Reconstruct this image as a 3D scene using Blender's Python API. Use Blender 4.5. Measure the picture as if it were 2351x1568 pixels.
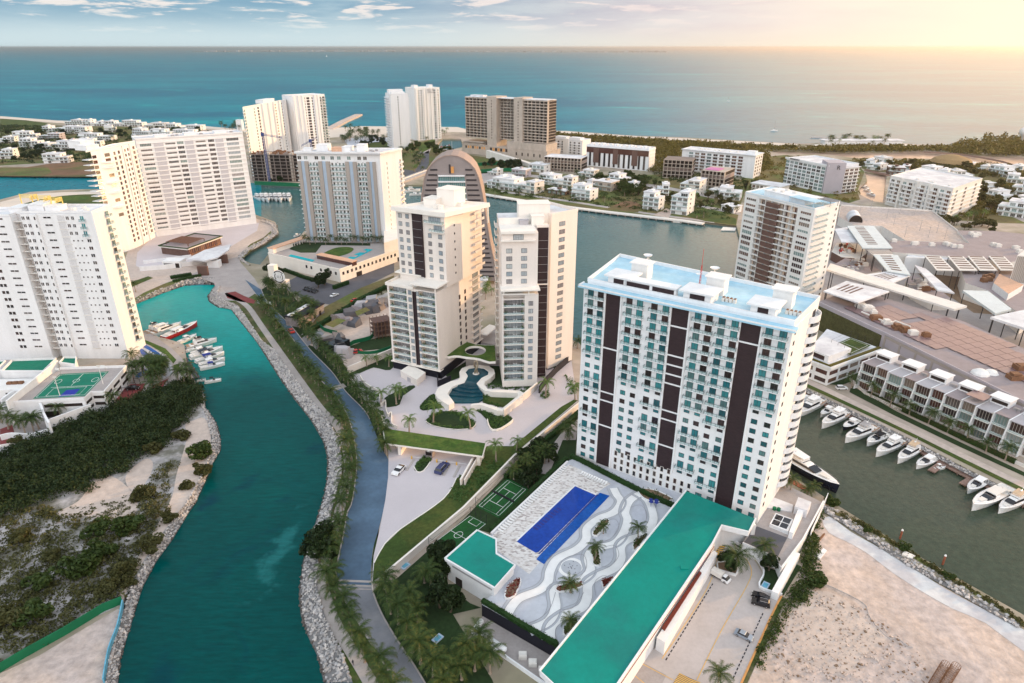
import bpy,bmesh,math,random
import numpy as np
from mathutils import Vector,Matrix,geometry
for o in list(bpy.data.objects):bpy.data.objects.remove(o)
SC=bpy.context.scene;COL=SC.collection
# camera
F,CX,CY,HOR,CH=1530.,1175.5,784.,107.5,140.
PIT=math.atan((CY-HOR)/F);cp,sp=math.cos(PIT),math.sin(PIT)
cd=bpy.data.cameras.new('camera');cam=bpy.data.objects.new('camera',cd);COL.objects.link(cam)
cam.location=(0,0,CH);cam.rotation_euler=(math.pi/2-PIT,0,0)
cd.sensor_width=36;cd.lens=F/2351*36;cd.clip_start=1;cd.clip_end=200000
SC.camera=cam
# light and sky
SUN_EL=math.radians(9.5);SUN_AZ=math.atan2(0.93,0.37)
sdir=Vector((math.sin(SUN_AZ)*math.cos(SUN_EL),math.cos(SUN_AZ)*math.cos(SUN_EL),math.sin(SUN_EL)))
sl=bpy.data.lights.new('sun','SUN');sl.energy=2.2;sl.angle=math.radians(0.6);sl.color=(1,.60,.27)
so=bpy.data.objects.new('sun',sl);COL.objects.link(so);so.rotation_euler=sdir.to_track_quat('Z','Y').to_euler()
so.location=(300,0,300)
SC.view_settings.view_transform='Standard';SC.view_settings.look='None'
SC.view_settings.exposure=.78;SC.view_settings.gamma=1
SC.render.engine='CYCLES'
SC.cycles.max_bounces=6;SC.cycles.diffuse_bounces=3;SC.cycles.glossy_bounces=3;SC.cycles.transparent_max_bounces=8
SC.cycles.use_denoising=True;SC.cycles.caustics_reflective=False;SC.cycles.caustics_refractive=False
wd=bpy.data.worlds.new('World');SC.world=wd;wd.use_nodes=True
nt=wd.node_tree;nt.nodes.clear()
def N(t,ty,**k):
 n=t.nodes.new(ty)
 for a,v in k.items():setattr(n,a,v)
 return n
def mathn(t,op,a,b=None,clamp=False):
 n=N(t,'ShaderNodeMath',operation=op,use_clamp=clamp)
 for i,x in enumerate((a,b)):
  if x is None:continue
  if isinstance(x,(int,float)):n.inputs[i].default_value=x
  else:t.links.new(x,n.inputs[i])
 return n.outputs[0]
def maprange(t,v,a,b,c=0.,d=1.,smooth=True):
 n=N(t,'ShaderNodeMapRange');n.interpolation_type='SMOOTHSTEP' if smooth else 'LINEAR'
 t.links.new(v,n.inputs[0])
 for i,x in enumerate((a,b,c,d)):n.inputs[i+1].default_value=x
 return n.outputs[0]
def mixc(t,f,a,b,mode='MIX'):
 n=N(t,'ShaderNodeMix',data_type='RGBA',blend_type=mode)
 for k,x in((0,f),(6,a),(7,b)):
  if isinstance(x,(int,float)):n.inputs[k].default_value=x
  elif isinstance(x,tuple):n.inputs[k].default_value=(*x,1)if len(x)==3 else x
  else:t.links.new(x,n.inputs[k])
 return n.outputs[2]
def noise(t,vec,scale,detail=4.,rough=.55,dist=0.):
 n=N(t,'ShaderNodeTexNoise');n.inputs['Scale'].default_value=scale;n.inputs['Detail'].default_value=detail
 n.inputs['Roughness'].default_value=rough;n.inputs['Distortion'].default_value=dist
 t.links.new(vec,n.inputs['Vector']);return n.outputs[0]
def mapping(t,vec,sc=(1,1,1),rot=0.,loc=(0,0,0)):
 n=N(t,'ShaderNodeMapping');n.inputs['Scale'].default_value=sc;n.inputs['Rotation'].default_value=(0,0,rot)
 n.inputs['Location'].default_value=loc;t.links.new(vec,n.inputs[0]);return n.outputs[0]
sky=N(nt,'ShaderNodeTexSky',sky_type='NISHITA',sun_disc=False,sun_elevation=SUN_EL,sun_rotation=SUN_AZ,altitude=140,air_density=1.3,dust_density=2.2)
tc=N(nt,'ShaderNodeTexCoord');gen=tc.outputs['Generated']
sx=N(nt,'ShaderNodeSeparateXYZ');nt.links.new(gen,sx.inputs[0])
warm=maprange(nt,sx.outputs[0],-.32,.50)
white=maprange(nt,sx.outputs[0],.22,.62)
cv=mapping(nt,gen,(13,13,95))
c1=noise(nt,cv,1.0,8,.60,.25);c2=noise(nt,mapping(nt,gen,(5,5,38),loc=(3,1,7)),1.0,5,.6,.3)
elev=maprange(nt,sx.outputs[2],.008,.05)
gap=maprange(nt,c1,.53,.63)
deck=mixc(nt,maprange(nt,c2,.38,.62),(.27,.46,.60),(.43,.60,.70))
deck=mixc(nt,gap,deck,(.93,.88,.84))
low=mixc(nt,elev,(.66,.80,.84),deck)
wcl=mixc(nt,maprange(nt,c2,.35,.65),(.90,.72,.72),(1.0,.86,.80))
wcl=mixc(nt,maprange(nt,sx.outputs[2],.0,.035),(1.05,.88,.72),wcl)
lowc=mixc(nt,warm,low,wcl)
lowc=mixc(nt,white,lowc,(1.25,1.08,.82))
bg1=N(nt,'ShaderNodeBackground');nt.links.new(sky.outputs[0],bg1.inputs[0]);bg1.inputs[1].default_value=.15
bg2=N(nt,'ShaderNodeBackground');nt.links.new(lowc,bg2.inputs[0]);bg2.inputs[1].default_value=.56
bg3=N(nt,'ShaderNodeBackground');bg3.inputs[0].default_value=(.84,.91,1.0,1);bg3.inputs[1].default_value=.62
m0=N(nt,'ShaderNodeMixShader');m0.inputs[0].default_value=.7
nt.links.new(bg1.outputs[0],m0.inputs[1]);nt.links.new(bg3.outputs[0],m0.inputs[2])
m1=N(nt,'ShaderNodeMixShader');nt.links.new(maprange(nt,sx.outputs[2],.08,.3),m1.inputs[0])
nt.links.new(bg2.outputs[0],m1.inputs[1]);nt.links.new(m0.outputs[0],m1.inputs[2])
bg4=N(nt,'ShaderNodeBackground');bg4.inputs[0].default_value=(.88,.94,1.0,1);bg4.inputs[1].default_value=1.08  # unseen sky behind the camera, brightened to fill the front walls
m2=N(nt,'ShaderNodeMixShader');nt.links.new(maprange(nt,sx.outputs[1],.15,-.35),m2.inputs[0]);nt.links.new(m1.outputs[0],m2.inputs[1]);nt.links.new(bg4.outputs[0],m2.inputs[2])
bg5=N(nt,'ShaderNodeBackground');bg5.inputs[0].default_value=(1.0,.64,.38,1);bg5.inputs[1].default_value=2.3  # unseen warm sky above right, added so the sea reflects a gold glow
gl=mathn(nt,'MULTIPLY',mathn(nt,'MULTIPLY',maprange(nt,sx.outputs[0],.05,.55),maprange(nt,sx.outputs[0],.92,.68)),mathn(nt,'MULTIPLY',maprange(nt,sx.outputs[2],.6,.2),maprange(nt,sx.outputs[2],.06,.13)));m3=N(nt,'ShaderNodeMixShader');nt.links.new(gl,m3.inputs[0])
bg6=N(nt,'ShaderNodeBackground');bg6.inputs[0].default_value=(.30,.58,.74,1);bg6.inputs[1].default_value=.30  # unseen darker teal sky above left, added to keep sea reflections saturated
gb=mathn(nt,'MULTIPLY',mathn(nt,'MULTIPLY',maprange(nt,sx.outputs[1],.1,.5),maprange(nt,sx.outputs[0],.35,-.1)),mathn(nt,'MULTIPLY',maprange(nt,sx.outputs[2],.6,.25),maprange(nt,sx.outputs[2],.06,.13)));m4=N(nt,'ShaderNodeMixShader');nt.links.new(gb,m4.inputs[0]);nt.links.new(m2.outputs[0],m4.inputs[1]);nt.links.new(bg6.outputs[0],m4.inputs[2])
nt.links.new(m4.outputs[0],m3.inputs[1]);nt.links.new(bg5.outputs[0],m3.inputs[2])
wo=N(nt,'ShaderNodeOutputWorld');nt.links.new(m3.outputs[0],wo.inputs[0])
# survey helpers: photo pixel + height -> point in the place
def ray(u,v):
 x=(u-CX)/F;y=-(v-CY)/F
 return x,cp+y*sp,-sp+y*cp
def G(u,v,z=0.):
 d=ray(u,v);t=(z-CH)/d[2];return Vector((d[0]*t,d[1]*t,z))
def W(pts,z):return[G(p[0],p[1],p[2]if len(p)>2 else z)for p in pts]
def V3(p,z):return Vector((p[0],p[1],z))
def smooth(pts,n=4,closed=False):
 out=[];m=len(pts)
 for i in range(m if closed else m-1):
  g=(lambda k:pts[k%m])if closed else(lambda k:pts[min(max(k,0),m-1)])
  p0,p1,p2,p3=g(i-1),g(i),g(i+1),g(i+2)
  for j in range(n):
   t=j/n
   out.append(tuple(.5*(2*b+(c-a)*t+(2*a-5*b+4*c-d)*t*t+(3*b-a-3*c+d)*t**3)for a,b,c,d in zip(p0,p1,p2,p3)))
 if not closed:out.append(tuple(pts[-1]))
 return out
 # mesh builder
class MB:
 def __init__(s):s.v=[];s.f=[];s.m=[]
 def quad(s,a,b,c,d,m=0):
  i=len(s.v);s.v+=[tuple(a),tuple(b),tuple(c),tuple(d)];s.f.append((i,i+1,i+2,i+3));s.m.append(m)
 def tri(s,a,b,c,m=0):
  i=len(s.v);s.v+=[tuple(a),tuple(b),tuple(c)];s.f.append((i,i+1,i+2));s.m.append(m)
 def hexa(s,p,m=0,skip=()):
  i=len(s.v);s.v+=[tuple(q)for q in p]
  for k,f in enumerate(((0,3,2,1),(4,5,6,7),(0,1,5,4),(1,2,6,5),(2,3,7,6),(3,0,4,7))):
   if k in skip:continue
   s.f.append(tuple(i+j for j in f));s.m.append(m)
 def box(s,x0,x1,y0,y1,z0,z1,m=0,fr=None):
  p=[(x0,y0,z0),(x1,y0,z0),(x1,y1,z0),(x0,y1,z0),(x0,y0,z1),(x1,y0,z1),(x1,y1,z1),(x0,y1,z1)]
  s.hexa([fr.w(*q)for q in p]if fr else p,m)
 def prism(s,poly,z0,z1,m=0,mt=None,bottom=False):
  n=len(poly);i=len(s.v)
  s.v+=[(p[0],p[1],z0)for p in poly]+[(p[0],p[1],z1+(p[2]if len(p)>2 and 0 else 0))for p in poly]
  for k in range(n):
   j=(k+1)%n;s.f.append((i+k,i+j,i+n+j,i+n+k));s.m.append(m)
  s.cap([(p[0],p[1],z1)for p in poly],m if mt is None else mt)
 def cap(s,pts,m=0,holes=()):
  loops=[[Vector(p)for p in pts]]+[[Vector(p)for p in h]for h in holes]
  i=len(s.v);s.v+=[tuple(p)for l in loops for p in l]
  flat=[[Vector((p.x,p.y,0))for p in l]for l in loops]
  for t in geometry.tessellate_polygon(flat):
   s.f.append(tuple(i+k for k in t));s.m.append(m)
 def strip(s,a,b,m=0):
  for k in range(len(a)-1):s.quad(a[k],b[k],b[k+1],a[k+1],m)
 def wallline(s,pts,th,z0,z1,m=0):
  n=len(pts);nor=[]
  for k in range(n):
   a=pts[max(k-1,0)];b=pts[min(k+1,n-1)];dx,dy=b[0]-a[0],b[1]-a[1];l=math.hypot(dx,dy)or 1
   nor.append((-dy/l*th/2,dx/l*th/2))
  for k in range(n-1):
   q=[]
   for(zz)in(z0,z1):
    for kk,sg in((k,1),(k+1,1),(k+1,-1),(k,-1)):
     p=pts[kk];base=p[2]if len(p)>2 else 0
     q.append((p[0]+sg*nor[kk][0],p[1]+sg*nor[kk][1],base+zz))
   s.hexa(q,m)
 def tube(s,path,r,n=6,m=0,capend=True):
  rs=r if isinstance(r,(list,tuple))else[r]*len(path);path=[Vector(p)for p in path];rings=[]
  for k,p in enumerate(path):
   t=(path[min(k+1,len(path)-1)]-path[max(k-1,0)]).normalized()
   a=t.orthogonal().normalized()if k==0 else(rings_a-t*rings_a.dot(t)).normalized()
   rings_a=a;b=t.cross(a);i=len(s.v)
   for j in range(n):
    an=2*math.pi*j/n;s.v.append(tuple(p+(a*math.cos(an)+b*math.sin(an))*rs[k]))
   rings.append(i)
  for k in range(len(path)-1):
   for j in range(n):
    j2=(j+1)%n;s.f.append((rings[k]+j,rings[k]+j2,rings[k+1]+j2,rings[k+1]+j));s.m.append(m)
  if capend:
   s.f.append(tuple(rings[0]+j for j in range(n))[::-1]);s.m.append(m);s.f.append(tuple(rings[-1]+j for j in range(n)));s.m.append(m)
 def lathe(s,prof,c=(0,0,0),n=12,m=0):
  i=len(s.v)
  for r,z in prof:
   for j in range(n):
    a=2*math.pi*j/n;s.v.append((c[0]+r*math.cos(a),c[1]+r*math.sin(a),c[2]+z))
  for k in range(len(prof)-1):
   for j in range(n):
    j2=(j+1)%n;s.f.append((i+k*n+j,i+k*n+j2,i+(k+1)*n+j2,i+(k+1)*n+j));s.m.append(m)
 def add(s,o,M=None,moff=0):
  i=len(s.v);s.v+=[tuple(M@Vector(v))for v in o.v]if M is not None else o.v
  s.f+=[tuple(k+i for k in f)for f in o.f];s.m+=[k+moff for k in o.m]
 def addnp(s,verts,nper,m=0):
  i=len(s.v);s.v+=[tuple(v)for v in verts.tolist()];k=len(verts)//nper
  s.f+=[tuple(range(i+j*nper,i+j*nper+nper))for j in range(k)];s.m+=[m]*k
 def mesh(s,name,mats,sm=False,off=None):
  me=bpy.data.meshes.new(name)
  v=s.v if off is None else(np.array(s.v,dtype=float)-np.array(off)).tolist()
  me.from_pydata(v,[],s.f)
  for x in(mats if isinstance(mats,(list,tuple))else[mats]):me.materials.append(x)
  if any(s.m):me.polygons.foreach_set('material_index',s.m)
  if sm:me.polygons.foreach_set('use_smooth',[True]*len(s.f))
  me.update();return me
 def build(s,name,mats,parent=None,kind=None,sm=False):
  off=wloc(parent)if parent is not None else None
  o=bpy.data.objects.new(name,s.mesh(name,mats,sm,off));COL.objects.link(o)
  if parent is not None:o.parent=parent
  if kind:o['kind']=kind
  return o
def wloc(o):
 v=Vector((0,0,0))
 while o is not None:v=v+o.location;o=o.parent
 return v
class Fr:
 def __init__(s,p0,p1):
  s.o=Vector((p0[0],p0[1]));d=Vector((p1[0]-p0[0],p1[1]-p0[1]));s.L=d.length;s.e=d.normalized()
  s.n=Vector((s.e.y,-s.e.x));s.a=math.atan2(s.e.y,s.e.x)
 def w(s,t,d,z):p=s.o+s.e*t+s.n*d;return(p.x,p.y,z)
 def on(s,u,v,d=0.):
  r=ray(u,v);q=s.o+s.n*d
  t=(s.n.x*q.x+s.n.y*q.y)/(s.n.x*r[0]+s.n.y*r[1]);x=Vector((r[0]*t,r[1]*t))
  return(x-s.o).dot(s.e),CH+r[2]*t
 def sub(s,a,b,d=0.):p=s.w(a,d,0);q=s.w(b,d,0);return Fr(p,q)
def empty(name,loc,label=None,cat=None,group=None,rz=0):
 o=bpy.data.objects.new(name,None);o.empty_display_size=1;COL.objects.link(o);o.location=loc;o.rotation_euler=(0,0,rz)
 if label:tag(o,label,cat,group)
 return o
def tag(o,label,cat,group=None):
 o['label']=label;o['category']=cat
 if group:o['group']=group
 return o
def struct(name,mb,m,sm=False):return mb.build(name,m,None,'structure',sm)
def sheet(name,pts,z,m,sm=0,kind='structure'):
 b=MB();b.cap(W(smooth(pts,sm,True)if sm else pts,z));return b.build(name,m,None,kind)
REG={};PROTO={}
def rep(root,name,key,mk,mats,pos,ang,sub=None):
 PROTO.setdefault(key,(mk,mats,sub));REG.setdefault(root.name,{}).setdefault(name,[]).append((key,Vector(pos),ang))
MESH={}
def pmesh(key,name):
 if key not in MESH:
  mk,mats,sub=PROTO[key];b=mk();MESH[key]=(b,b.mesh(name,mats),sub and(sub[0],sub[1]().mesh(sub[0],sub[2])))
 return MESH[key]
def flush(most=92):
 C0=Vector((0,0,CH))
 for rn,d in REG.items():
  root=bpy.data.objects[rn];rl=wloc(root)
  for name,L in d.items():
   L.sort(key=lambda x:(x[1]-C0).length)
   for key,pos,a in L[:most]:
    b,me,sub=pmesh(key,name)
    o=bpy.data.objects.new(name,me);COL.objects.link(o);o.parent=root;o.location=pos-rl;o.rotation_euler=(0,0,a)
    if sub:
     c=bpy.data.objects.new(sub[0],sub[1]);COL.objects.link(c);c.parent=o
   if len(L)>most:
    mb=MB();mats=[]
    for key,pos,a in L[most:]:
     b,me,sub=pmesh(key,name);ms=list(PROTO[key][1])if isinstance(PROTO[key][1],(list,tuple))else[PROTO[key][1]]
     if sub:ms=ms+[PROTO[key][2][2]]
     M=Matrix.Translation(pos)@Matrix.Rotation(a,4,'Z')
     bb=MB();bb.add(b)
     if sub:bb.add(PROTO[key][2][1](),None,len(ms)-1)
     rm=[]
     for x in ms:
      if x not in mats:mats.append(x)
      rm.append(mats.index(x))
     bb.m=[rm[k]for k in bb.m];mb.add(bb,M)
    mb.build(name,mats,root,'stuff')
 REG.clear()
 # materials
def newmat(name):
 m=bpy.data.materials.new(name);m.use_nodes=True;t=m.node_tree
 return m,t,t.nodes['Principled BSDF']
def pos(t):return N(t,'ShaderNodeNewGeometry').outputs['Position']
def mat(name,col,rough=.8,var=.10,scale=.25,sc=(1,1,1),spec=.3,metal=0.,fine=None,bump=0.,bscale=3.,tint=None):
 m,t,p=newmat(name);P=pos(t)
 n=noise(t,mapping(t,P,sc),scale,5,.6)
 f=maprange(t,n,.25,.75,1-var,1+var,False)
 if fine:
  f2=maprange(t,noise(t,P,fine[0],3,.6),.3,.7,1-fine[1],1+fine[1],False);f=mathn(t,'MULTIPLY',f,f2)
 vm=N(t,'ShaderNodeVectorMath',operation='SCALE');t.links.new(f,vm.inputs['Scale'])
 if tint:
  c=mixc(t,maprange(t,noise(t,P,tint[1],4,.6),.4,.62),col,tint[0]);t.links.new(c,vm.inputs[0])
 else:vm.inputs[0].default_value=col
 t.links.new(vm.outputs[0],p.inputs['Base Color'])
 p.inputs['Roughness'].default_value=rough;p.inputs['Specular IOR Level'].default_value=spec;p.inputs['Metallic'].default_value=metal
 if bump:
  b=N(t,'ShaderNodeBump');b.inputs['Strength'].default_value=bump;b.inputs['Distance'].default_value=.3
  t.links.new(noise(t,P,bscale,4,.6),b.inputs['Height']);t.links.new(b.outputs[0],p.inputs['Normal'])
 return m
def rnd(t,k=1):
 a=N(t,'ShaderNodeObjectInfo').outputs['Random'];b=N(t,'ShaderNodeNewGeometry').outputs['Random Per Island']
 return mathn(t,'FRACT',mathn(t,'ADD',mathn(t,'MULTIPLY',a,7.31*k),mathn(t,'MULTIPLY',b,3.17*k)))
def glass(name,cols,rough=.12,spec=.6):
 m,t,p=newmat(name);r=N(t,'ShaderNodeValToRGB');r.color_ramp.interpolation='CONSTANT'
 e=r.color_ramp.elements;n=len(cols)
 while len(e)<n:e.new(.5)
 for i,c in enumerate(cols):e[i].position=i/n;e[i].color=(*c,1)
 t.links.new(rnd(t),r.inputs[0])
 P=pos(t);f=maprange(t,noise(t,mapping(t,P,(2.2,2.2,.15)),1.5,2),.3,.7,.72,1.2,False)
 vm=N(t,'ShaderNodeVectorMath',operation='SCALE');t.links.new(f,vm.inputs['Scale']);t.links.new(r.outputs[0],vm.inputs[0])
 t.links.new(vm.outputs[0],p.inputs['Base Color']);p.inputs['Roughness'].default_value=rough;p.inputs['Specular IOR Level'].default_value=spec
 return m
def leaf(name,cols,rough=.6,trans=.25,clump=.12):
 m,t,p=newmat(name);r=N(t,'ShaderNodeValToRGB');e=r.color_ramp.elements;n=len(cols)
 while len(e)<n:e.new(.5)
 for i,c in enumerate(cols):e[i].position=i/(n-1);e[i].color=(*c,1)
 b=N(t,'ShaderNodeNewGeometry').outputs['Random Per Island']
 k=mathn(t,'ADD',mathn(t,'MULTIPLY',b,.45),mathn(t,'MULTIPLY',noise(t,pos(t),clump,3),.62),True)
 t.links.new(k,r.inputs[0]);t.links.new(r.outputs[0],p.inputs['Base Color'])
 p.inputs['Roughness'].default_value=rough;p.inputs['Specular IOR Level'].default_value=.25
 tr=N(t,'ShaderNodeBsdfTranslucent');t.links.new(r.outputs[0],tr.inputs[0]);mx=N(t,'ShaderNodeMixShader');mx.inputs[0].default_value=trans
 t.links.new(p.outputs[0],mx.inputs[1]);t.links.new(tr.outputs[0],mx.inputs[2]);t.links.new(mx.outputs[0],t.nodes['Material Output'].inputs[0])
 return m
def water(name,c1,c2,s=.01,sc=(1,1,1),rough=.12,wave=.5,wscale=.6,spec=.5,wsc=(1,1,1),c3=None,bd=.12,grad=None,plume=None):
 m,t,p=newmat(name);P=pos(t)
 n=noise(t,mapping(t,P,sc),s,5,.6,.4);c=mixc(t,maprange(t,n,.35,.68),c1,c2)
 if c3:
  n3=noise(t,mapping(t,P,sc,loc=(55,31,0)),s*2.3,4,.65,1.);c=mixc(t,maprange(t,n3,.56,.72),c,c3)
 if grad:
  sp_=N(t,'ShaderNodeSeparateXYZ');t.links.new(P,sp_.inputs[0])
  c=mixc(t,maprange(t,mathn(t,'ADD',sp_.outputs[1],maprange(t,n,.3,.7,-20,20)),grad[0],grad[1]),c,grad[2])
 if plume:
  q=mapping(t,P,(1/plume[2],1/plume[3],0),loc=(-plume[0]/plume[2],-plume[1]/plume[3],0));vl=N(t,'ShaderNodeVectorMath',operation='LENGTH');t.links.new(q,vl.inputs[0]);c=mixc(t,maprange(t,mathn(t,'ADD',vl.outputs['Value'],maprange(t,noise(t,P,.12,4),.3,.7,-.5,.5)),.95,.2),c,plume[4])
 fine=maprange(t,noise(t,mapping(t,P,wsc),wscale*.6,3,.7),.35,.65,.84,1.16,False)
 vm=N(t,'ShaderNodeVectorMath',operation='SCALE');t.links.new(fine,vm.inputs['Scale']);t.links.new(c,vm.inputs[0])
 t.links.new(vm.outputs[0],p.inputs['Base Color']);p.inputs['Roughness'].default_value=rough
 p.inputs['IOR'].default_value=1.33;p.inputs['Specular IOR Level'].default_value=spec
 b=N(t,'ShaderNodeBump');b.inputs['Strength'].default_value=wave;b.inputs['Distance'].default_value=bd
 h=mathn(t,'ADD',noise(t,mapping(t,P,wsc),wscale,4,.65),mathn(t,'MULTIPLY',noise(t,mapping(t,P,wsc),wscale*.23,3,.6),1.5))
 t.links.new(h,b.inputs['Height']);t.links.new(b.outputs[0],p.inputs['Normal'])
 return m
M={}
ST=(1,1,.12)
M['white']=mat('white_plaster',(.75,.755,.765),.75,.07,.35,ST,fine=(1.6,.03))
M['white2']=mat('white_render',(.76,.75,.735),.75,.08,.3,ST,fine=(2.2,.03))
M['offwhite']=mat('offwhite_plaster',(.70,.67,.63),.8,.09,.3,ST,fine=(1.8,.04))
M['cream']=mat('cream_plaster',(.76,.69,.635),.8,.05,.25,ST,fine=(1.4,.025))
M['creamlight']=mat('light_cream_plaster',(.80,.75,.69),.8,.05,.25,ST)
M['taupe']=mat('taupe_plaster',(.36,.32,.29),.8,.07,.3,ST)
M['grey']=mat('grey_plaster',(.42,.40,.42),.8,.07,.3,ST)
M['bluegrey']=mat('blue_grey_strip',(.40,.50,.62),.6,.06)
M['archgrey']=mat('arch_cladding',(.27,.235,.23),.7,.08,.3)
M['darkslat']=mat('dark_slat',(.035,.03,.035),.6)
M['lav']=mat('lavender_wall',(.42,.385,.42),.8,.06,.2)
M['dark']=mat('dark_brown_cladding',(.030,.017,.020),.6,.25,.6,(1,1,3),fine=(4,.15))
M['brown']=mat('brown_cladding',(.13,.075,.062),.7,.15,.5)
M['black']=mat('black_wall',(.010,.010,.018),.6,.2)
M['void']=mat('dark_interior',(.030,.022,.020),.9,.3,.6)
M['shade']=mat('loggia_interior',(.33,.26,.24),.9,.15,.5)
M['conc']=mat('raw_concrete',(.44,.38,.33),.9,.18,.18,(1,1,.5),fine=(1.2,.08))
M['concd']=mat('dark_concrete',(.22,.18,.16),.9,.2,.2)
M['roofw']=mat('white_roof_membrane',(.70,.71,.73),.7,.10,.12,fine=(.6,.05),tint=((.56,.56,.59),.09))
M['roofp']=mat('pale_shade_roof',(.56,.62,.64),.6,.08,.12,fine=(.5,.05))
M['roofb']=mat('pale_blue_roof',(.33,.56,.70),.6,.12,.12,fine=(.5,.06),tint=((.42,.62,.73),.15))
M['roofg']=mat('grey_roof',(.30,.255,.262),.85,.12,.1,fine=(.5,.06))
M['teal']=mat('teal_roof_paint',(.0,.225,.18),.55,.12,.10,fine=(.9,.06),tint=((.006,.185,.16),.06))
M['tealcourt']=mat('green_court',(.0,.16,.10),.7,.12,.3)
M['bluecourt']=mat('blue_court',(.015,.03,.30),.7,.1)
M['turf']=mat('court_turf',(.012,.085,.02),.9,.2,.2,fine=(1.5,.15))
M['terracotta']=mat('terracotta_roof',(.62,.38,.26),.8,.15,.5,fine=(2,.1))
M['asphaltb']=mat('shade_blue_asphalt',(.066,.115,.18),.75,.25,.06,fine=(.8,.07),tint=((.085,.15,.23),.05),spec=.4)  # upper road surface; the blue tint of shade is put into its colour
M['asphalt']=mat('grey_asphalt',(.21,.22,.25),.85,.16,.07,fine=(1.2,.06),tint=((.28,.28,.30),.06))
M['asphaltd']=mat('dark_asphalt',(.10,.10,.115),.85,.2,.1)
M['pave']=mat('pale_paving',(.36,.325,.315),.85,.12,.2,fine=(1.6,.06))
M['path']=mat('footpath_concrete',(.40,.365,.35),.9,.16,.2,fine=(1.4,.08))
M['drive']=mat('lavender_paving',(.53,.49,.515),.75,.06,.08,fine=(1.5,.025))
M['deckw']=mat('white_deck',(.50,.52,.57),.8,.10,.15,fine=(.9,.05),tint=((.44,.46,.52),.12))
M['deckg']=mat('grey_deck_band',(.42,.44,.48),.8,.08,.3)
M['joint']=mat('grey_joint',(.27,.265,.29),.8,.1)
M['line']=mat('dark_joint',(.14,.13,.15),.8,.1)
M['park']=mat('car_park_concrete',(.44,.395,.375),.85,.10,.12,fine=(1.0,.05),tint=((.44,.40,.39),.06))
M['redpave']=mat('red_paving',(.20,.045,.045),.85,.2,.3,fine=(2,.1))
M['mark']=mat('white_paint',(.75,.75,.75),.7,.1)
M['yellow']=mat('yellow_paint',(.70,.42,.08),.7,.12)
M['orange']=mat('orange_strip',(.62,.30,.10),.8,.15)
M['sand']=mat('pale_sand',(.48,.40,.355),.95,.10,.05,fine=(.5,.12),tint=((.53,.44,.385),.035),bump=.5,bscale=.8)
M['lot']=mat('sandy_lot',(.53,.42,.355),.95,.16,.05,(1,.35,1),fine=(.45,.22),tint=((.47,.395,.365),.05),bump=.7,bscale=1.1)
M['lotgrey']=mat('grey_gravel',(.50,.49,.51),.95,.1,.1,fine=(.7,.06),tint=((.60,.60,.60),.1))
M['scrubsoil']=mat('grey_scrub_soil',(.40,.38,.385),.95,.2,.1,fine=(.6,.2),tint=((.16,.155,.13),.11),bump=.6,bscale=1.)
M['soil']=mat('brown_soil',(.22,.15,.10),.95,.2,.15,fine=(.8,.15))
M['land']=mat('land_ground',(.40,.335,.285),.95,.22,.02,fine=(.12,.15),tint=((.24,.22,.15),.014))
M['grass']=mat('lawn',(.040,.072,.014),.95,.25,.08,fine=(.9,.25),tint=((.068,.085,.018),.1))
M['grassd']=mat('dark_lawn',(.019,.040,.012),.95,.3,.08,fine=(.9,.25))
M['grassr']=mat('bright_roof_lawn',(.042,.092,.014),.95,.3,.35,fine=(1.2,.25),tint=((.075,.115,.022),.22))
M['verge']=mat('verge_grass',(.05,.082,.018),.95,.3,.1,fine=(.7,.25),tint=((.11,.10,.05),.12))
M['drygrass']=mat('dry_grass',(.15,.12,.05),.95,.3,.06,fine=(.4,.2),tint=((.09,.115,.03),.03))
M['brownfield']=mat('brown_field',(.19,.105,.06),.95,.25,.03,tint=((.10,.10,.035),.02))
M['beach']=mat('beach_sand',(.62,.55,.48),.95,.06,.05)
M['rock']=mat('riprap_rock',(.36,.35,.355),.9,.45,.8,fine=(.25,.2),tint=((.52,.48,.45),.9))
M['rockw']=mat('wet_rock',(.10,.085,.075),.6,.4,.6)
M['rockbase']=mat('riprap_base',(.17,.165,.165),.95,.3,.5)
M['wood']=mat('dock_timber',(.26,.17,.14),.85,.2,.5,fine=(2,.15))
M['woodd']=mat('dark_dock',(.10,.095,.12),.85,.2,.3)
M['redwood']=mat('red_timber',(.30,.10,.055),.8,.2,.5)
M['solar']=mat('solar_panel',(.21,.135,.14),.35,.15,.4,spec=.6)
M['metal']=mat('grey_metal',(.36,.35,.36),.5,.15,.4,metal=.3)
M['darkmetal']=mat('dark_metal',(.03,.03,.035),.5,.1)
M['bluemetal']=mat('blue_steel',(.03,.06,.20),.5,.1)
M['rust']=mat('rusty_steel',(.20,.10,.055),.8,.25,1.)
M['greenfence']=mat('green_hoarding',(.005,.13,.055),.7,.15,.2)
M['bluetarp']=mat('blue_tarp',(.12,.36,.50),.6,.3,.6)
M['lattice']=mat('lattice_block',(.48,.48,.52),.8,.05)
M['fabric']=mat('cushion_white',(.72,.71,.70),.9,.05)
M['yellowm']=mat('yellow_frame',(.72,.56,.16),.6,.08)
M['thatch']=mat('thatch',(.30,.20,.10),.95,.2,.6)
M['pink']=mat('pink_roof_sheet',(.58,.22,.42),.7,.15,.4)
M['stone']=mat('stone_wall',(.26,.23,.23),.9,.3,.5,fine=(1.5,.2))
M['bark']=mat('palm_bark',(.30,.24,.19),.9,.2,1.)
M['barkd']=mat('tree_bark',(.12,.09,.065),.9,.2,1.)
M['gel']=mat('white_gelcoat',(.80,.80,.80),.25,.04,spec=.5)
M['gelred']=mat('red_gelcoat',(.34,.02,.02),.25,.05,spec=.5)
M['gelnavy']=mat('navy_gelcoat',(.012,.014,.03),.25,.05,spec=.5)
M['canvasblue']=mat('blue_canvas',(.02,.035,.22),.8,.1)
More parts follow.
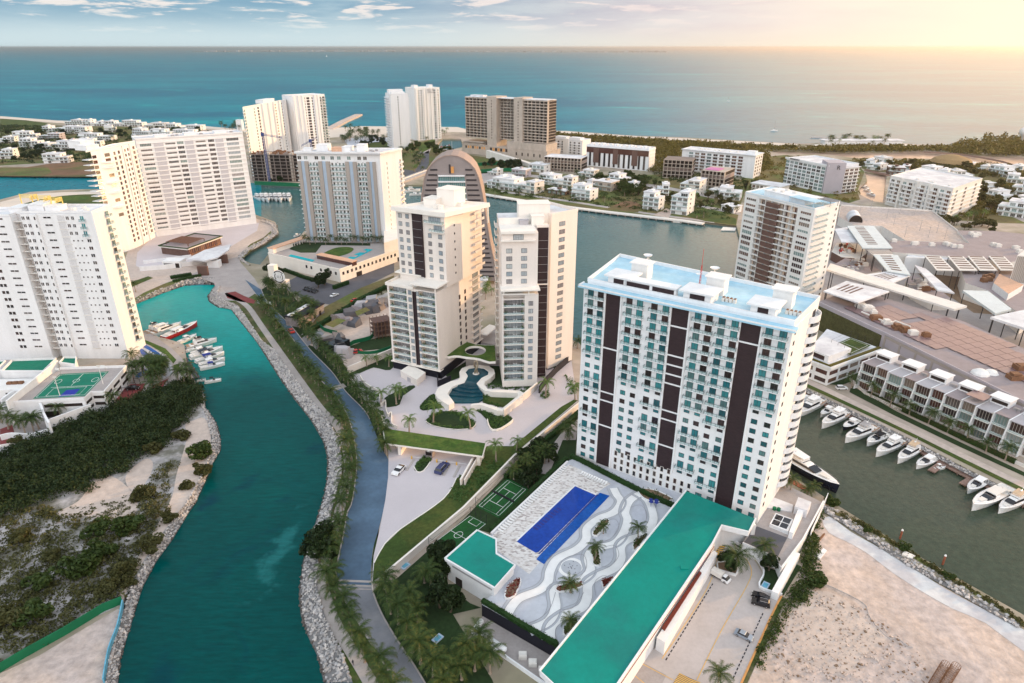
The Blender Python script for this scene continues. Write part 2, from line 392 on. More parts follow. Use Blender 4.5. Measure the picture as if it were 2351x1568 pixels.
M['canvasblack']=mat('black_canvas',(.018,.017,.02),.8,.1)
M['canvastan']=mat('tan_canvas',(.58,.42,.28),.85,.08)
M['teak']=mat('teak_deck',(.42,.26,.17),.7,.15,1.)
M['tint']=mat('tinted_glass',(.012,.013,.018),.08,.1,spec=.7)
M['tyre']=mat('tyre_rubber',(.02,.02,.02),.9,.1)
M['carwhite']=mat('white_car_paint',(.78,.78,.79),.25,.02,spec=.6)
M['carblue']=mat('dark_blue_car_paint',(.035,.045,.13),.25,.02,spec=.6)
M['carblack']=mat('black_car_paint',(.012,.010,.012),.25,.02,spec=.6)
M['carsilver']=mat('silver_car_paint',(.33,.38,.45),.3,.02,spec=.6,metal=.4)
M['carred']=mat('red_car_paint',(.50,.03,.02),.3,.02,spec=.6)
M['lamp']=mat('headlight_lens',(.75,.75,.7),.15,.02,spec=.7)
M['skin']=mat('skin',(.45,.27,.19),.6,.03)
M['cloth']=mat('dark_clothing',(.03,.035,.05),.9,.1)
M['pool']=water('pool_water',(.006,.045,.30),(.010,.06,.36),.1,rough=.1,wave=.12,wscale=1.6,spec=.35)
M['poolb']=water('overflow_pool_water',(.008,.075,.33),(.012,.10,.40),.1,rough=.1,wave=.12,wscale=1.6,spec=.35)
M['poolt']=water('turquoise_pool_water',(.0,.36,.44),(.0,.42,.48),.1,rough=.1,wave=.1,wscale=1.6,spec=.3)
M['pond']=water('pond_water',(.006,.05,.075),(.01,.075,.10),.1,rough=.08,wave=.1,wscale=1.5,spec=.5)
M['glass']=glass('teal_glass',[(.05,.26,.28),(.03,.18,.21),(.05,.03,.03),(.02,.10,.12),(.03,.022,.022),(.06,.25,.26),(.10,.20,.20)])
M['glassd']=glass('dark_glass',[(.03,.022,.025),(.05,.03,.03),(.02,.02,.025),(.09,.075,.07)])
M['glassc']=glass('curtained_glass',[(.40,.43,.45),(.46,.48,.48),(.33,.38,.42),(.30,.28,.28)])
M['glassw']=glass('brown_glass',[(.085,.035,.03),(.14,.08,.06),(.05,.03,.028),(.20,.16,.13)])
M['glassg']=glass('grey_green_glass',[(.20,.28,.27),(.13,.17,.17),(.05,.05,.05),(.30,.34,.33),(.10,.09,.08)])
M['glassteal']=glass('curtain_wall_glass',[(.05,.17,.18),(.08,.22,.23),(.03,.06,.065),(.10,.24,.25)])
def railmat():
 m,t,p=newmat('balcony_glass');p.inputs['Base Color'].default_value=(.50,.66,.66,1);p.inputs['Roughness'].default_value=.1
 tr=N(t,'ShaderNodeBsdfTransparent');mx=N(t,'ShaderNodeMixShader');mx.inputs[0].default_value=.30
 t.links.new(tr.outputs[0],mx.inputs[1]);t.links.new(p.outputs[0],mx.inputs[2]);t.links.new(mx.outputs[0],t.nodes['Material Output'].inputs[0]);return m
M['rail']=railmat()
M['palm']=leaf('palm_frond',[(.008,.020,.007),(.026,.056,.013),(.06,.095,.02),(.17,.13,.028)],clump=.06)
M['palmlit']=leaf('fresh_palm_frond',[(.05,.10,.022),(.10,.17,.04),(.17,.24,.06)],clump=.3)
M['leafd']=leaf('dark_foliage',[(.006,.014,.005),(.016,.032,.009),(.034,.056,.014)],clump=.25)
M['leafm']=leaf('mid_foliage',[(.015,.032,.008),(.04,.07,.014),(.09,.11,.025)],clump=.2)
M['leafo']=leaf('olive_foliage',[(.03,.035,.012),(.065,.068,.02),(.12,.11,.035)],clump=.2)
M['leafg']=leaf('garden_foliage',[(.03,.075,.02),(.07,.145,.035),(.13,.20,.07)],clump=.4)
M['mang']=leaf('mangrove_foliage',[(.006,.016,.006),(.024,.046,.013),(.075,.088,.024)],clump=.11)
M['scrub']=leaf('scrub_foliage',[(.026,.034,.014),(.075,.08,.026),(.15,.14,.05)],clump=.08)
M['forest']=leaf('coastal_forest',[(.055,.055,.010),(.11,.095,.015),(.20,.15,.025)],clump=.03)
M['hedge']=leaf('hedge_foliage',[(.008,.028,.007),(.018,.055,.012),(.035,.09,.02)],clump=.5)
M['redleaf']=leaf('red_foliage',[(.10,.015,.02),(.20,.04,.03),(.12,.06,.03)],clump=.5)
M['sea']=water('sea_water',(.0,.115,.19),(.0,.20,.26),.0011,(1,2.6,1),rough=.34,wave=.5,wscale=.05,spec=.22,wsc=(1,1.6,1),c3=(.0,.30,.32),bd=1.)
M['canal']=water('canal_water',(.0,.058,.056),(.0,.072,.068),.012,rough=.16,wave=.55,wscale=.8,spec=.14,wsc=(.35,1.8,1),c3=(.0,.040,.058),grad=(250,370,(.0,.31,.29)),plume=(-71,156,4.5,24,(.012,.125,.125)))  # colour gradient paints sunlit water far off and tower shade nearer
M['marina']=water('marina_water',(.040,.058,.038),(.055,.072,.050),.015,rough=.18,wave=.5,wscale=.8,spec=.32)
M['lagoon']=water('lagoon_water',(.035,.105,.115),(.06,.125,.125),.006,rough=.22,wave=.4,wscale=.5,spec=.34)
M['bay']=water('bay_water',(.0,.15,.20),(.0,.20,.24),.01,rough=.25,wave=.4,wscale=.25,spec=.2)
M['lagoonr']=water('warm_lagoon_water',(.36,.26,.21),(.40,.28,.22),.006,rough=.3,wave=.3,wscale=.1,spec=.3)
# terrain, water, roads
LZ=2.0
coast=[(-2600,262),(-900,264),(-300,266),(0,269),(130,279),(320,284),(460,291),(560,300),(700,302),(775,297),(830,292),(960,294),(1050,294),(1075,300),(1300,303),(1450,314),(1570,318),(1690,325),(1830,333),(1930,329),(2020,327),(2110,335),(2200,337),(2280,326),(2351,322),(2700,318),(3600,312)]
inner=[(-500,396),(0,405),(215,407),(560,418),(690,431),(905,430),(975,428),(990,441),(1104,447),(1250,472),(1400,490),(1567,508),(1690,522),(1700,560),(1690,660),(1760,780),(1828,890),(1900,926),(2000,974),(2100,1024),(2200,1078),(2351,1154),(2700,1310),(2700,1660),(2351,1428),(2100,1286),(1890,1152),(1790,1085),(1560,930),(1335,800),(1310,785),(1150,690),(1125,610),(1050,560),(960,497),(905,508),(720,508),(690,548),(618,588),(598,614),(575,610),(553,600),(572,578),(608,560),(640,537),(633,515),(602,503),(586,497),(560,478),(330,460),(225,438),(150,440),(70,445),(0,463),(-500,500)]
canal_r=[(495,654),(476,681),(480,693),(500,706),(530,710),(550,736),(588,783),(612,821),(637,861),(675,916),(713,964),(743,1016),(751,1049),(751,1096),(743,1141),(727,1190),(714,1233),(695,1288),(686,1363),(690,1413),(705,1458),(728,1505),(743,1567),(770,1680)]
canal_l=[(240,1680),(272,1567),(277,1513),(300,1438),(327,1350),(360,1288),(397,1238),(435,1175),(450,1154),(470,1109),(490,1061),(507,1034),(507,1009),(497,971),(470,934),(470,909),(457,884),(432,850),(425,800),(400,790),(335,772),(310,752),(285,722),(301,703),(375,673),(425,656)]
canal=canal_l+canal_r
left_l=[(205,1680),(243,1567),(252,1500),(275,1438),(300,1350),(337,1283),(372,1230),(410,1175),(425,1159),(450,1116),(470,1076),(482,1046),(487,1009),(475,959),(462,930),(461,909),(452,888)]
foot=[(506,655),(499,676),(515,690),(545,700),(570,736),(588,763),(600,781),(633,806),(670,859),(708,909),(750,956),(778,1009),(786,1066),(783,1096),(773,1126),(753,1208),(728,1310),(728,1350),(738,1390),(750,1425),(768,1463),(788,1505),(810,1567),(840,1680)]
canal_hole=left_l+canal_l[17:22]+[(285,722),(297,692),(375,661),(425,642),(460,637),(492,637)]+foot
lagoonR=[(1755,347),(1900,352),(2040,352),(2120,350),(2230,356),(2351,363),(2800,362),(2800,392),(2351,381),(2270,378),(2170,368),(2060,367),(1960,366),(1900,358),(1790,356)]
basin=[(1985,398),(2035,405),(2027,470),(2002,466),(1975,452),(1972,436),(1990,420)]
pond=[(1016,322),(1058,322),(1064,340),(1040,346),(1005,346),(1004,334)]
C=W(coast,0);R=C[-1];L=C[0]
outer=[(p.x,p.y,LZ)for p in C]+[(R.x,-600,LZ),(L.x,-600,LZ)]
b=MB();holes=[]
for h in(inner,canal_hole,lagoonR,basin,pond):holes.append([(p.x,p.y,LZ)for p in W(h,0)])
b.cap(outer,0,holes)
for l in holes+[outer]:
 for k in range(len(l)):
  p,q=l[k],l[(k+1)%len(l)];b.quad((p[0],p[1],-1.5),(q[0],q[1],-1.5),q,p)
struct('land',b,M['land'])
b=MB();Rr=90000
b.cap([(-Rr,-700,-.3),(Rr,-700,-.3),(Rr,Rr,-.3),(-Rr,Rr,-.3)]);struct('sea',b,M['sea'])
def waterbody(name,pts,m,z=0.):b=MB();b.cap([(p.x,p.y,z)for p in W(pts,0)]);struct(name,b,m)
k0=inner.index((1690,660));k1=inner.index((1310,785))
waterbody('bay_water',inner[:4]+[(600,421),(600,503),(586,497),(560,478),(330,460),(225,438),(150,440),(70,445),(0,463),(-500,500)],M['bay'])
waterbody('lagoon_water',[(600,421)]+inner[4:k0+1]+[(1600,800),(1400,830)]+inner[k1-1:inner.index((602,503))]+[(600,503)],M['lagoon'])
waterbody('marina_water',inner[k0:k1-1]+[(1400,830),(1600,800)],M['marina'])
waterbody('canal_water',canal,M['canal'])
waterbody('warm_lagoon_water',lagoonR,M['lagoonr']);waterbody('basin_water',basin,M['lagoonr']);waterbody('pond_water',pond,M['lagoon'])
b=MB();rr=random.Random(3);bw=MB()
for k in range(60):
 x=-9500+k*230;w=230;d=1400;h=14+rr.random()*16
 y=21500+1500*math.sin(k*.09)
 b.hexa([(x,y,-1),(x+w,y,-1),(x+w,y+d,-1),(x,y+d,-1),(x+rr.random()*40,y+60,h),(x+w,y+60,h),(x+w,y+d,h*1.4),(x,y+d,h*1.4)])
 for j in range(3):
  xx=x+rr.random()*w;hh=25+rr.random()*45
  if rr.random()<.6:bw.box(xx,xx+30+rr.random()*70,y-20,y+60,0,hh*.7)
struct('far_shore',b,mat('far_shore_green',(.16,.20,.21),.95));bw.build('far_town',mat('hazed_town_wall',(.42,.46,.49),.9),None,'stuff')['label']='pale buildings along the far shore'  # town walls greyed toward the horizon: distance haze put into their colour
sheet('beach',[(560,297),(700,299),(775,293),(830,289.5),(960,291),(1050,291.5),(1075,298),(1300,301),(1450,312),(1690,323),(1830,331),(1830,337),(1690,331),(1450,318),(1300,307),(1075,304),(1040,303),(960,309),(890,312),(840,318),(800,312),(760,316),(700,306),(560,304)],LZ+.05,M['beach'])
sheet('beach',[(0,266.5),(130,276.5),(320,281.5),(460,288.5),(560,297),(560,302),(460,294),(320,287),(130,282),(0,272)],LZ+.05,M['beach'])
sheet('beach',[(1870,331),(1930,327),(2020,325),(2110,333),(2110,337),(2020,333),(1930,335),(1870,336)],LZ+.05,M['beach'])
# ground sheets (real surfaces, each a few centimetres over the one below)
def gs(name,pts,m,dz=.05,sm=0):return sheet(name,pts,LZ+dz,M[m],sm)
gs('lawn',[(0,272),(60,276),(110,283),(95,292),(0,290)],'grass')
gs('field',[(-200,384),(60,384),(120,375),(215,370),(240,380),(330,395),(330,406),(215,406),(0,404),(-200,400)],'brownfield')
gs('field',[(-200,386),(60,386),(110,384),(120,397),(90,404),(-200,400)],'drygrass',.09)
gs('golf_sand',[(0,464),(70,446),(150,441),(225,439),(400,455),(400,500),(0,500)],'beach',.04)
gs('golf_green',[(-20,500),(20,478),(100,456),(160,448),(230,446),(300,452),(320,500)],'grass',.08,4)
gs('golf_green',[(122,456),(150,451),(195,450),(205,456),(170,460),(130,460)],'grassr',.12,4)
gs('scrub_ground',[(-200,1100),(0,1010),(160,960),(300,900),(430,870),(463,890),(465,935),(478,965),(486,1009),(482,1046),(470,1076),(450,1116),(425,1159),(405,1185),(372,1230),(337,1283),(300,1350),(276,1390),(0,1520),(-200,1600)],'scrubsoil')
gs('sand_track',[(470,960),(484,1000),(480,1046),(468,1076),(448,1116),(422,1159),(404,1185),(368,1230),(333,1283),(297,1345),(276,1388),(262,1386),(300,1310),(335,1250),(370,1190),(395,1140),(405,1090),(420,1040),(430,1000),(425,975),(445,965)],'sand',.09,3)
gs('sand_patch',[(210,1110),(235,1090),(270,1100),(312,1140),(310,1180),(260,1195),(200,1185),(130,1180),(180,1150)],'sand',.10,4)
gs('sand_patch',[(290,1090),(330,1055),(350,1060),(345,1090),(315,1130),(295,1120)],'sand',.10,4)
gs('sand_plot',[(-300,1640),(0,1546),(90,1505),(190,1445),(270,1398),(285,1400),(270,1450),(262,1500),(240,1570),(215,1680),(-300,1760)],'lot',.12)
gs('paved_court',[(0,820),(60,840),(280,850),(330,800),(325,770),(345,765),(395,800),(425,830),(428,868),(300,905),(100,980),(0,1010),(-200,1040),(-200,820)],'pave',.06)
gs('red_drive',[(265,905),(300,882),(335,880),(328,895),(300,920),(272,940),(262,935)],'redpave',.10)
gs('red_drive',[(350,885),(388,868),(380,880),(362,902),(350,905)],'redpave',.10)
gs('red_drive',[(0,985),(28,975),(35,1000),(30,1020),(0,1025)],'redpave',.10)
gs('lawn',[(325,777),(350,787),(380,800),(405,826),(398,835),(382,815),(345,793),(322,783)],'grassr',.10)
gs('lawn',[(398,838),(412,834),(412,850),(398,850)],'grassr',.10)
gs('pool_terrace',[(322,790),(345,797),(375,812),(394,836),(396,858),(375,870),(330,850)],'deckw',.08)
for p in([(322,800),(334,806),(350,826),(360,838),(352,842),(338,826),(324,812)],[(330,790),(350,800),(372,816),(378,830),(366,822),(346,806),(330,797)],[(313,860),(332,848),(336,852),(322,866),(312,866)]):
 sheet('pool',p,LZ+.12,M['bluecourt']if 0 else M['poolb'],3)
gs('sandy_ground',[(295,690),(375,660),(425,640),(495,632),(520,620),(552,600),(560,585),(608,558),(632,535),(628,518),(600,506),(560,490),(300,560),(285,600),(290,660)],'sand')
gs('verge',[(298,692),(330,672),(375,652),(425,634),(460,632),(425,643),(375,662),(310,690)],'drygrass',.09)
gs('lawn',[(289,652),(340,634),(352,638),(300,660)],'grass',.09)
gs('lawn',[(545,590),(575,560),(605,545),(622,530),(626,540),(585,568),(560,592)],'drygrass',.09)
gs('drive',[(315,580),(350,545),(430,520),(560,505),(595,512),(590,530),(540,560),(500,585),(440,600),(330,620),(312,610)],'drive',.07)
gs('forecourt',[(440,630),(500,600),(545,590),(552,602),(585,640),(600,665),(560,690),(500,690),(492,650)],'pave',.07)
b=0;gs('red_plaza',[(516,673),(540,669),(560,679),(588,690),(583,697),(548,692),(522,684)],'redpave',.10)
road_l=[(560,640),(592,681),(625,722),(658,761),(678,786),(695,816),(718,854),(748,884),(775,914),(800,958),(813,1009),(818,1046),(818,1084),(808,1154),(798,1175),(788,1230),(778,1276),(772,1316),(778,1351),(800,1393),(828,1438),(858,1488),(898,1550),(930,1610),(975,1700)]
road_r=[(600,665),(612,690),(640,720),(668,748),(690,775),(715,806),(745,836),(768,861),(795,900),(838,944),(858,984),(876,1030),(893,1058),(891,1096),(885,1154),(879,1176),(870,1213),(859,1248),(853,1288),(853,1345),(875,1406),(913,1471),(950,1526),(975,1567),(1005,1620),(1050,1700)]
def near(l,v):return min(range(len(l)),key=lambda k:abs(l[k][1]-v))
gs('verge',[p for p in foot]+road_l[::-1],'verge',.05)
gs('verge',road_r+[(1180,1700),(1130,1560),(1040,1410),(1060,1350),(1080,1340),(860,1345),(885,990),(860,950),(800,850),(760,800),(720,745),(690,700),(640,640)],'grassd',.04)
ra,rb=smooth(road_l,4),smooth(road_r,4)
b=MB();c=MB();A=W(ra,LZ+.10);
def resample(pts,n):
 P=[Vector(p)for p in pts];d=[0]
 for k in range(1,len(P)):d.append(d[-1]+(P[k]-P[k-1]).length)
 out=[];j=0
 for i in range(n):
  t=d[-1]*i/(n-1)
  while j<len(d)-2 and d[j+1]<t:j+=1
  f=(t-d[j])/max(d[j+1]-d[j],1e-6);out.append(P[j].lerp(P[j+1],min(max(f,0),1)))
 return out
i1=near(ra,1352);j1=near(rb,1352)
A1,B1=resample(W(ra[:i1+1],LZ+.10),90),resample(W(rb[:j1+1],LZ+.10),90);b.strip(A1,B1);struct('road',b,M['asphaltb'])
A2,B2=resample(W(ra[i1:],LZ+.10),40),resample(W(rb[j1:],LZ+.10),40);c.strip(A2,B2);struct('road',c,M['asphalt'])
gs('side_road',[(690,778),(705,768),(735,758),(745,766),(718,785),(706,796)],'asphalt',.13)
gs('crosswalk',[(757,890),(788,880),(796,888),(764,899)],'path',.14)
for k,(v0,v1)in enumerate(((1330,1335),(1340.5,1345),(1349,1351.5))):
 sheet('road_marking',[(773-k,v0),(853,v0+3),(853,v1+3),(773-k,v1)],LZ+.13,M['path'])
for k in range(5):
 sheet('crosswalk',[(588+k*7,690+k*.5),(592+k*7,690+k*.5),(596+k*7,697+k*.5),(592+k*7,697+k*.5)],LZ+.13,M['mark'])
b=MB();b.wallline([(p.x,p.y,LZ)for p in A1],.35,0,.24);b.wallline([(p.x,p.y,LZ)for p in A2],.35,0,.24)
b.wallline([(p.x,p.y,LZ)for p in B2],.35,0,.24);b.wallline([(p.x,p.y,LZ)for p in B1[:60]],.35,0,.24);struct('kerb',b,M['path'])
pathc=[(505,662),(512,672),(540,685),(570,705),(600,748),(641,806),(687,871),(737,939),(772,974),(790,1010),(800,1060),(797,1100),(785,1150),(768,1215),(750,1270),(738,1325),(748,1375),(768,1430),(803,1488),(838,1545),(880,1620)]
pp=resample(W(smooth(pathc,4),LZ+.10),90);b=MB();l1=[];l2=[]
for k,p in enumerate(pp):
 t=(pp[min(k+1,89)]-pp[max(k-1,0)]).normalized();n=Vector((-t.y,t.x,0));l1.append(p+n*1.6);l2.append(p-n*1.6)
b.strip(l1,l2);struct('footpath',b,M['path'])
# riprap banks
def riprap(wa,la,n,size,seed,z1=LZ+.35,dens=1.,wet=True,z0=-.2):
 A,B=resample(W(wa,z0),n),resample(W(la,z1),n)
 b=MB();b.strip(A,B);struct('rock_bank',b,M['rockbase'])
 r=np.random.RandomState(seed);tot=sum(((A[k]-B[k]).length*(A[k+1]-A[k]).length)for k in range(n-1));cnt=int(tot/(size*size)*1.5*dens)
 wts=np.array([(A[k]-B[k]).length*(A[k+1]-A[k]).length for k in range(n-1)]);ks=r.choice(n-1,cnt,p=wts/wts.sum());rk=MB();cube=np.array([(-1,-1,-1),(1,-1,-1),(1,1,-1),(-1,1,-1),(-1,-1,1),(1,-1,1),(1,1,1),(-1,1,1)],float)
 wetf=[]
 for k in ks:
  f=r.rand();g=r.rand();p=A[k].lerp(A[k+1],g).lerp(B[k].lerp(B[k+1],g),f)
  s=size*(.45+.6*r.rand()**2);q=cube*(.72+.28*r.rand(8,1))*s*.5*np.array([1,.8,.65])+r.randn(8,3)*s*.07
  e=Matrix.Rotation(r.rand()*6.3,3,'Z')@Matrix.Rotation(r.rand()*1.2-.6,3,'X');q=q@np.array(e).T+np.array(p)+(0,0,s*.22)
  rk.hexa(q.tolist(),1 if wet and f<.10 else 0,(0,))
 o=rk.build('riprap',[M['rock'],M['rockw']],None,'stuff');o['label']='grey broken rock riprap along the water edge';o['category']='riprap'
riprap(canal_r[:-1],foot[:-1],140,.88,1)
left_w=canal_l[0:17]
riprap(left_w,left_l,100,.8,2)
riprap([(301,703),(375,673),(425,656),(460,653),(495,654)],[(297,692),(375,661),(425,642),(460,637),(492,637)],40,1.3,3)
riprap([(575,611),(553,600),(572,578),(608,560),(640,537),(635,515),(602,503)],[(562,600),(546,590),(562,572),(600,553),(626,534),(624,518),(598,507)],40,1.3,4,z0=1.7)
riprap([(2351,1428),(2100,1286),(2000,1222),(1890,1152)],[(2335,1440),(2085,1298),(1985,1234),(1876,1166)],60,1.1,5,wet=False,z0=1.7)
riprap([(1828,890),(1900,926),(2000,974),(2100,1024),(2200,1078),(2351,1154),(2450,1200)],[(1836,884),(1908,920),(2008,968),(2108,1018),(2208,1072),(2359,1148),(2458,1194)],60,.8,6,wet=False,z0=1.7)
# facade part makers (local: x along, -y outward, z up)
def win(w,h,nm=1,fr=.09,dep=.12):
 def mk():
  b=MB();b.box(-w/2,w/2,-dep,.05,0,fr);b.box(-w/2,w/2,-dep,.05,h-fr,h);b.box(-w/2,-w/2+fr,-dep,.05,fr,h-fr);b.box(w/2-fr,w/2,-dep,.05,fr,h-fr)
  for k in range(nm):x=-w/2+w*(k+1)/(nm+1);b.box(x-fr*.35,x+fr*.35,-dep,.05,fr,h-fr)
  return b
 def pane():b=MB();b.box(-w/2+fr*.5,w/2-fr*.5,-dep*.45,.04,fr*.5,h-fr*.5);return b
 return mk,pane
def window(root,fr,s,z,w,h,g='glass',nm=1,fm='darkmetal',d=.0,name='window',frw=.09):
 mk,pn=win(w,h,nm,frw);key=('w',round(w,2),round(h,2),g,nm,fm,frw)
 rep(root,name,key,mk,[M[fm]],fr.w(s,d,z),fr.a,('pane',pn,M[g]))
def fwindow(root,fr,s,z,w,h,g='glass',nm=1,fm='white',d=0.,name='window'):
 def mk():
  b=MB();b.box(-w/2,w/2,-.06,.05,0,h,0);f=.1
  b.box(-w/2-f,w/2+f,-.14,.05,-f,0,1)
  for k in range(nm):x=-w/2+w*(k+1)/(nm+1);b.box(x-.07,x+.07,-.12,.05,0,h,1)
  return b
 rep(root,name,('fw',round(w,2),round(h,2),g,nm,fm),mk,[M[g],M[fm]],fr.w(s,d,z),fr.a)
def balcony(root,fr,s,z,w,dep=1.4,m='white',rail='rail',d=0.,th=.22,hr=1.05,name='balcony',solid=False):
 def mk():
  b=MB();b.box(-w/2,w/2,-dep,.1,-th,0,0)
  if solid:b.box(-w/2,w/2,-dep,-dep+.12,0,hr,0);b.box(-w/2,-w/2+.12,-dep,0,0,hr,0);b.box(w/2-.12,w/2,-dep,0,0,hr,0)
  else:
   b.box(-w/2,w/2,-dep+.04,-dep+.08,.05,hr-.08,1);b.box(-w/2+.04,-w/2+.08,-dep+.08,0,.05,hr-.08,1);b.box(w/2-.08,w/2-.04,-dep+.08,0,.05,hr-.08,1)
   b.box(-w/2,w/2,-dep+.02,-dep+.1,hr-.08,hr,2);b.box(-w/2,-w/2+.08,-dep+.1,0,hr-.08,hr,2);b.box(w/2-.08,w/2,-dep+.1,0,hr-.08,hr,2)
   n=max(2,int(w/1.2)+1)
   for k in range(n):x=-w/2+.04+(w-.08)*k/(n-1);b.box(x-.04,x+.04,-dep+.02,-dep+.1,0,hr-.08,2)
  return b
 rep(root,name,('b',round(w,2),dep,m,rail,hr,solid,th),mk,[M[m],M[rail],M['darkmetal']],fr.w(s,d,z),fr.a)
def parapet(b,poly,z,h=1.,th=.35,m=0):
 n=len(poly);cx=sum(p[0]for p in poly)/n;cy=sum(p[1]for p in poly)/n
 b.wallline([(p[0]+(cx-p[0])*.004,p[1]+(cy-p[1])*.004)for p in list(poly)+[poly[0]]],th,z,z+h,m)
def quadpts(a,b_,c):a,b_,c=Vector(a[:2]),Vector(b_[:2]),Vector(c[:2]);return[a,b_,c,a+c-b_]
def boxbld(root,quad,z0,z1,m='white',roof='roofw',ph=1.,name='wall',over=0.):
 b=MB();b.prism(quad,z0,z1,0);b.build(name,[M[m]],root)
 c=MB();cx=sum(p[0]for p in quad)/len(quad);cy=sum(p[1]for p in quad)/len(quad)
 q2=[Vector((p[0],p[1]))+(Vector((p[0]-cx,p[1]-cy)).normalized()*over)for p in quad]
 c.prism(q2,z1,z1+.3,0);parapet(c,q2,z1+.3,ph);c.build('roof',[M[roof]],root)
def roofbox(root,fr,s0,s1,d0,d1,z0,z1,m='white',name='roof_block'):
 b=MB();b.box(s0,s1,d0,d1,z0,z1,0,fr);b.box(s0-.2,s1+.2,d0-.2,d1+.2,z1,z1+.18,0,fr);return b.build(name,[M[m]],root)
def hvac(root,fr,spots,z,m='metal'):
 for s,d,w in spots:
  b=MB();b.box(s,s+w,d-w*.8,d,z,z+.9,0,fr);b.box(s+.15,s+w-.15,d-w*.7,d-.15,z+.9,z+1.05,0,fr);b.build('roof_unit',[M[m]],root)
RR=random.Random(11)
# FRONT: white slab with dark brown stripes
def front_tower():
 z0,zt=6.,70.
 A=G(1323,1046,6);B=G(1821,757,70.3);Cc=G(1881,694,70.3);D=Vector((38.5,231,0))
 fr=Fr(A,B);sd=Fr(B,Cc)
 root=empty('apartment_tower',(A.x,A.y,LZ),'long white apartment slab with three dark brown stripes and pale blue roof','apartment block')
 poly=[A.xy,B.xy,Cc.xy,D.xy]
 b=MB();b.prism([Vector(p)+fr.e*0-fr.n*.6*0 for p in poly],LZ,zt,0);b.build('wall',[M['white']],root)
 b=MB();b.box(-1.3,fr.L+1.0,-2,1.8,zt+.002,zt+.5,0,fr);b.box(-1.3,-.9,-2,1.8,zt+.5,zt+.9,1,fr);b.box(-1.3,fr.L+1.,1.5,1.8,zt+.5,zt+.9,1,fr)
 b.build('eave',[M['roofb'],M['white']],root)
 b=MB();cen=sum((Vector(p)for p in poly),Vector((0,0)))/4
 ins=[Vector(poly[0])-fr.n*2+fr.e*.2,Vector(poly[1])-fr.n*2-fr.e*.2,Vector(poly[2]),Vector(poly[3])]
 b.prism(ins,zt+.003,zt+1.2,1,0);parapet(b,ins,zt+1.2,1.1,.6,1);b.build('roof',[M['roofb'],M['white']],root)
 zr=zt+1.2
 def cs(u,v):s,z=fr.on(u,v,-2.5);return s
 for s0,s1 in((fr.on(1413,625,-3)[0],fr.on(1432,632,-3)[0]),(fr.on(1588,665,-3)[0],fr.on(1618,672,-3)[0]),(fr.on(1742,710,-3)[0],fr.on(1762,716,-3)[0])):
  b=MB();b.box(s0-2.2,s1+2.2,-9.5,-2.6,zr,zr+3.0,0,fr);b.box(s0-3.2,s1+3.2,-10,-1.6,zr+3.0,zr+3.5,0,fr)
  b.box(s0-.2,s1+.3,-2.6,-2.5,zr+.3,zr+2.5,1,fr);b.build('stair_core',[M['white'],M['dark']],root)
  b=MB();b.box(s0+1,s0+6.5,-17,-12.5,zr,zr+5.2,0,fr);b.box(s0+.5,s0+7,-17.5,-12,zr+5.2,zr+5.6,0,fr);b.build('lift_housing',[M['white2']],root)
  b=MB()
  for k in range(4):b.box(s1+3.6+k*1.1,s1+4.4+k*1.1,-9.5,-8.2,zr,zr+1.2,0,fr);b.box(s1+3.7+k*1.1,s1+4.3+k*1.1,-9.4,-8.3,zr+1.2,zr+1.35,1,fr)
  b.build('roof_unit',[M['offwhite'],M['rust']],root)
 sA,sB,sC=fr.on(1440,633,-2.5)[0],fr.on(1495,650,-2.5)[0],fr.on(1548,662,-2.5)[0]
 b=MB();b.box(sA-.6,sC+.6,-4.5,-2.6,zr,zr+2.9,0,fr);b.box(sA-1,sC+1,-6,-2.1,zr+2.9,zr+3.3,0,fr)
 b.box(sA,sB-.5,-2.6,-2.5,zr+.6,zr+2.4,1,fr);b.box(sB+.5,sC,-2.6,-2.5,zr+.6,zr+2.4,1,fr);b.build('louvre_strip',[M['white'],M['dark']],root)
 b=MB();sm,dm=fr.on(1598,660,-8)[0],-11
 x,y,_=fr.w(sm,dm,0);b.tube([(x,y,zr),(x,y,zr+14)],.06,5)
 for k in range(3):a=k*2.1;b.tube([(x+.35*math.cos(a),y+.35*math.sin(a),zr),(x+.2*math.cos(a),y+.2*math.sin(a),zr+9)],.05,4)
 for k in range(9):b.lathe([(.42-.02*k,k+.2),(.42-.02*k,k+.28)],(x,y,zr),6)
 m=b.build('radio_mast',[M['carred']],root);c=MB();c.lathe([(.05,0),(.5,.18),(.7,.4)],(x-.8,y-.3,zr+6),10);c.build('dish',[M['white']],m)
 for(u,v)in((1487,598),(1640,628)):
  p=G(u,v,zr+.2);b=MB();b.lathe([(.1,1.2),(1.0,1.5),(1.6,2.1)],p,12);b.tube([p,p+Vector((0,0,1.2))],.12,5)
  for k in range(4):b.tube([p+Vector((0,0,.9)),p+Vector((math.cos(k*1.57)*1.4,math.sin(k*1.57)*1.4,.0))],.07,4)
  b.build('satellite_dish',[M['white']],root)
 fh=(zt-z0)/20.
 tops={'A':[(1358,653),(1380.5,659)],'B':[(1446.8,675),(1471,680)],'C':[(1504,690),(1530.5,695)],'D':[(1604.8,711),(1630.5,720)],'E':[(1658,738),(1688,745)],'F':[(1767,757),(1797.8,773)]}
 cols={k:[fr.on(*p)[0]for p in v]for k,v in tops.items()}
 T,S_,Q='T','S','Q'
 seq={'A':'TTTTTTTSQTTSQTSTSQQQ','B':'TTTTTTTTTSQQQQQQQQNN','C':'TTTTTTTTTSTSTTSTSTNN','D':'TTTTTTTTTTSQTTSQTSNN','E':'TTTTTTTTTTTSQTTSQTST','F':'TTTTTTTTSQQQQQQQQQQQ'}
 gl=['glass','glass','glassd']
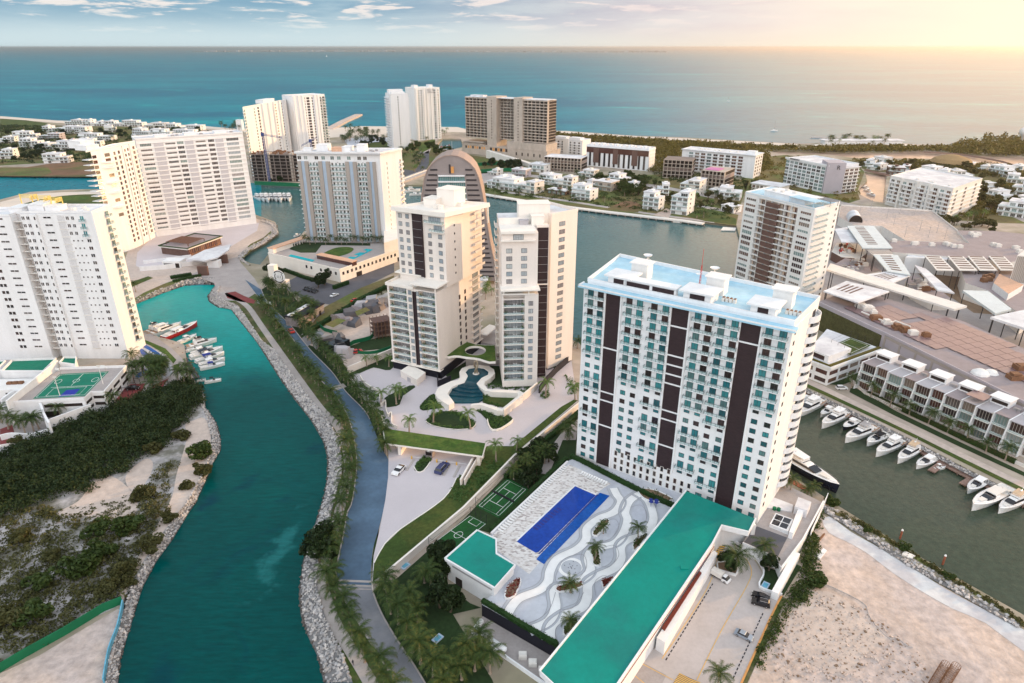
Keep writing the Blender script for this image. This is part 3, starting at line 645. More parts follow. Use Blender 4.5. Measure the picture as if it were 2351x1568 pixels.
 for k,ss in cols.items():
  off=0.0
  for i,ch in enumerate(seq[k]):
   zf=zt-fh*(i+1)
   if ch=='T':
    for s in ss:window(root,fr,s,zf+.15,2.0,2.55,'glass',1,'darkmetal',off)
    balcony(root,fr,sum(ss)/2,zf+.1,ss[1]-ss[0]+3.0,1.25,d=off)
   elif ch=='S':
    for s in ss:window(root,fr,s,zf+1.3,1.75,.95,'glass',1,'darkmetal',off)
   elif ch=='Q':
    for s in ss:window(root,fr,s,zf+.95,1.75,1.55,'glass',1,'darkmetal',off)
 sN0,sN1=cols['B'][0]-2,cols['D'][1]+1.5
 for r in range(3):
  for k in range(12):
   s=sN0+(sN1-sN0)*(k+.5)/12
   if r<2 or k<9:window(root,fr,s,z0+.3+r*2.75,1.25,2.1,'glassd',0,'offwhite',0,'arcade_window',.16)
 for(u0,v0,u1,v1),zb,bands in(((1394,655,1427,664),z0,(6,11,12,15)),((1545.5,692,1584,705),z0+7,(2,5,6,7,8,11,12,15)),((1703,740,1747.5,755),z0,(2,))):
  s0,s1=fr.on(u0,v0)[0],fr.on(u1,v1)[0]
  ed=[zt]+[zt-fh*k for k in bands]+[zb]
  for k in range(len(ed)-1):
   b=MB();b.box(s0,s1,0,.12,ed[k+1]+.25,ed[k]-.25,0,fr);b.build('dark_panel',[M['dark']],root)
  b=MB();b.box(s0-.55,s0-.02,0,.45,zb,zt,0,fr);b.box(s1+.02,s1+.55,0,.45,zb,zt,0,fr)
  for k in bands:b.box(s0,s1,0,.3,zt-fh*k-.22,zt-fh*k+.22,0,fr)
  b.build('pilaster',[M['white']],root)
 for i in range(19):
  zf=zt-fh*(i+1)
  def mk():
   b=MB();pts=[(-4.2+8.4*j/12.,-1.9*math.sin(math.pi*j/12.)**.6)for j in range(13)]
   b.prism(pts+[(4.2,.1),(-4.2,.1)],-.25,0,0);b.wallline(pts,.2,-.5,1.5,0);return b
  rep(root,'rounded_balcony','frb',mk,[M['white']],sd.w(sd.L-4.6,0,zf),sd.a)
  for s in(3.2,):window(root,sd,s,zf+1.,1.0,1.2,'glassd',0,'darkmetal',0,'side_window')
  window(root,sd,sd.L-4.6,zf+.1,3.0,2.3,'glassd',1,'darkmetal',0,'side_window')
 return root,fr,sd
FT,FFR,FSD=front_tower()
# M1 and M2: the two cream towers
def potplant(root,p,r=.5,seed=0):
 def mk():
  rs=np.random.RandomState(seed);b=MB();c=rs.randn(26,1,3)*.34*np.array([1,1,.9])+(0,0,.75)
  q=c+rs.randn(26,4,3)*.2;b.addnp(q.reshape(-1,3),4,0);b.lathe([(.2,0),(.28,.4)],(0,0,0),7,1);return b
 rep(root,'potted_plant',('pp',seed),mk,[M['leafg'],M['dark']],p,0)
def lounge(root,fr,s,d,z):
 def mk():
  b=MB()
  for x in(-.5,.5):b.box(x-.3,x+.3,-.35,.35,.0,.35);b.box(x-.3,x+.3,.25,.4,.35,.8)
  return b
 rep(root,'lounge_chair','lc',mk,[M['fabric']],fr.w(s,d,z),fr.a)
def loggia_stack(root,fr,s0,s1,zb,fh,n,dep,wl,glassn=4,plants=True,wallm='shade'):
 """open loggias: recessed back wall with glazing, a slab and a glass balustrade per floor"""
 for i in range(n):
  z=zb+i*fh
  w=s1-s0
  window(root,fr,(s0+s1)/2,z+.1,w-1.2,fh-.75,'glassc',4,'darkmetal',-dep+.02,'sliding_door')
  b=MB();
  def mk(w=w,dep=dep):
   b=MB();b.box(-w/2,w/2,-.02,.10,-.28,.12,0);b.box(-w/2+.05,w/2-.05,-.06,-.02,.12,1.05,1);b.box(-w/2,w/2,-.08,.0,1.0,1.07,2);return b
  rep(root,'balcony_rail',('lg',round(w,2)),mk,[M['creamlight'],M['rail'],M['darkmetal']],fr.w((s0+s1)/2,.02,z),fr.a)
  if plants:
   potplant(root,fr.w(s0+.8,-.8,z+.05),seed=i%3);potplant(root,fr.w(s1-.8,-.7,z+.05),seed=(i+1)%3);lounge(root,fr,(s0+s1)/2+.6,-1.3,z+.05)
def cream_tower_a():
 z0,zm,zt=4.,43.5,75.
 Ld=40.
 P=G(903,838,4);Q=G(1010,862,4);fr=Fr(P,Q);nb=-fr.n
 root=empty('apartment_tower',(P.x,P.y,LZ),'stepped cream tower with dark glass strip, standing left of its taller-looking twin','apartment tower')
 w=fr.L;m=M['cream']
 s_l0,s_l1=.9,w*.40;s_r0,s_r1=w*.645,w-.7
 dk0,dk1=w*.535,w*.60
 fh=(zm-z0-3.0)/11.;zb=z0+3.0
 b=MB();dep=2.6
 b.box(0,w,-Ld,-dep,zb-.6,zm,0,fr)
 b.box(0,s_l0,-dep,0,zb-.6,zm,0,fr);b.box(s_l1,s_r0,-dep,0,zb-.6,zm,0,fr);b.box(s_r1,w,-dep,0,zb-.6,zm,0,fr)
 for i in range(12):
  z=zb+i*fh
  b.box(s_l0,s_l1,-dep,-.002,z-.3,z+.04,0,fr);b.box(s_r0,s_r1,-dep,-.002,z-.3,z+.04,0,fr)
 b.build('lower_wall',[m],root)
 b=MB();b.box(-.4,w+.4,-Ld,-.6,LZ,zb-.6,1,fr);b.box(-.8,w+.6,-dep,.5,zb-.95,zb-.6,0,fr);b.build('plinth',[M['creamlight'],M['black']],root)
 loggia_stack(root,fr,s_l0,s_l1,zb,fh,11,dep,0);loggia_stack(root,fr,s_r0,s_r1,zb,fh,11,dep,0)
 b=MB();b.box(dk0,dk1,0,.10,zb,zm-1,0,fr);b.box(dk0-.12,dk0,0,.5,zb,zm-1,0,fr);b.build('dark_glass_strip',[M['dark']],root)
 for i in range(11):
  z=zb+i*fh
  window(root,fr,w*.47,z+.55,1.7,2.0,'glassc',1);window(root,fr,w*.625,z+.55,1.3,2.0,'glassc',1)
 b=MB();b.box(-.6,w*.55,-13,.5,zm,zm+.35,0,fr);b.box(-.6,w*.55,.2,.5,zm+.35,zm+1.3,0,fr);b.box(-.6,-.3,-13,.2,zm+.35,zm+1.3,0,fr);b.build('terrace',[M['creamlight']],root)
 b=MB();b.box(w*.5,w+1.2,-9.5,.8,zm+2.2,zm+2.75,0,fr);b.box(w*.52,w*.54,-.5,.0,zm,zm+2.2,0,fr);b.box(w-.6,w-.2,-.4,.0,zm,zm+2.2,0,fr);b.build('canopy',[M['creamlight']],root)
 b=MB();b.box(-1.2,w*.5,-13.5,-8.2,zm+3.1,zm+3.6,0,fr);b.build('canopy',[M['creamlight']],root)
 U=Fr(Vector((-50.6,288.2)),Vector((-28.4,276.6)));uw=U.L;UD=31.
 zu=zm
 b=MB();b.box(0,uw,-UD,0,zu,zt,0,U)
 b.build('upper_wall',[m],root)
 fh2=(zt-zm-3.)/8.
 d0,d1=uw*.335,uw*.545
 b=MB();b.box(d0,d1,0,.15,zm+3,zt-.4,0,U);b.box(d1-.001,d1+.25,0,.8,zm+3,zt-.4,0,U)
 for k in range(9):b.box(d0,d1,.15,.2,zm+3+k*fh2-.06,zm+3+k*fh2+.06,1,U)
 b.build('dark_glass_strip',[M['dark'],M['metal']],root)
 for i in range(8):
  z=zm+3.+i*fh2
  for s in(.085,.235):window(root,U,uw*s,z+.6,1.75,1.9,'glassc',1)
  if i<6:
   window(root,U,uw*.69,z+.6,1.75,1.9,'glassc',1);window(root,U,uw*.90,z+.6,1.9,1.9,'glassc',2)
  else:
   window(root,U,uw*(.80 if i==7 else .86),z+.35,6. if i==7 else 4.,2.3,'glassc',4,name='sliding_door')
   balcony(root,U,uw*(.80 if i==7 else .85),z+.2,uw*(.38 if i==7 else .28),1.3,'creamlight')
 sl=[G(896,478,76).xy,G(1021.6,494,76).xy,G(1125,469.6,76).xy,G(1012,462,76).xy]
 b=MB();b.prism(sl,zt,zt+1.0,0);b.wallline([tuple(Vector(p)*.985+Vector((-.45,4.3))*.985*1.0)for p in sl]+[tuple(Vector(sl[0])*.985+Vector((-.45,4.3))*.985)],.3,zt+1.0,zt+1.9,0);b.build('roof',[M['creamlight'],M['roofw']],root)
 zr=zt+1.
 for(s0,s1,e0,e1,h)in((.34,.60,-16,-9,3.4),(.52,.88,-22,-13,7.2),(.60,.68,-8.5,-7.0,1.3),(.70,.78,-8,-6.5,1.6),(.88,.96,-17,-15.5,1.5)):roofbox(root,U,uw*s0,uw*s1,e0,e1,zr,zr+h,'creamlight')
 R=Fr(U.w(uw,0,0),U.w(uw,-UD,0));RL=Fr(fr.w(w,0,0),fr.w(w,-Ld,0))
 for i in range(7):window(root,R,UD*.24,zm+3+i*fh2+1.3,.7,.9,'glassd',0,'darkmetal',0,'side_window')
 for i in range(11):
  z=zb+i*fh
  if i<9:window(root,RL,Ld*.50,z+.6,1.3,2.0,'glassw',1,'darkmetal',0,'side_window');window(root,RL,Ld*.63,z+1.6,1.3,2.0,'glassw',1,'darkmetal',0,'side_window')
  window(root,RL,Ld*.88,z+.2,5.5,2.6,'glassc',5,'darkmetal',0,'sliding_door')
  b=MB();b.box(Ld*.76,Ld,0,1.4,z-.3,z,0,RL);b.build('side_slab',[m],root)
 for i in range(8):
  z=zm+3+i*fh2
  b=MB();b.box(UD*.72,UD,0,1.5,z-.3,z,0,R);b.box(UD*.72,UD,1.35,1.5,z,z+.9,0,R);b.build('side_slab',[m],root)
 b=MB();b.box(UD-.5,UD,3.2,3.8,zt-9,zt,0,R);b.box(UD*.4,UD*.4+.5,1.4,1.6,zt-1.5,zt,0,R);b.build('pergola_post',[M['creamlight']],root)
 return root,fr
M1,M1F=cream_tower_a()
def cream_tower_b():
 z0,zt,zm=4.,74.,46.
 P=G(1154,884,4);Q=G(1233,881,4);fr=Fr(P,Q);w=fr.L;m=M['cream']
 root=empty('apartment_tower',(P.x,P.y,LZ),'stepped cream tower with sunlit orange front, standing right of its twin','apartment tower')
 fh=3.45;zb=6.;dep=2.6;D=34.
 s0,s1=.6,w*.62
 n=int((zm-zb)/fh)
 b=MB();b.box(0,w,-D,-dep,z0-1,zm,0,fr);b.box(0,s0,-dep,0,z0-1,zm,0,fr);b.box(s1,w,-dep,0,z0-1,zm,0,fr)
 for i in range(n+1):b.box(s0,s1,-dep,-.002,zb+i*fh-.3,zb+i*fh+.04,0,fr)
 b.box(s0,s1,-dep,-.002,z0-1,zb-.3,0,fr);b.build('lower_wall',[m],root)
 loggia_stack(root,fr,s0,s1,zb,fh,n,dep,0)
 for i in range(n):window(root,fr,w*.79,zb+i*fh+.5,1.9,1.9,'glassc',1)
 b=MB();b.box(-.5,w+.6,-7,.8,zm+1.6,zm+2.2,0,fr);b.box(-.3,w*.9,-6,.4,zm,zm+.4,0,fr);b.box(.5,.9,-.3,.1,zm,zm+1.6,0,fr);b.box(w*.72,w*.72+.4,-.3,.1,zm,zm+1.6,0,fr);b.build('canopy',[M['creamlight']],root)
 U=Fr(fr.w(.2,-4.5,0),fr.w(w*1.0,-4.5,0));uw=U.L
 b=MB();b.box(0,uw,-D+4.5,0,zm,zt-3,0,U);b.build('upper_wall',[m],root)
 nf=int((zt-4-zm-2.6)/3.3)
 for i in range(nf-1):
  for s in(.21,.62):window(root,U,uw*s,zm+2.9+i*3.3+.4,2.4,1.9,'glassc',1)
 window(root,U,uw*.46,zt-5.9,4.2,2.2,'glassc',3,name='sliding_door')
 b=MB();b.box(-.3,uw*.92,-.2,1.3,zt-6.4,zt-5.9,0,U);b.box(-.3,uw*.92,-.2,1.2,zt-3.2,zt-2.2,0,U);b.box(-.3,uw*.95,-12,-.2,zt-3,zt-2.2,0,U);b.box(-.3,uw*.95,-12.4,-12,zt-2.2,zt+.3,0,U);b.build('terrace',[M['creamlight']],root)
 x0,x1=w+.02,w+5.1
 b=MB();b.box(x0,x1,-D,-9.5,z0-1,zt-2,0,fr);b.box(x0+.15,x1-.2,-9.5,-9.35,z0-1,zt-2.4,1,fr);b.box(x0,x1+.2,-10,-9.1,zm+.8,zm+1.3,0,fr);b.box(x0,x1,-10,-9.2,zt-2.2,zt-1.2,0,fr);b.build('dark_glass_strip',[m,M['dark']],root)
 b=MB()
 for k in range(19):b.box(x0+.2,x1-.25,-9.35,-9.3,z0+k*3.45,z0+k*3.45+.12,0,fr)
 b.build('glazing_bars',[M['metal']],root)
 a=G(1259,842,4);c=G(1313,822,4);Rw=Fr(a,c);rw=Rw.L
 b=MB();b.box(-.3,rw,-20,0,z0-1,zt+.5,0,Rw);b.build('right_wing',[m],root)
 for i in range(19):window(root,Rw,rw*.40,zb+i*3.5+.6,3.3,1.9,'glassc',3)
 zr=zt+.5
 b=MB();q=[Rw.w(-.3,0,0)[:2],Rw.w(rw,0,0)[:2],Rw.w(rw,-20,0)[:2],Rw.w(-.3,-20,0)[:2]];parapet(b,q,zr,1.3,.4,0);b.box(.2,rw-.5,-19.5,-.5,zr,zr+.15,1,Rw);b.build('roof',[M['cream'],M['roofw']],root)
 roofbox(root,fr,w*.55,w+6.5,-26,-18,zt-3,zt+5.5,'creamlight');roofbox(root,fr,w*.88,w+3.5,-17.5,-13,zt-3,zt+1.5,'creamlight');roofbox(root,fr,w*.55,w*.80,-17.5,-14,zt-3,zt-.4,'grey')
 b=MB();b.box(-.1,uw+.4,-D+4.5,-12.5,zt-3,zt-1.6,0,U);b.build('roof',[M['roofw']],root)
 Lf=Fr(fr.w(0,-D,0),fr.w(0,0,0))
 for i in range(19):b=MB();b.box(4,12,0,1.4,zb+i*3.5-.2,zb+i*3.5,0,Lf);b.box(4,12,1.2,1.4,zb+i*3.5,zb+i*3.5+1,0,Lf);b.build('side_slab',[M['creamlight']],root)
 return root,fr
M2,M2F=cream_tower_b()
# tower D: white tower with brown panels, right
def tower_d():
 zt=60.;FL,FRc,BR=G(1712,443,zt),G(1870.6,482,zt),G(1927.8,467,zt)
 fr,sd=Fr(FL,FRc),Fr(FRc,BR);w=fr.L;BL=FL.xy+(BR-FRc).xy
 root=empty('apartment_tower',(FL.x,FL.y,LZ),'white waterfront tower with brown panels between its balconies and a roof terrace','apartment tower')
 a,c=fr.on(1741,470)[0],fr.on(1830,490)[0];dep=1.8;fh=3.35;n=17
 b=MB();b.prism([fr.w(0,-dep,0)[:2],fr.w(w,-dep,0)[:2],BR.xy,BL],LZ,zt,0)
 b.box(0,a,-dep,0,LZ,zt,0,fr);b.box(c,w,-dep,0,LZ,zt,0,fr);b.box(a,c,-dep,0,zt-1.0,zt,0,fr)
 for i in range(n):b.box(a,c,-dep,.8,zt-1-fh*(i+1)-.16,zt-1-fh*(i+1)+.1,0,fr);b.box(a,c,.7,.8,zt-1-fh*(i+1)+.1,zt-1-fh*(i+1)+.55,0,fr)
 for k in range(7):s=a+(c-a)*k/6.;b.box(s-.14,s+.14,-dep,-.1,LZ,zt-1,0,fr)
 b.build('wall',[M['white2']],root)
 b=MB();b.box(a+.1,c-.1,-dep,-dep+.04,LZ,zt-1,0,fr);b.build('loggia_back',[mat('warm_loggia',(.62,.50,.40),.85)],root)
 p0,p1=fr.on(1760,475)[0],fr.on(1789,483)[0]
 for i in range(n-1):
  z=zt-1-fh*(i+1)
  b=MB();b.box(p0,p1,.82,.92,z+.1,z+2.75,0,fr);b.box(p1-.02,p1,-.4,.82,z+.1,z+2.75,0,fr);b.build('brown_panel',[M['brown']],root)
  for s,ww in((a+2.3,2.6),(p1+1.2,1.0),(p1+3.6,1.9),(c-1.9,2.6)):fwindow(root,fr,s,z+.12,ww,2.4,'glassw',1,'offwhite',-dep+.1,'balcony_door')
  h=1.2 if i in(0,1,3,4,5,11,12)else 2.0
  fwindow(root,fr,a*.47,z+.9,a*.66,h,'glassw' if i%3 else 'glassg',4);fwindow(root,fr,(c+w)/2+.3,z+.9,(w-c)*.62,h,'glassw' if(i+1)%4 else 'glassg',4)
  fwindow(root,sd,sd.L*.77,z+.9,sd.L*.30,1.4,'glassg' if i%2 else 'glassd',4)
  fwindow(root,sd,sd.L*.26,z+.2,sd.L*.26,2.2,'glassw',2,'offwhite',0,'balcony_door')
  balcony(root,sd,sd.L*.29,z+.1,sd.L*.46,1.5)
  balcony(root,fr,-.7,z+.1,1.3,1.0,d=-4)
 b=MB();q=[FL.xy,FRc.xy,BR.xy,BL];b.prism(q,zt,zt+.2,0);parapet(b,q,zt+.2,.8,.4,1);b.build('roof',[M['roofb'],M['white']],root)
 b=MB();b.box(w*.22,w*.8,-16,-3.5,zt+.2,zt+3.2,0,fr);b.box(w*.2,w*.82,-16.5,-3.2,zt+3.2,zt+3.6,0,fr);b.build('penthouse',[M['white']],root)
 b=MB();b.box(w*.62,w*.97,-9,-1,zt+3.4,zt+3.7,0,fr)
 for s in(.63,.95):
  for d in(-1.4,-8.6):b.box(w*s,w*s+.25,d,d+.25,zt+.2,zt+3.4,0,fr)
 b.build('terrace_canopy',[M['roofb']],root)
 b=MB();b.box(w*.68,w*1.0,-19,-12,zt+2.9,zt+3.1,0,fr)
 for k in range(5):b.box(w*.68,w,-19+k*1.6,-18.8+k*1.6,zt+3.1,zt+3.3,0,fr)
 for s in(.69,.98):
  for d in(-12.5,-18.6):b.box(w*s,w*s+.25,d,d+.25,zt+.2,zt+2.9,0,fr)
 b.build('pergola',[M['metal']],root)
 hvac(root,fr,[(w*.3,-5,2.2),(w*.4,-6,1.8),(w*.5,-10,2.4),(w*.36,-12,2)],zt+3.6,'offwhite')
tower_d()
# tower A: white tower at the left edge
def tower_a():
 P=G(297,823,2);Rb=G(326,814,2);zt=72.5
 fr=Fr(P+Vector((-95,0,0)),P);sd=Fr(P,Vector((P.x+1.0,P.y+16,0)));w=fr.L
 root=empty('apartment_tower',(P.x,P.y,LZ),'white tower with lattice screens and slit windows at the left edge','apartment tower')
 S=lambda u:fr.on(u,521)[0]
 sl=S(36)
 b=MB();b.box(S(54),w,-16,0,LZ,zt,0,fr);b.box(0,sl,-14,1.5,LZ,zt-1,0,fr);b.box(sl,S(54),-14,-3,LZ,zt-1,0,fr)
 b.box(S(78),S(92),0,.9,LZ,zt,0,fr);b.build('wall',[M['white']],root)
 fh=3.42
 c1=empty('x',(0,0,0));bpy.data.objects.remove(c1)
 for i in range(19):
  z=zt-3.4-fh*i
  if z<LZ+2:break
  fwindow(root,fr,S(114),z+1.5,3.2,.7,'glassd',1,'white',0,'slit_window')
  fwindow(root,fr,S(8),z+1.2,3.6,.7,'glassd',1,'white',1.5,'slit_window')
  if i>2:fwindow(root,fr,S(-25),z+.8,1.3,1.4,'glassd',0,'white',1.5);fwindow(root,fr,S(-34),z+.8,1.3,1.4,'glassd',0,'white',1.5)
  def lat():
   b=MB()
   for k in range(8):b.box(-1.6+k*.45,-1.6+k*.45+.17,-.14,0,0,2.7,0)
   for k in range(7):b.box(-1.6,1.72,-.12,0,k*.43,k*.43+.15,0)
   b.box(-1.55,1.65,-.02,.05,.05,2.6,1);return b
  rep(root,'lattice_screen','lat',lat,[M['white'],M['grey']],fr.w(S(145),0,z+.2),fr.a)
  rep(root,'lattice_screen','lat',lat,[M['white'],M['grey']],fr.w(S(45),-2.9,z+.2),fr.a)
  b=MB();b.box(sl,S(54),-3,.4,z-.15,z+.12,0,fr);b.box(S(136),S(156),0,.35,z-.1,z+.1,0,fr);b.build('floor_slab',[M['offwhite']],root)
  fwindow(root,fr,S(33.5),z+.2,1.6,2.4,'glassw',0,'white',-2.95)
  fwindow(root,fr,S(59),z+.9,1.2,1.4,'glassd');fwindow(root,fr,S(70),z+.9,1.2,1.4,'glassd');fwindow(root,fr,S(88.5),z+1.,.6,1.4,'glassd',0,'white',.9)
  if i<3:
   fwindow(root,fr,S(160),z+.9,1.2,1.4,'glassd');fwindow(root,fr,S(172),z+.9,1.1,1.4,'glassd')
   fwindow(root,fr,S(193),z+.2,1.5,2.3,'glass',1);balcony(root,fr,S(194),z+.1,2.6,.9)
  else:
   for u in(161,171,181):fwindow(root,fr,S(u),z+1.3,.6,.6,'glassd',0,'white',0,'small_window')
   fwindow(root,fr,S(197),z+.9,1.6,1.4,'glassd',1)
  fwindow(root,sd,9.8,z+.2,1.7,2.3,'glassg',0,'white',0,'balcony_door');balcony(root,sd,10.2,z+.1,2.6,1.2)
 b=MB();q=[fr.w(S(54),-.4,0)[:2],fr.w(w-.3,-.4,0)[:2],fr.w(w-.3,-15.7,0)[:2],fr.w(S(54),-15.7,0)[:2]];b.prism(q,zt,zt+.25,0);parapet(b,q,zt+.25,.9,.4,1)
 q=[fr.w(0,1.2,0)[:2],fr.w(sl-.2,1.2,0)[:2],fr.w(sl-.2,-13.7,0)[:2],fr.w(0,-13.7,0)[:2]];b.prism(q,zt-1,zt-.75,0);parapet(b,q,zt-.75,.9,.4,1);b.build('roof',[M['roofw'],M['white']],root)
 roofbox(root,fr,S(62),S(98),-13,-4,zt+.25,zt+3.2);roofbox(root,fr,S(100),S(132),-10,-4,zt+.25,zt+2.4);roofbox(root,fr,S(20),S(50),-11,-3,zt-.8,zt+2)
 for(u0,u1,d)in((8,50,-15),(46,92,-12),(100,128,-9)):
  b=MB();s0,s1=S(u0),S(u1)
  for k in range(4):b.box(s0,s1,d-.3,d,zt+4.0+k*.5,zt+4.2+k*.5,0,fr);b.box(s1-.3,s1,d,d+5,zt+4.0+k*.5,zt+4.2+k*.5,0,fr)
  for s in(s0,s1-.3):b.box(s,s+.3,d-.35,d+.05,zt,zt+5.8,0,fr)
  b.build('yellow_pergola',[M['yellowm']],root)
 hvac(root,fr,[(S(150),-6,2),(S(168),-9,1.6),(S(185),-5,1.8)],zt+.25,'offwhite')
tower_a()
# tower B: white twin slab with stepped balconies
def tower_b():
 z0,zt=4.,74.7;FL,FRc,BR=G(197,350,zt),G(254,341,zt),G(310,326,zt)
 root=empty('apartment_tower',(FL.x,FL.y,LZ),'broad white tower with ribbon windows and a sunlit stepped wing on its left','apartment tower')
 fr,sd=Fr(FL,FRc),Fr(FRc,BR);w,l=fr.L,sd.L;BL=FL.xy+(BR-FRc).xy;fh=3.5;n=19
 b=MB();b.prism([fr.w(w*.18,-.0,0)[:2],FRc.xy,BR.xy,BL],LZ,zt,0);b.build('wing_wall',[M['white']],root)
 for i in range(n):
  z=zt-2.2-fh*(i+1)+.6
  fwindow(root,fr,w*.28,z+.2,3.2,2.2,'glassw',0);
  if i in(0,1,4,6,9,12):fwindow(root,fr,w*.80,z+.2,4.2,2.3,'glassw',0)
  b=MB();b.box(-.3,w*.34,-5,1.2,z-.3,z,0,fr);b.box(-.3,w*.34,1.0,1.2,z,z+.5,0,fr)
  if i in(1,2,5,7,10):
   p=[fr.w(w*.45,0,0)[:2],fr.w(w*.8,2.6,0)[:2],fr.w(w+.6,.3,0)[:2],fr.w(w,-1,0)[:2]];b.prism(p,z-.4,z+.7,0)
  b.build('balcony',[M['white']],root)
  for t in(.10,.27):fwindow(root,sd,l*t,z+.25,2.6,2.2,'glassw',0,'white',0)
  for t in(.52,.64):fwindow(root,sd,l*t,z+.5,1.9,1.9,'glassw',0,'white',0)
  fwindow(root,sd,l*.88,z+.2,3.0,2.4,'glassw',0,'white',0,'balcony_door')
  b=MB();b.box(0,l*.38,0,.5,z-.3,z+.15,0,sd);b.box(l*.76,l,0,.9,z-.3,z+.6,0,sd);b.build('balcony',[M['white2']],root)
 b=MB();b.box(l*.40,l*.44,0,.8,LZ,zt,0,sd);b.box(l*.70,l*.74,0,.8,LZ,zt,0,sd);b.build('pier',[M['white2']],root)
 b=MB();q=[FL.xy,FRc.xy,BR.xy,BL];b.prism(q,zt,zt+.3,0);parapet(b,q,zt+.3,.9,.4,1);b.build('roof',[M['roofw'],M['white']],root)
 roofbox(root,fr,w*.2,w*.7,-14,-3,zt+.3,zt+3.5);roofbox(root,fr,w*.55,w*1.1,-28,-16,zt+.3,zt+5)
 za=76.;A,B=G(311,322,za),G(557,306,za);m=Fr(A,B);L=m.L;D=20
 S=lambda u:m.on(u,360)[0]
 b=MB();b.box(0,L,-D,0,LZ,za,0,m)
 for i in range(20):z=za-2.-fh*i;b.box(0,L,0,.35,z-.9,z-.1,0,m)
 b.build('main_wall',[M['white']],root)
 for(u0,u1)in((359,381),(431,450),(501,519)):
  b=MB();b.box(S(u0),S(u1),0,.2,LZ+4,za-2,0,m);b.build('louvre_panel',[M['lattice']],root)
 for i in range(19):
  z=za-2.-fh*i-3.4
  r=(i*7)%5
  fwindow(root,m,S(340),z+.55,7.5,1.2 if r else 1.9,'glassg' if r<2 else 'glassd',6)
  fwindow(root,m,S(397),z+.8,6.8,1.1 if r!=3 else 1.9,'glassd',7);fwindow(root,m,S(420),z+.5,4.4,1.9,'glassg' if i%4==0 else 'glassd',3)
  fwindow(root,m,S(467),z+.8,7.2,1.1 if r!=2 else 1.9,'glassd',7);fwindow(root,m,S(491),z+.5,4.2,1.9,'glassd',3)
  fwindow(root,m,S(540),z+.4,9.2,2.0,'glassg' if r in(0,3)else 'glassc',7)
 e=Fr(m.w(L,0,0),m.w(L,-D,0))
 for i in range(19):fwindow(root,e,D*.5,za-2-fh*i-3.0,D*.8,2.0,'glassg',8,'white',0,'end_window')
 b=MB();b.box(-.3,L+.3,-D,.4,za,za+.4,0,m);q=[m.w(-.3,.3,0)[:2],m.w(L+.3,.3,0)[:2],m.w(L+.3,-D,0)[:2],m.w(-.3,-D,0)[:2]];parapet(b,q,za+.4,.8,.4,1);b.build('roof',[M['roofw'],M['white']],root)
 for t in(.18,.45,.74):roofbox(root,m,L*t,L*t+9,-13,-5,za+.4,za+2.2)
 hvac(root,m,[(L*.33,-6,2.4),(L*.38,-9,2),(L*.6,-7,2.4),(L*.9,-8,2.2)],za+.4)
tower_b()
def pavilion():
 P,Q,R_=G(364,565,8),G(430,572,8),G(510,543,8)
 root=empty('pavilion',(Q.x,Q.y,LZ),'low pavilion with slatted pergola and planted roof edge below the broad white tower','pavilion')
 f1,f2=Fr(P,Q),Fr(Q,R_);T=P.xy+(R_-Q).xy
 b=MB();q=[f1.w(1,-1,0)[:2],f1.w(f1.L-1,-1,0)[:2],f2.w(f2.L-1,-1,0)[:2],(T.x+1,T.y-1)];b.prism(q,LZ,7.2,0);b.build('wall',[M['brown']],root)
 b=MB();q=[P.xy,Q.xy,R_.xy,T];b.prism(q,7.2,8.2,0,1);parapet(b,q,8.2,.5,1.2,2);b.build('roof',[M['offwhite'],M['roofg'],M['hedge']],root)
 b=MB()
 for k in range(16):b.box(f2.L*.15,f2.L*.6,-4-k*1.3,-3.6-k*1.3,10,10.3,0,f2)
 for k in(0,15):
  for s in(.15,.6):b.box(f2.L*s-.2,f2.L*s+.2,-4.1-k*1.3,-3.7-k*1.3,8,10,0,f2)
 b.build('pergola',[M['brown']],root)
 for k in range(6):fwindow(root,f2,f2.L*(.1+.16*k),3.,f2.L*.13,3.6,'glassw',2,'orange',-.9)
 r2=empty('entrance_canopy',G(490,600,2),'white curved entrance canopy on two brown piers above the cove','canopy')
 b=MB();pts=[(430,596),(470,575),(531,562),(525,575),(500,592),(470,600)]
 b.prism([p.xy for p in W(pts,8.5)],8.2,9.0,0);b.build('roof',[M['roofw']],r2)
 for(u,v)in((468,632),(513,604)):p=G(u,v,2);b=MB();b.box(p.x-3.3,p.x+3.3,p.y-.7,p.y+.9,LZ,8.2);b.build('pier',[M['brown']],r2)
 p=G(490,615,2);b=MB();b.box(p.x-4,p.x+4,p.y,p.y+5,LZ,6.8);b.build('gatehouse_wall',[M['white']],r2)
 r3=empty('ramp_wall',G(400,620,2),'white stepped ramp and garage wall in front of the pavilion','wall')
 b=MB();b.wallline([(p.x,p.y)for p in W([(322,623),(380,618),(440,610),(500,598)],2)],.6,LZ,LZ+3.2);b.wallline([(p.x,p.y)for p in W([(330,606),(380,600),(440,592)],2)],.6,LZ,LZ+2.4);b.build('wall',[M['white']],r3)
 p=G(400,612,2);b=MB();b.box(p.x-6,p.x+6,p.y-3,p.y+6,LZ,LZ+4.6);b.box(p.x-5.2,p.x+5.2,p.y-3.05,p.y-3,LZ,LZ+3.2,1);b.build('garage',[M['white'],M['void']],r3)
pavilion()
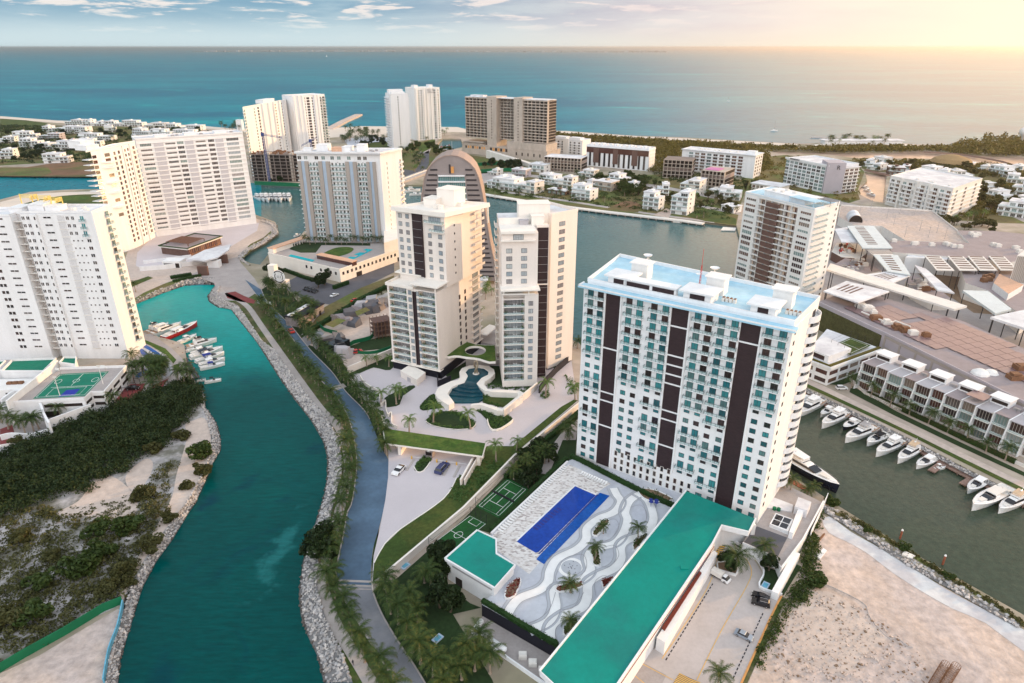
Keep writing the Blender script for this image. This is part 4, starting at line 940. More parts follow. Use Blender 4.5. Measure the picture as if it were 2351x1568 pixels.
# tower C with pool podium
def tower_c():
 zp=10.;zt=72.;A,B,Cc=G(680,352,zt),G(872,354,zt),G(913,346,zt)
 fr,sd=Fr(A,B),Fr(B,Cc);w=fr.L
 root=empty('apartment_tower',(A.x,A.y,LZ),'tall white tower with taupe piers behind a pool podium, its right side golden','apartment tower')
 S=lambda u:fr.on(u,480)[0]
 sdL=max(sd.L,24);BR=sd.w(sdL,0,0)
 b=MB();b.prism([A.xy,B.xy,BR[:2],A.xy+Vector(BR[:2])-B.xy],LZ,zt,0);b.build('wall',[M['white']],root)
 zr0=zt-5.2
 for(u0,u1)in((698,721),(744,769),(804,829),(851,871)):
  a,c=S(u0),S(u1);t=(c-a)/3
  b=MB();b.box(a,a+t,0,1.6,zp,zr0,0,fr);b.box(c-t,c,0,1.6,zp,zr0,0,fr);b.box(a+t,c-t,0,.9,zp,zr0,1,fr);b.build('pier',[M['taupe'],M['bluegrey']],root)
 fh=3.35
 bays=((S(722),S(743),3),(S(770),S(803),4),(S(830),S(850),3),(S(681),S(697),1))
 for i in range(18):
  z=zr0-fh*(i+1)
  if z<zp-.5:break
  for k,(a,c,nw)in enumerate(bays):
   if k==3:
    continue
   balcony(root,fr,(a+c)/2,z,c-a-.1,1.2,th=.28)
   for j in range(nw):s=a+(c-a)*(j+.5)/nw;fwindow(root,fr,s,z+.1,1.15,2.2,'glassg',0)
   b=MB();s=(a+c)/2+(.8 if nw==3 else 0);b.box(s-.4,s+.4,0,.3,z+2.5,z+2.9,0,fr);b.build('air_conditioner',[M['metal']],root)
  balcony(root,fr,.2,z,1.6,1.3,th=.25)
  fwindow(root,sd,sdL*.28,z+.6,.5,1.7,'glassw',0,'white',0,'slit_window')
  fwindow(root,sd,sdL*.90,z+.3,1.6,2.0,'glassw',1,'white',0,'side_window')
  balcony(root,sd,sdL*.93,z,3.0,1.2,solid=True,name='side_balcony')
 for u in(702,716,740,755,775,790,812,835,848):fwindow(root,fr,S(u),zr0+1.2,2.4,2.2,'glassg',1,'white',0,'top_window')
 b=MB();q=[fr.w(-.8,1.8,0)[:2],fr.w(w+.8,1.8,0)[:2],sd.w(sdL,.8,0)[:2],Vector(fr.w(-.8,1.8,0)[:2])+Vector(BR[:2])-B.xy]
 b.prism(q,zt,zt+.7,0);parapet(b,q,zt+.7,.8,.4,1);b.build('roof',[M['roofw'],M['white']],root)
 for(s0,s1,d0,d1,h,mm)in((.20,.34,-16,-8,4,'white'),(.40,.52,-12,-5,2.4,'terracotta'),(.52,.62,-15,-6,3,'white'),(.70,.80,-14,-6,4.5,'white'),(.05,.15,-10,-5,2,'white')):roofbox(root,fr,w*s0,w*s1,d0,d1,zt+.7,zt+.7+h,mm)
 hvac(root,fr,[(w*.84,-8,2),(w*.9,-10,2),(w*.88,-5,2)],zt+.7)
 b=MB();a=G(884,560,8);c=G(915,580,8);b.prism([a.xy,G(884,590,8).xy,c.xy,G(915,545,8).xy],LZ,18,0);b.build('annex',[M['creamlight']],root)
 pd=empty('pool_podium',(G(780,621,zp).x,G(780,621,zp).y,LZ),'cream pool podium with two turquoise pools below the tall taupe-pier tower','podium')
 q=W([(616,583),(780,621),(918,573),(918,545),(700,547)],zp);b=MB();b.prism([p.xy for p in q],LZ,zp,0,1);b.build('wall',[M['creamlight'],M['pave']],pd)
 b=MB();f1,f2=Fr(q[0],q[1]),Fr(q[1],q[2]);b.wallline([(p.x,p.y)for p in q[:3]],.5,zp,zp+1.1);b.build('parapet',[M['creamlight']],pd)
 for k in range(14):fwindow(pd,f2,f2.L*(.05+.066*k),zp-3.6,1.7,2.0,'glassd',0,'creamlight')
 for k in(8,9,11,12,13,14):fwindow(pd,f1,f1.L*(.02+.066*k),zp-3.6,1.7,2.0,'glassd',0,'creamlight')
 for k in(3,13):b=MB();b.box(f2.L*(.07+.07*k)-2,f2.L*(.07+.07*k)+3,0,.06,LZ,LZ+3,0,f2);b.build('garage_opening',[M['void']],pd)
 for pts in([(668,584),(723,597),(717,601),(662,588)],[(820,573),(835,575),(855,581),(845,584),(836,588),(818,594),(804,598),(795,596),(805,590),(815,590),(812,585),(824,584),(830,580),(842,580),(826,576)]):
  if len(pts)>5:pts=[(841,571),(857,573),(808,597),(794,595),(804,589),(816,590),(822,586),(812,584),(826,579),(838,580),(842,576),(834,574)]
  b=MB();b.cap(W(pts,zp+.06));b.build('pool',[M['poolt']],pd)
 b=MB();b.cap(W(smooth([(742,582),(770,569),(800,567),(812,572),(800,582),(770,590),(748,589)],4,True),zp+.06));b.build('lawn',[M['grassr']],pd)
 b=MB();b.cap(W([(672,560),(740,560),(725,580),(690,580),(665,572)],zp+.05));b.build('garden',[M['grassd']],pd)
 b=MB();b.cap(W([(690,556),(850,558),(850,564),(690,562)],zp+.07));b.build('garden',[M['grassd']],pd)
 b=MB();f3=Fr(G(726,594,zp),G(809,612,zp));b.box(0,f3.L,-5,0,zp+2.6,zp+3,0,f3);b.box(.4,f3.L-.4,-4.6,-.4,zp,zp+2.6,1,f3);b.build('pool_bar',[M['terracotta'],M['glassw']],pd)
 f4=Fr(G(617,580,zp),G(697,553,zp));b=MB();b.box(0,f4.L,-1,5,zp+3,zp+3.5,0,f4);b.box(0,f4.L*.55,0,4.5,zp,zp+3,1,f4)
 for k in range(6):b.box(f4.L*(.6+.075*k),f4.L*(.6+.075*k)+.4,4,4.4,zp,zp+3,1,f4)
 b.build('arcade',[M['terracotta'],M['creamlight']],pd)
 return pd,zp
PD,ZP=tower_c()
# arch building
def arch():
 pl=Fr(Vector((-140,402)),Vector((100,402)));O=lambda u,v:pl.on(u,v)
 R_=[O(1035,357),O(1050,359),O(1064,365),O(1079,376),O(1090,389),O(1099,410),O(1107,445),O(1114,490),O(1125,560),O(1143,645)]
 c=R_[0][0];root=empty('arch_building',pl.w(c,0,LZ),'grey arch-shaped building with a teal glass front behind the stepped cream tower','arch building')
 prof=[(c-(s-c),z)for s,z in R_[::-1]]+R_[1:]
 D=22
 def slab(pr,d0,d1,m):
  b=MB();n=len(pr);b.v+=[pl.w(s,d0,z)for s,z in pr]+[pl.w(s,d1,z)for s,z in pr]
  b.f+=[tuple(range(n)),tuple(range(2*n-1,n-1,-1))]+[(k,k+n,(k+1)%n+n,(k+1)%n)for k in range(n)];b.m=[0]*len(b.f);return b
 slab(prof,-D,0,0).build('shell',[M['archgrey']],root)
 inn=[(c+(s-c)*1.022,z+.5)for s,z in prof];b=MB()
 for k in range(len(prof)-1):
  (s0,z0),(s1,z1),(a0,y0),(a1,y1)=prof[k],prof[k+1],inn[k],inn[k+1]
  b.hexa([pl.w(s0,-D,z0),pl.w(s1,-D,z1),pl.w(s1,.5,z1),pl.w(s0,.5,z0),pl.w(a0,-D,y0),pl.w(a1,-D,y1),pl.w(a1,.5,y1),pl.w(a0,.5,y0)])
 b.build('rim',[mat('copper_rim',(.36,.27,.23),.6)],root)
 zt=O(1035,403)[1];hw=lambda z:O(1066+(448-z_v(z))*0,403)[0]-c
 ut=O(1066,403)[0]-c;ub=O(1090,620)[0]-c;zb=4.
 g=[(c-ut,zt),(c-ub,zb),(c+ub,zb),(c+ut,zt)]
 slab(g[::-1],.0,.25,0).build('curtain_wall',[M['glassteal']],root)
 n=19
 for i in range(n+1):
  z=zb+(zt-zb)*i/n;h=ub+(ut-ub)*i/n;b=MB();b.box(c-h-.3,c+h+.3,.2,1.6,z-.35,z+.35,0,pl);b.build('floor_band',[M['white']],root)
  b=MB()
  for k in range(15):s=c-h+2*h*k/14;b.box(s-.07,s+.07,.25,.4,z+.35,z+3.2,0,pl)
  if i<n:b.build('glazing_bars',[M['metal']],root)
 for i in range(1,24):
  z=zb+3.0*i
  if z>zt+4:break
  for sg in(-1,1):
   ww=ub+(ut-ub)*(z-zb)/(zt-zb);j=min(range(len(R_)),key=lambda k:abs(R_[k][1]-z));o=np.interp(z,[q[1]for q in R_[::-1]],[q[0]-c for q in R_[::-1]])
   a,e=ww+.9,o-1.6
   if e-a>1:b=MB();b.box(c+sg*a if sg>0 else c-e,c+e if sg>0 else c-a,0,.35,z,z+.9,0,pl);b.build('louvre',[M['darkslat']],root)
 b=MB();b.box(c-1.4,c-.4,.0,.3,zt+1.2,zt+6.5,0,pl);b.box(c-.2,c+1.5,.0,.6,zt+1.5,zt+5.2,1,pl);b.build('lift_window',[M['darkslat'],M['orange']],root)
 b=MB();x,y,_=pl.w(c,-10,0);b.tube([(x,y,R_[0][1]),(x,y,R_[0][1]+7)],.12,5);b.build('mast',[M['metal']],root)
 p=Fr(pl.w(c-12,2,0),pl.w(c+12,2,0));b=MB();b.box(-8,32,-8,5,LZ,7,0,p);b.box(-9,33,-9,6,7,7.5,1,p);b.build('base_wall',[M['offwhite'],M['roofw']],root)
z_v=lambda z:0
arch()
# far towers on the shore
def gridtower(name,label,A,B,depth,z0,zt,fh,cols,m='white',right=None,roof='roofw',cat='apartment tower',sidecols=(),ph=.9,back=None,finish=None):
 fr=Fr(A,B);w=fr.L;root=empty(name,(A[0],A[1],z0),label,cat)
 BR=Vector(fr.w(w,-depth,0)[:2])if right is None else Vector(right[:2]);sd=Fr(B,BR);BL=fr.o+BR-Vector(B[:2])
 b=MB();b.prism([fr.o,Vector(B[:2]),BR,BL],z0,zt,0);b.build('wall',[M[m]],root)
 n=int((zt-z0-1.2)/fh)
 for i in range(n):
  z=zt-1.2-fh*(i+1)+.3
  for c in cols:fwindow(root,fr,w*c[0],z+c[3],c[1],c[2],c[4],c[5]if len(c)>5 else 0,m)
  for c in sidecols:fwindow(root,sd,sd.L*c[0],z+c[3],c[1],c[2],c[4],c[5]if len(c)>5 else 0,m,0,'side_window')
 b=MB();q=[fr.o,Vector(B[:2]),BR,BL];b.prism(q,zt,zt+.3,0);parapet(b,q,zt+.3,ph,.5,1);b.build('roof',[M[roof],M[m]],root)
 return root,fr,sd,n
def far_towers():
 zt=77.;A,B,R_=G(557,248,zt),G(586,243,zt),G(668,228,zt)
 r,f,s,n=gridtower('apartment_tower','pale slim tower with golden side face behind the dark unfinished frame',A,B,40,LZ,zt,3.5,[(.10,2.2,2.0,.3,'glass'),(.88,2.2,2.0,.3,'glass')],'white',R_,sidecols=[(.06,4.,2.4,.3,'glassd'),(.52,3.,1.8,.6,'glassw'),(.70,2.,1.8,.6,'glassw'),(.90,4.,2.4,.3,'glassd'),(.97,4.,2.4,.3,'glassd')])
 for t in(.14,.30,.44,.60,.78):b=MB();b.box(s.L*t,s.L*t+1.6,0,2.2,LZ,zt+1,0,s);b.build('pier',[M['white2']],r)
 for i in range(n):balcony(r,f,-.6,zt-4.4-3.5*i,2.4,2.2,th=.3);balcony(r,s,s.L*.95,zt-4.4-3.5*i,s.L*.12,1.6,th=.3)
 roofbox(r,s,s.L*.3,s.L*.6,-14,-4,zt,zt+4)
 zt=82.;A,B,R_=G(670,222,zt),G(745,218,zt),G(752,213,zt)
 r,f,s,n=gridtower('apartment_tower','bluish white tower with grid windows, right neighbour of the slim golden one',A,B,30,LZ,zt,3.5,[(.34,4.,2.4,.3,'glassd'),(.47,4.,2.4,.3,'glassd'),(.60,1.6,2.2,.3,'glassd'),(.85,3.2,2.4,.2,'glassg'),(.95,3.2,2.4,.2,'glassg')],'white',Vector(Fr(A,B).w(Fr(A,B).L,-26,0)))
 for t in(.03,.17,.29,.66,.76):b=MB();b.box(f.L*t,f.L*t+3,0,1.2,LZ,zt+.5,0,f);b.build('pier',[M['white']],r)
 for i in range(n):balcony(r,f,f.L*.93,zt-4.4-3.5*i,f.L*.16,1.8,th=.3)
 A,B=G(580,416,LZ),G(690,418,LZ);root=empty('building_frame',A,'dark unfinished concrete frame with open floors below the pale towers','construction site');f=Fr(A,B);w=f.L;zt=32
 for i in range(9):
  z=LZ+3.6*i;b=MB();b.box(0,w,-26,0,z,z+.5,0,f);b.build('floor_slab',[M['concd']],root)
  if i<8:
   for k in range(9):
    for d in(-.8,-13,-25):b=MB();b.box(w*k/8-.4 if k else 0,w*k/8+.4,d-.4,d+.4,z+.5,z+3.6,0,f);b.build('column',[M['concd']],root)
 for a,c in((.30,.42),(.82,.9)):b=MB();b.box(w*a,w*c,-9,-1,LZ,zt+1,0,f);b.build('core_wall',[M['conc']],root)
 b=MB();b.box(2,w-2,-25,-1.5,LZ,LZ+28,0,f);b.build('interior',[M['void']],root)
 rs=np.random.RandomState(4);b=MB()
 for k in range(60):s,d=rs.rand()*w,-rs.rand()*26;b.box(s,s+1+rs.rand()*3,d-.3,d+.5,31,31.6+rs.rand()*2,0,f)
 b.build('formwork',[M['rust']],root,'stuff')
 def crane(u,v,u0,v0,u1,v1,lab,m):
  p=G(u,v,LZ);pl=Fr(p+Vector((-100,0,0)),p+Vector((100,0,0)));s0,z0=pl.on(u0,v0);s1,z1=pl.on(u1,v1)
  r=empty('tower_crane',p,lab,'crane');x0=pl.o.x+s0;x1=pl.o.x+s1;zm=z0+(z1-z0)*((p.x-x0)/(x1-x0))if abs(x1-x0)>1 else z0
  b=MB()
  for dx in(-.8,.8):
   for dy in(-.8,.8):b.box(p.x+dx-.18,p.x+dx+.18,p.y+dy-.18,p.y+dy+.18,LZ,zm)
  for k in range(int((zm-LZ)/2.2)):z=LZ+k*2.2;b.tube([(p.x-.8,p.y-.8,z),(p.x+.8,p.y-.8,z+2.2)],.12,4);b.tube([(p.x+.8,p.y-.8,z),(p.x+.8,p.y+.8,z+2.2)],.12,4)
  b.build('mast',[M[m]],r);b=MB()
  for dy,dz in((-.7,0),(.7,0),(0,1.4)):b.tube([(x0,p.y+dy,z0+dz),(x1,p.y+dy,z1+dz)],.16,4)
  for k in range(26):t=k/26.;t2=(k+1)/26.;b.tube([(x0+(x1-x0)*t,p.y-.7,z0+(z1-z0)*t),(x0+(x1-x0)*t2,p.y,z0+(z1-z0)*t2+1.4)],.1,4)
  b.build('jib',[M[m]],r);b=MB();b.box(p.x-1.6,p.x+1.2,p.y-1.6,p.y+1,zm-1,zm+2.4);b.build('cab',[M['white']if m!='bluemetal' else M[m]],r)
 crane(620,424,603,310,648,317,'blue and white tower crane with a level jib over the dark frame','bluemetal')
 crane(722,400,692,336,727,317,'dark blue crane with a raised jib behind the taupe-pier tower','bluemetal')
 zt=77.;A,B=G(896,218,zt),G(936,217,zt)
 r,f,s,n=gridtower('hotel_tower','white beach tower with a column of dark windows and side balconies',A,B,34,LZ,zt,3.6,[(.42,1.5,1.6,.6,'glassd')],'white',sidecols=[(.15,3,2.2,.3,'glassw'),(.5,3,2.2,.3,'glassw'),(.85,3,2.2,.3,'glassw')],cat='hotel tower')
 lf=Fr(Vector(f.w(0,-34,0)),Vector(f.w(0,0,0)))
 for i in range(n):balcony(r,lf,12,zt-5-3.6*i,22,2.6,th=.4,solid=True);balcony(r,s,17,zt-5-3.6*i,30,1.8,th=.4,solid=True)
 roofbox(r,f,3,f.L-3,-14,-5,zt,zt+3.5);roofbox(r,f,2,f.L*.9,-30,-18,zt,zt+6)
 zt=80.;A,B=G(951,204,zt),G(1009,202,zt);A=Vector((-150,1135,0))if 0 else A
 r,f,s,n=gridtower('hotel_tower','golden beach tower with three rooftop letters behind the white one',A,B,34,LZ,zt,3.6,[(.16,2.2,1.8,.6,'glassg'),(.26,2.2,1.8,.6,'glassg'),(.78,3,2.2,.3,'glassg'),(.92,3,2.2,.3,'glassg')],'white2',sidecols=[(.3,4,2.2,.3,'glassw'),(.7,4,2.2,.3,'glassw')],cat='hotel tower')
 for t in(.04,.34,.46,.62,.84):b=MB();b.box(f.L*t,f.L*t+2.2,0,1.8,LZ,zt,0,f);b.build('pier',[M['white2']],r)
 for i in range(n):balcony(r,s,s.L*.5,zt-5-3.6*i,s.L*.8,2,th=.4,solid=True)
 roofbox(r,f,f.L*.05,f.L*.2,-16,-5,zt,zt+5);roofbox(r,f,f.L*.65,f.L*.78,-16,-5,zt,zt+5)
 text(r,'rooftop_letters','SLS',f,f.L*.62,2.0,zt-6.4,6.2,M['metal'])
 zt=77.;A,B=G(1067,222,zt),G(1257,231,zt);R_=G(1276,226,zt);f,s=Fr(A,B),Fr(B,R_);w=f.L
 root=empty('building_frame',(A.x,A.y,LZ),'large unfinished concrete hotel with open floors on the far shore','construction site');S=lambda u:f.on(u,260)[0]
 segs=((0,S(1119),0),(S(1141),S(1181),-7),(S(1201),w,0));fh=3.7;zb=24.
 n=int((zt-zb)/fh);D=24
 for a,c,d in segs:
  b=MB();b.box(a+.5,c-.5,-D,d-4.5,zb,zt-1,0,f);b.build('interior',[M['void']if d==0 else M['concd']],root)
  for i in range(n+1):b=MB();b.box(a,c,-D,d,zb+i*fh-.3,zb+i*fh+.3,0,f);b.box(a,c,d-.25,d-.05,zb+i*fh+.3,zb+i*fh+.9,0,f);b.build('floor_slab',[M['conc']],root)
  k=max(2,int((c-a)/5.5))
  for j in range(k+1):x=a+(c-a-.5)*j/k;b=MB();b.box(x,x+.5,d-4.6,d-.4,zb,zt,0,f);b.build('cross_wall',[M['conc']],root)
 for u0,u1,zz in((1119,1141,zt+2),(1181,1201,zt+2)):
  b=MB();b.box(S(u0),S(u1),-D,1.5,LZ,zz,0,f);b.build('core_wall',[M['conc']],root)
  for i in range(n):fwindow(root,f,(S(u0)+S(u1))/2,zb+i*fh+.6,1.4,1.6,'glassd',0,'conc',1.5)
 for i in range(n+1):b=MB();b.box(0,s.L,-6,.2,zb+i*fh-.3,zb+i*fh+.3,0,s);b.build('floor_slab',[M['conc']],root)
 b=MB();b.box(w*.04,w*.2,-16,-6,zt,zt+2.5,0,f);b.box(0,w,-D,-.5,zt,zt+.5,0,f);b.build('roof_slab',[M['roofw']],root)
 b=MB();b.box(-3,w+4,-D-6,5,LZ,14,0,f);b.box(-3,w*.25,-D,3,14,17,0,f);b.box(-3.4,w+4.4,-D-6,5.4,14,14.6,0,f);b.box(-3.4,w*.25,-D,5.3,18,18.6,0,f)
 b.box(w*.55,w+2,-D,4.5,14.6,23,0,f);b.build('podium',[M['conc']],root)
 for k in range(9):b=MB();b.box(w*(.02+.03*k),w*(.02+.03*k)+2.6,5,5.05,9.5,13,0,f);b.build('opening',[M['orange']if k%3 else M['void']],root)
 for k in range(7):b=MB();b.box(w*(.34+.032*k),w*(.34+.032*k)+3.4,5,5.05,9,13,0,f);b.build('opening',[M['orange']if k%2 else M['void']],root)
 for k in range(5):b=MB();b.box(w*(.66+.07*k),w*(.66+.07*k)+2,5,5.05,6,10,0,f);b.build('opening',[M['void']],root)
 q=empty('concrete_ramp',G(1180,372,LZ),'pale curved concrete ramp below the unfinished hotel','ramp');b=MB();pts=W([(1120,362),(1160,371),(1200,379),(1230,385)],LZ);b.wallline([(p.x,p.y,-i*2.2)for i,p in enumerate(pts)],6,LZ,LZ+10);b.build('ramp_wall',[M['offwhite']],q)
def text(root,name,s,f,sc,d,z,size,m,th=.25):
 cu=bpy.data.curves.new('tmp','FONT');cu.body=s;cu.size=size*1.4;cu.extrude=th;cu.align_x='CENTER'
 o=bpy.data.objects.new('tmp',cu);COL.objects.link(o);dg=bpy.context.evaluated_depsgraph_get();me=bpy.data.meshes.new_from_object(o.evaluated_get(dg));bpy.data.objects.remove(o)
 me.transform(Matrix.Rotation(math.pi/2,4,'X'));me.materials.clear();me.materials.append(m);t=bpy.data.objects.new(name,me);COL.objects.link(t);t.parent=root
 t.location=Vector(f.w(sc,d+th+.02,z))-wloc(root);t.rotation_euler=(0,0,f.a);return t
far_towers()
# mid-rises across the lagoon
def midrises():
 z=21;r,f,s,n=gridtower('hotel_building','white hotel with stepped balconies, left neighbour of the wood-fronted hotel',G(1264,350,LZ),G(1336,357,LZ),24,LZ,z,3.4,[(.12,2.6,2.,.4,'glassd'),(.25,2.6,2.,.4,'glassd'),(.37,1.6,2.,.4,'glassd'),(.63,1.6,2.,.4,'glassd'),(.76,2.6,2.,.4,'glassd'),(.90,2.6,2.,.4,'glassd')],'white',cat='hotel')
 b=MB();b.box(f.L*.42,f.L*.58,0,2,LZ,z+2,0,f);b.build('centre_bay',[M['white2']],r)
 for i in range(4):b=MB();b.box(f.L*.04,f.L*.34,0,1.6,LZ+3.4*(i+1),LZ+3.4*(i+1)+.9,0,f);b.box(f.L*.66,f.L*.96,0,1.6,LZ+3.4*(i+1),LZ+3.4*(i+1)+.9,0,f);b.build('balcony',[M['white']],r)
 roofbox(r,f,f.L*.1,f.L*.45,-14,-3,z,z+3.4);roofbox(r,f,f.L*.55,f.L*.9,-14,-3,z,z+3.4)
 z=27;A,B=G(1345,380,LZ),G(1487,393,LZ)
 r,f,s,n=gridtower('hotel_building','long white hotel with tall dark window strips and brown wooden screens',A,B,22,LZ,z,4,[],'white',cat='hotel',roof='roofw')
 b=MB();b.box(.5,f.L-.5,0,.5,z-8,z-1.5,0,f);b.build('glazed_upper_floors',[M['glassw']],r)
 b=MB();b.box(-.5,f.L+.5,-22,1.4,z-1.2,z-.4,0,f);b.build('eave',[M['white']],r)
 for k in range(12):
  t=.05+.079*k;b=MB();b.box(f.L*t,f.L*t+2.5,0,.35,LZ+1,z-8,0,f);b.build('window_strip',[M['glassd']],r)
 for t,w in((.12,.09),(.44,.08),(.74,.09)):
  b=MB();b.box(f.L*t,f.L*(t+w),.3,.9,LZ+5,z-2,0,f);b.build('wood_screen',[M['brown']],r)
 for k in range(13):roofbox(r,f,f.L*(.03+.075*k),f.L*(.03+.075*k)+3.5,-12-(k%3)*2,-6-(k%3)*2,z,z+2.2)
 for i in range(6):b=MB();b.box(0,s.L,0,.4,LZ+4*i+3.4,LZ+4*i+3.9,0,s);b.build('side_band',[M['white2']],r)
 def frame(lab,A,B,D,n,fh,k,m='conc',top='roofw',seed=0):
  f=Fr(A,B);w=f.L;root=empty('building_frame',(A[0],A[1],LZ),lab,'construction site')
  for i in range(n+1):
   zz=LZ+fh*i;b=MB();b.box(-.3,w+.3,-D,.3,zz,zz+.4,0,f)
   if i==n:b.box(-.3,w+.3,-D,.3,zz+.4,zz+.45,1,f)
   b.build('floor_slab',[M[m],M[top]],root)
   if i<n:
    for j in range(k+1):b=MB();x=w*j/k;b.box(x-.35,x+.35,-3,0,zz+.4,zz+fh,0,f);b.build('column',[M[m]],root)
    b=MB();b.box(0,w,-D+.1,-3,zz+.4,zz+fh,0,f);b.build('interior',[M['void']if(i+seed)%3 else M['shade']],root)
  return root,f
 frame('white-roofed unfinished concrete block between the villas and the wood-fronted hotel',G(1249,392,LZ),G(1332,398,LZ),26,5,3.3,11)
 frame('unfinished salmon-grey block left of the pink-roofed one',G(1521,408,LZ),G(1586,412,LZ),30,5,4.0,7,'conc','concd',1)
 r,f=frame('unfinished block with pink sheets on its roof beside the white mid-rise',G(1606,433,LZ),G(1658,439,LZ),34,5,3.8,6,'conc','conc')
 b=MB()
 for k in range(7):b.box(2+k*.2,f.L*.7,-6-k*2.4,-4.2-k*2.4,21.6,22.1+k*.02,0,f)
 b.build('pink_sheeting',[M['pink']],r)
 z=27;A,B=G(1562,392,LZ),G(1728,410,LZ);R_=None
 r,f,s,n=gridtower('apartment_building','long white mid-rise with dark balconies behind the two unfinished blocks',A,B,26,LZ,z,3.6,[(.13+.085*k,5.0,2.3,.3,'glassg' if k%3==0 else 'glassw',1)for k in range(9)],'white',sidecols=[(.2,3.5,2.2,.4,'glassw',1),(.5,3.5,2.2,.4,'glassw',1),(.8,3.5,2.2,.4,'glassw',1)],cat='apartment block')
 for i in range(n):b=MB();b.box(f.L*.08,f.L*.86,0,1.4,z-1.2-3.6*(i+1),z-.9-3.6*(i+1),0,f);b.build('balcony_slab',[M['white']],r)
 b=MB();b.box(-1,f.L+1,-27,1.8,z+.31,z+.9,0,f);b.build('eave',[M['roofw']],r);roofbox(r,f,f.L*.86,f.L*.97,-14,-6,z+.9,z+4)
 hvac(r,f,[(f.L*t,-10,2.2)for t in(.2,.26,.4,.46,.6,.7)],z+.9,'offwhite')
 z=29;A,B=G(1797,421,LZ),G(1893,444,LZ)
 r,f,s,n=gridtower('hotel_building','white hotel with a plain grey end block bearing a letter R',A,B,40,LZ,z,3.5,[(.04+.105*k,4.6,2.4,.3,'glassg',1)for k in range(9)],'white',cat='hotel',roof='roofw')
 b=MB();b.box(-1,f.L+.5,0,1.2,z-.2,z+1.6,0,f);b.build('fascia',[M['white']],r)
 text(r,'hotel_lettering','RENAISSANCE',f,f.L*.22,1.2,z+.15,1.5,M['darkmetal'],.15)
 gb=Fr(f.w(f.L-.5,2.5,0),Vector(f.w(f.L-.5,2.5,0))+Vector((17.5,-3.0,0)));b=MB();b.box(0,gb.L,-22,0,LZ,z+4,0,gb);b.build('end_block',[M['lav']],r)
 text(r,'letter','R',gb,gb.L*.62,0,z-2.6,4.2,M['darkmetal'],.15)
 A2=Vector(gb.w(gb.L+.02,-2,0));rw=Fr(A2,A2+Vector((19,9,0)));b=MB();b.box(0,rw.L,-18,0,LZ,z-1.5,0,rw);b.box(-.3,rw.L+1,-19,1.4,z-1.5,z-.8,1,rw);b.build('right_wing',[M['white2'],M['roofw']],r)
 for i in range(7):
  for t in(.18,.5,.82):fwindow(r,rw,rw.L*t,LZ+1+3.5*i,rw.L*.22,2.2,'glassw',1,'white2',0,'balcony_door')
  b=MB();b.box(0,rw.L+.6,0,1.4,LZ+3.3+3.5*i-2.6,LZ+3.3+3.5*i-2.2,0,rw);b.build('balcony_slab',[M['white2']],r)
 z=28;A,B,R_=G(2031,469,LZ),G(2170,504,LZ),G(2237,476,LZ)
 r,f,s,n=gridtower('apartment_building','beige apartment block with staggered white balcony frames on the far right',A,B,26,LZ,z,3.6,[(.05+.10*k,3.6,2.3,.3,'glassw' if k%2 else 'glassg',1)for k in range(10)],'offwhite',R_,sidecols=[(.15,5,2.2,.3,'glassg',2),(.45,5,2.2,.3,'glassw',2),(.8,5,2.2,.3,'glassg',2)],cat='apartment block')
 for i in range(n):
  zz=z-1.2-3.6*(i+1)
  for k in range(5):a=f.L*(.02+.2*k+(.04 if i%2 else 0));b=MB();b.box(a,a+f.L*.15,0,1.9,zz-.1,zz+.9,0,f);b.box(a,a+.4,0,1.9,zz+.9,zz+3.5,0,f);b.build('balcony_frame',[M['white2']],r)
  b=MB();b.box(0,s.L,0,1.2,zz-.1,zz+.5,0,s);b.build('balcony_slab',[M['white2']],r)
 for t in(.2,.45,.66):b=MB();b.box(f.L*t,f.L*t+2,0,2.2,LZ,z+1,0,f);b.build('pier',[M['offwhite']],r)
 hvac(r,f,[(f.L*t,-9,2)for t in(.3,.5,.55,.8)],z+.4,'offwhite')
 A,B=G(1724,436,LZ),G(1790,446,LZ);f=Fr(A,B);r=empty('low_house',A,'low white-roofed house with orange lit windows in front of the lettered hotel','house')
 b=MB();b.box(0,f.L,-20,0,LZ,9,0,f);b.build('wall',[M['offwhite']],r);b=MB();b.box(-1,f.L+1,-21,1.4,9,9.7,0,f);b.build('roof',[M['roofw']],r)
 for k in range(7):fwindow(r,f,f.L*(.08+.14*k),5,2.6,2.6,'glassw',1,'offwhite')
midrises()
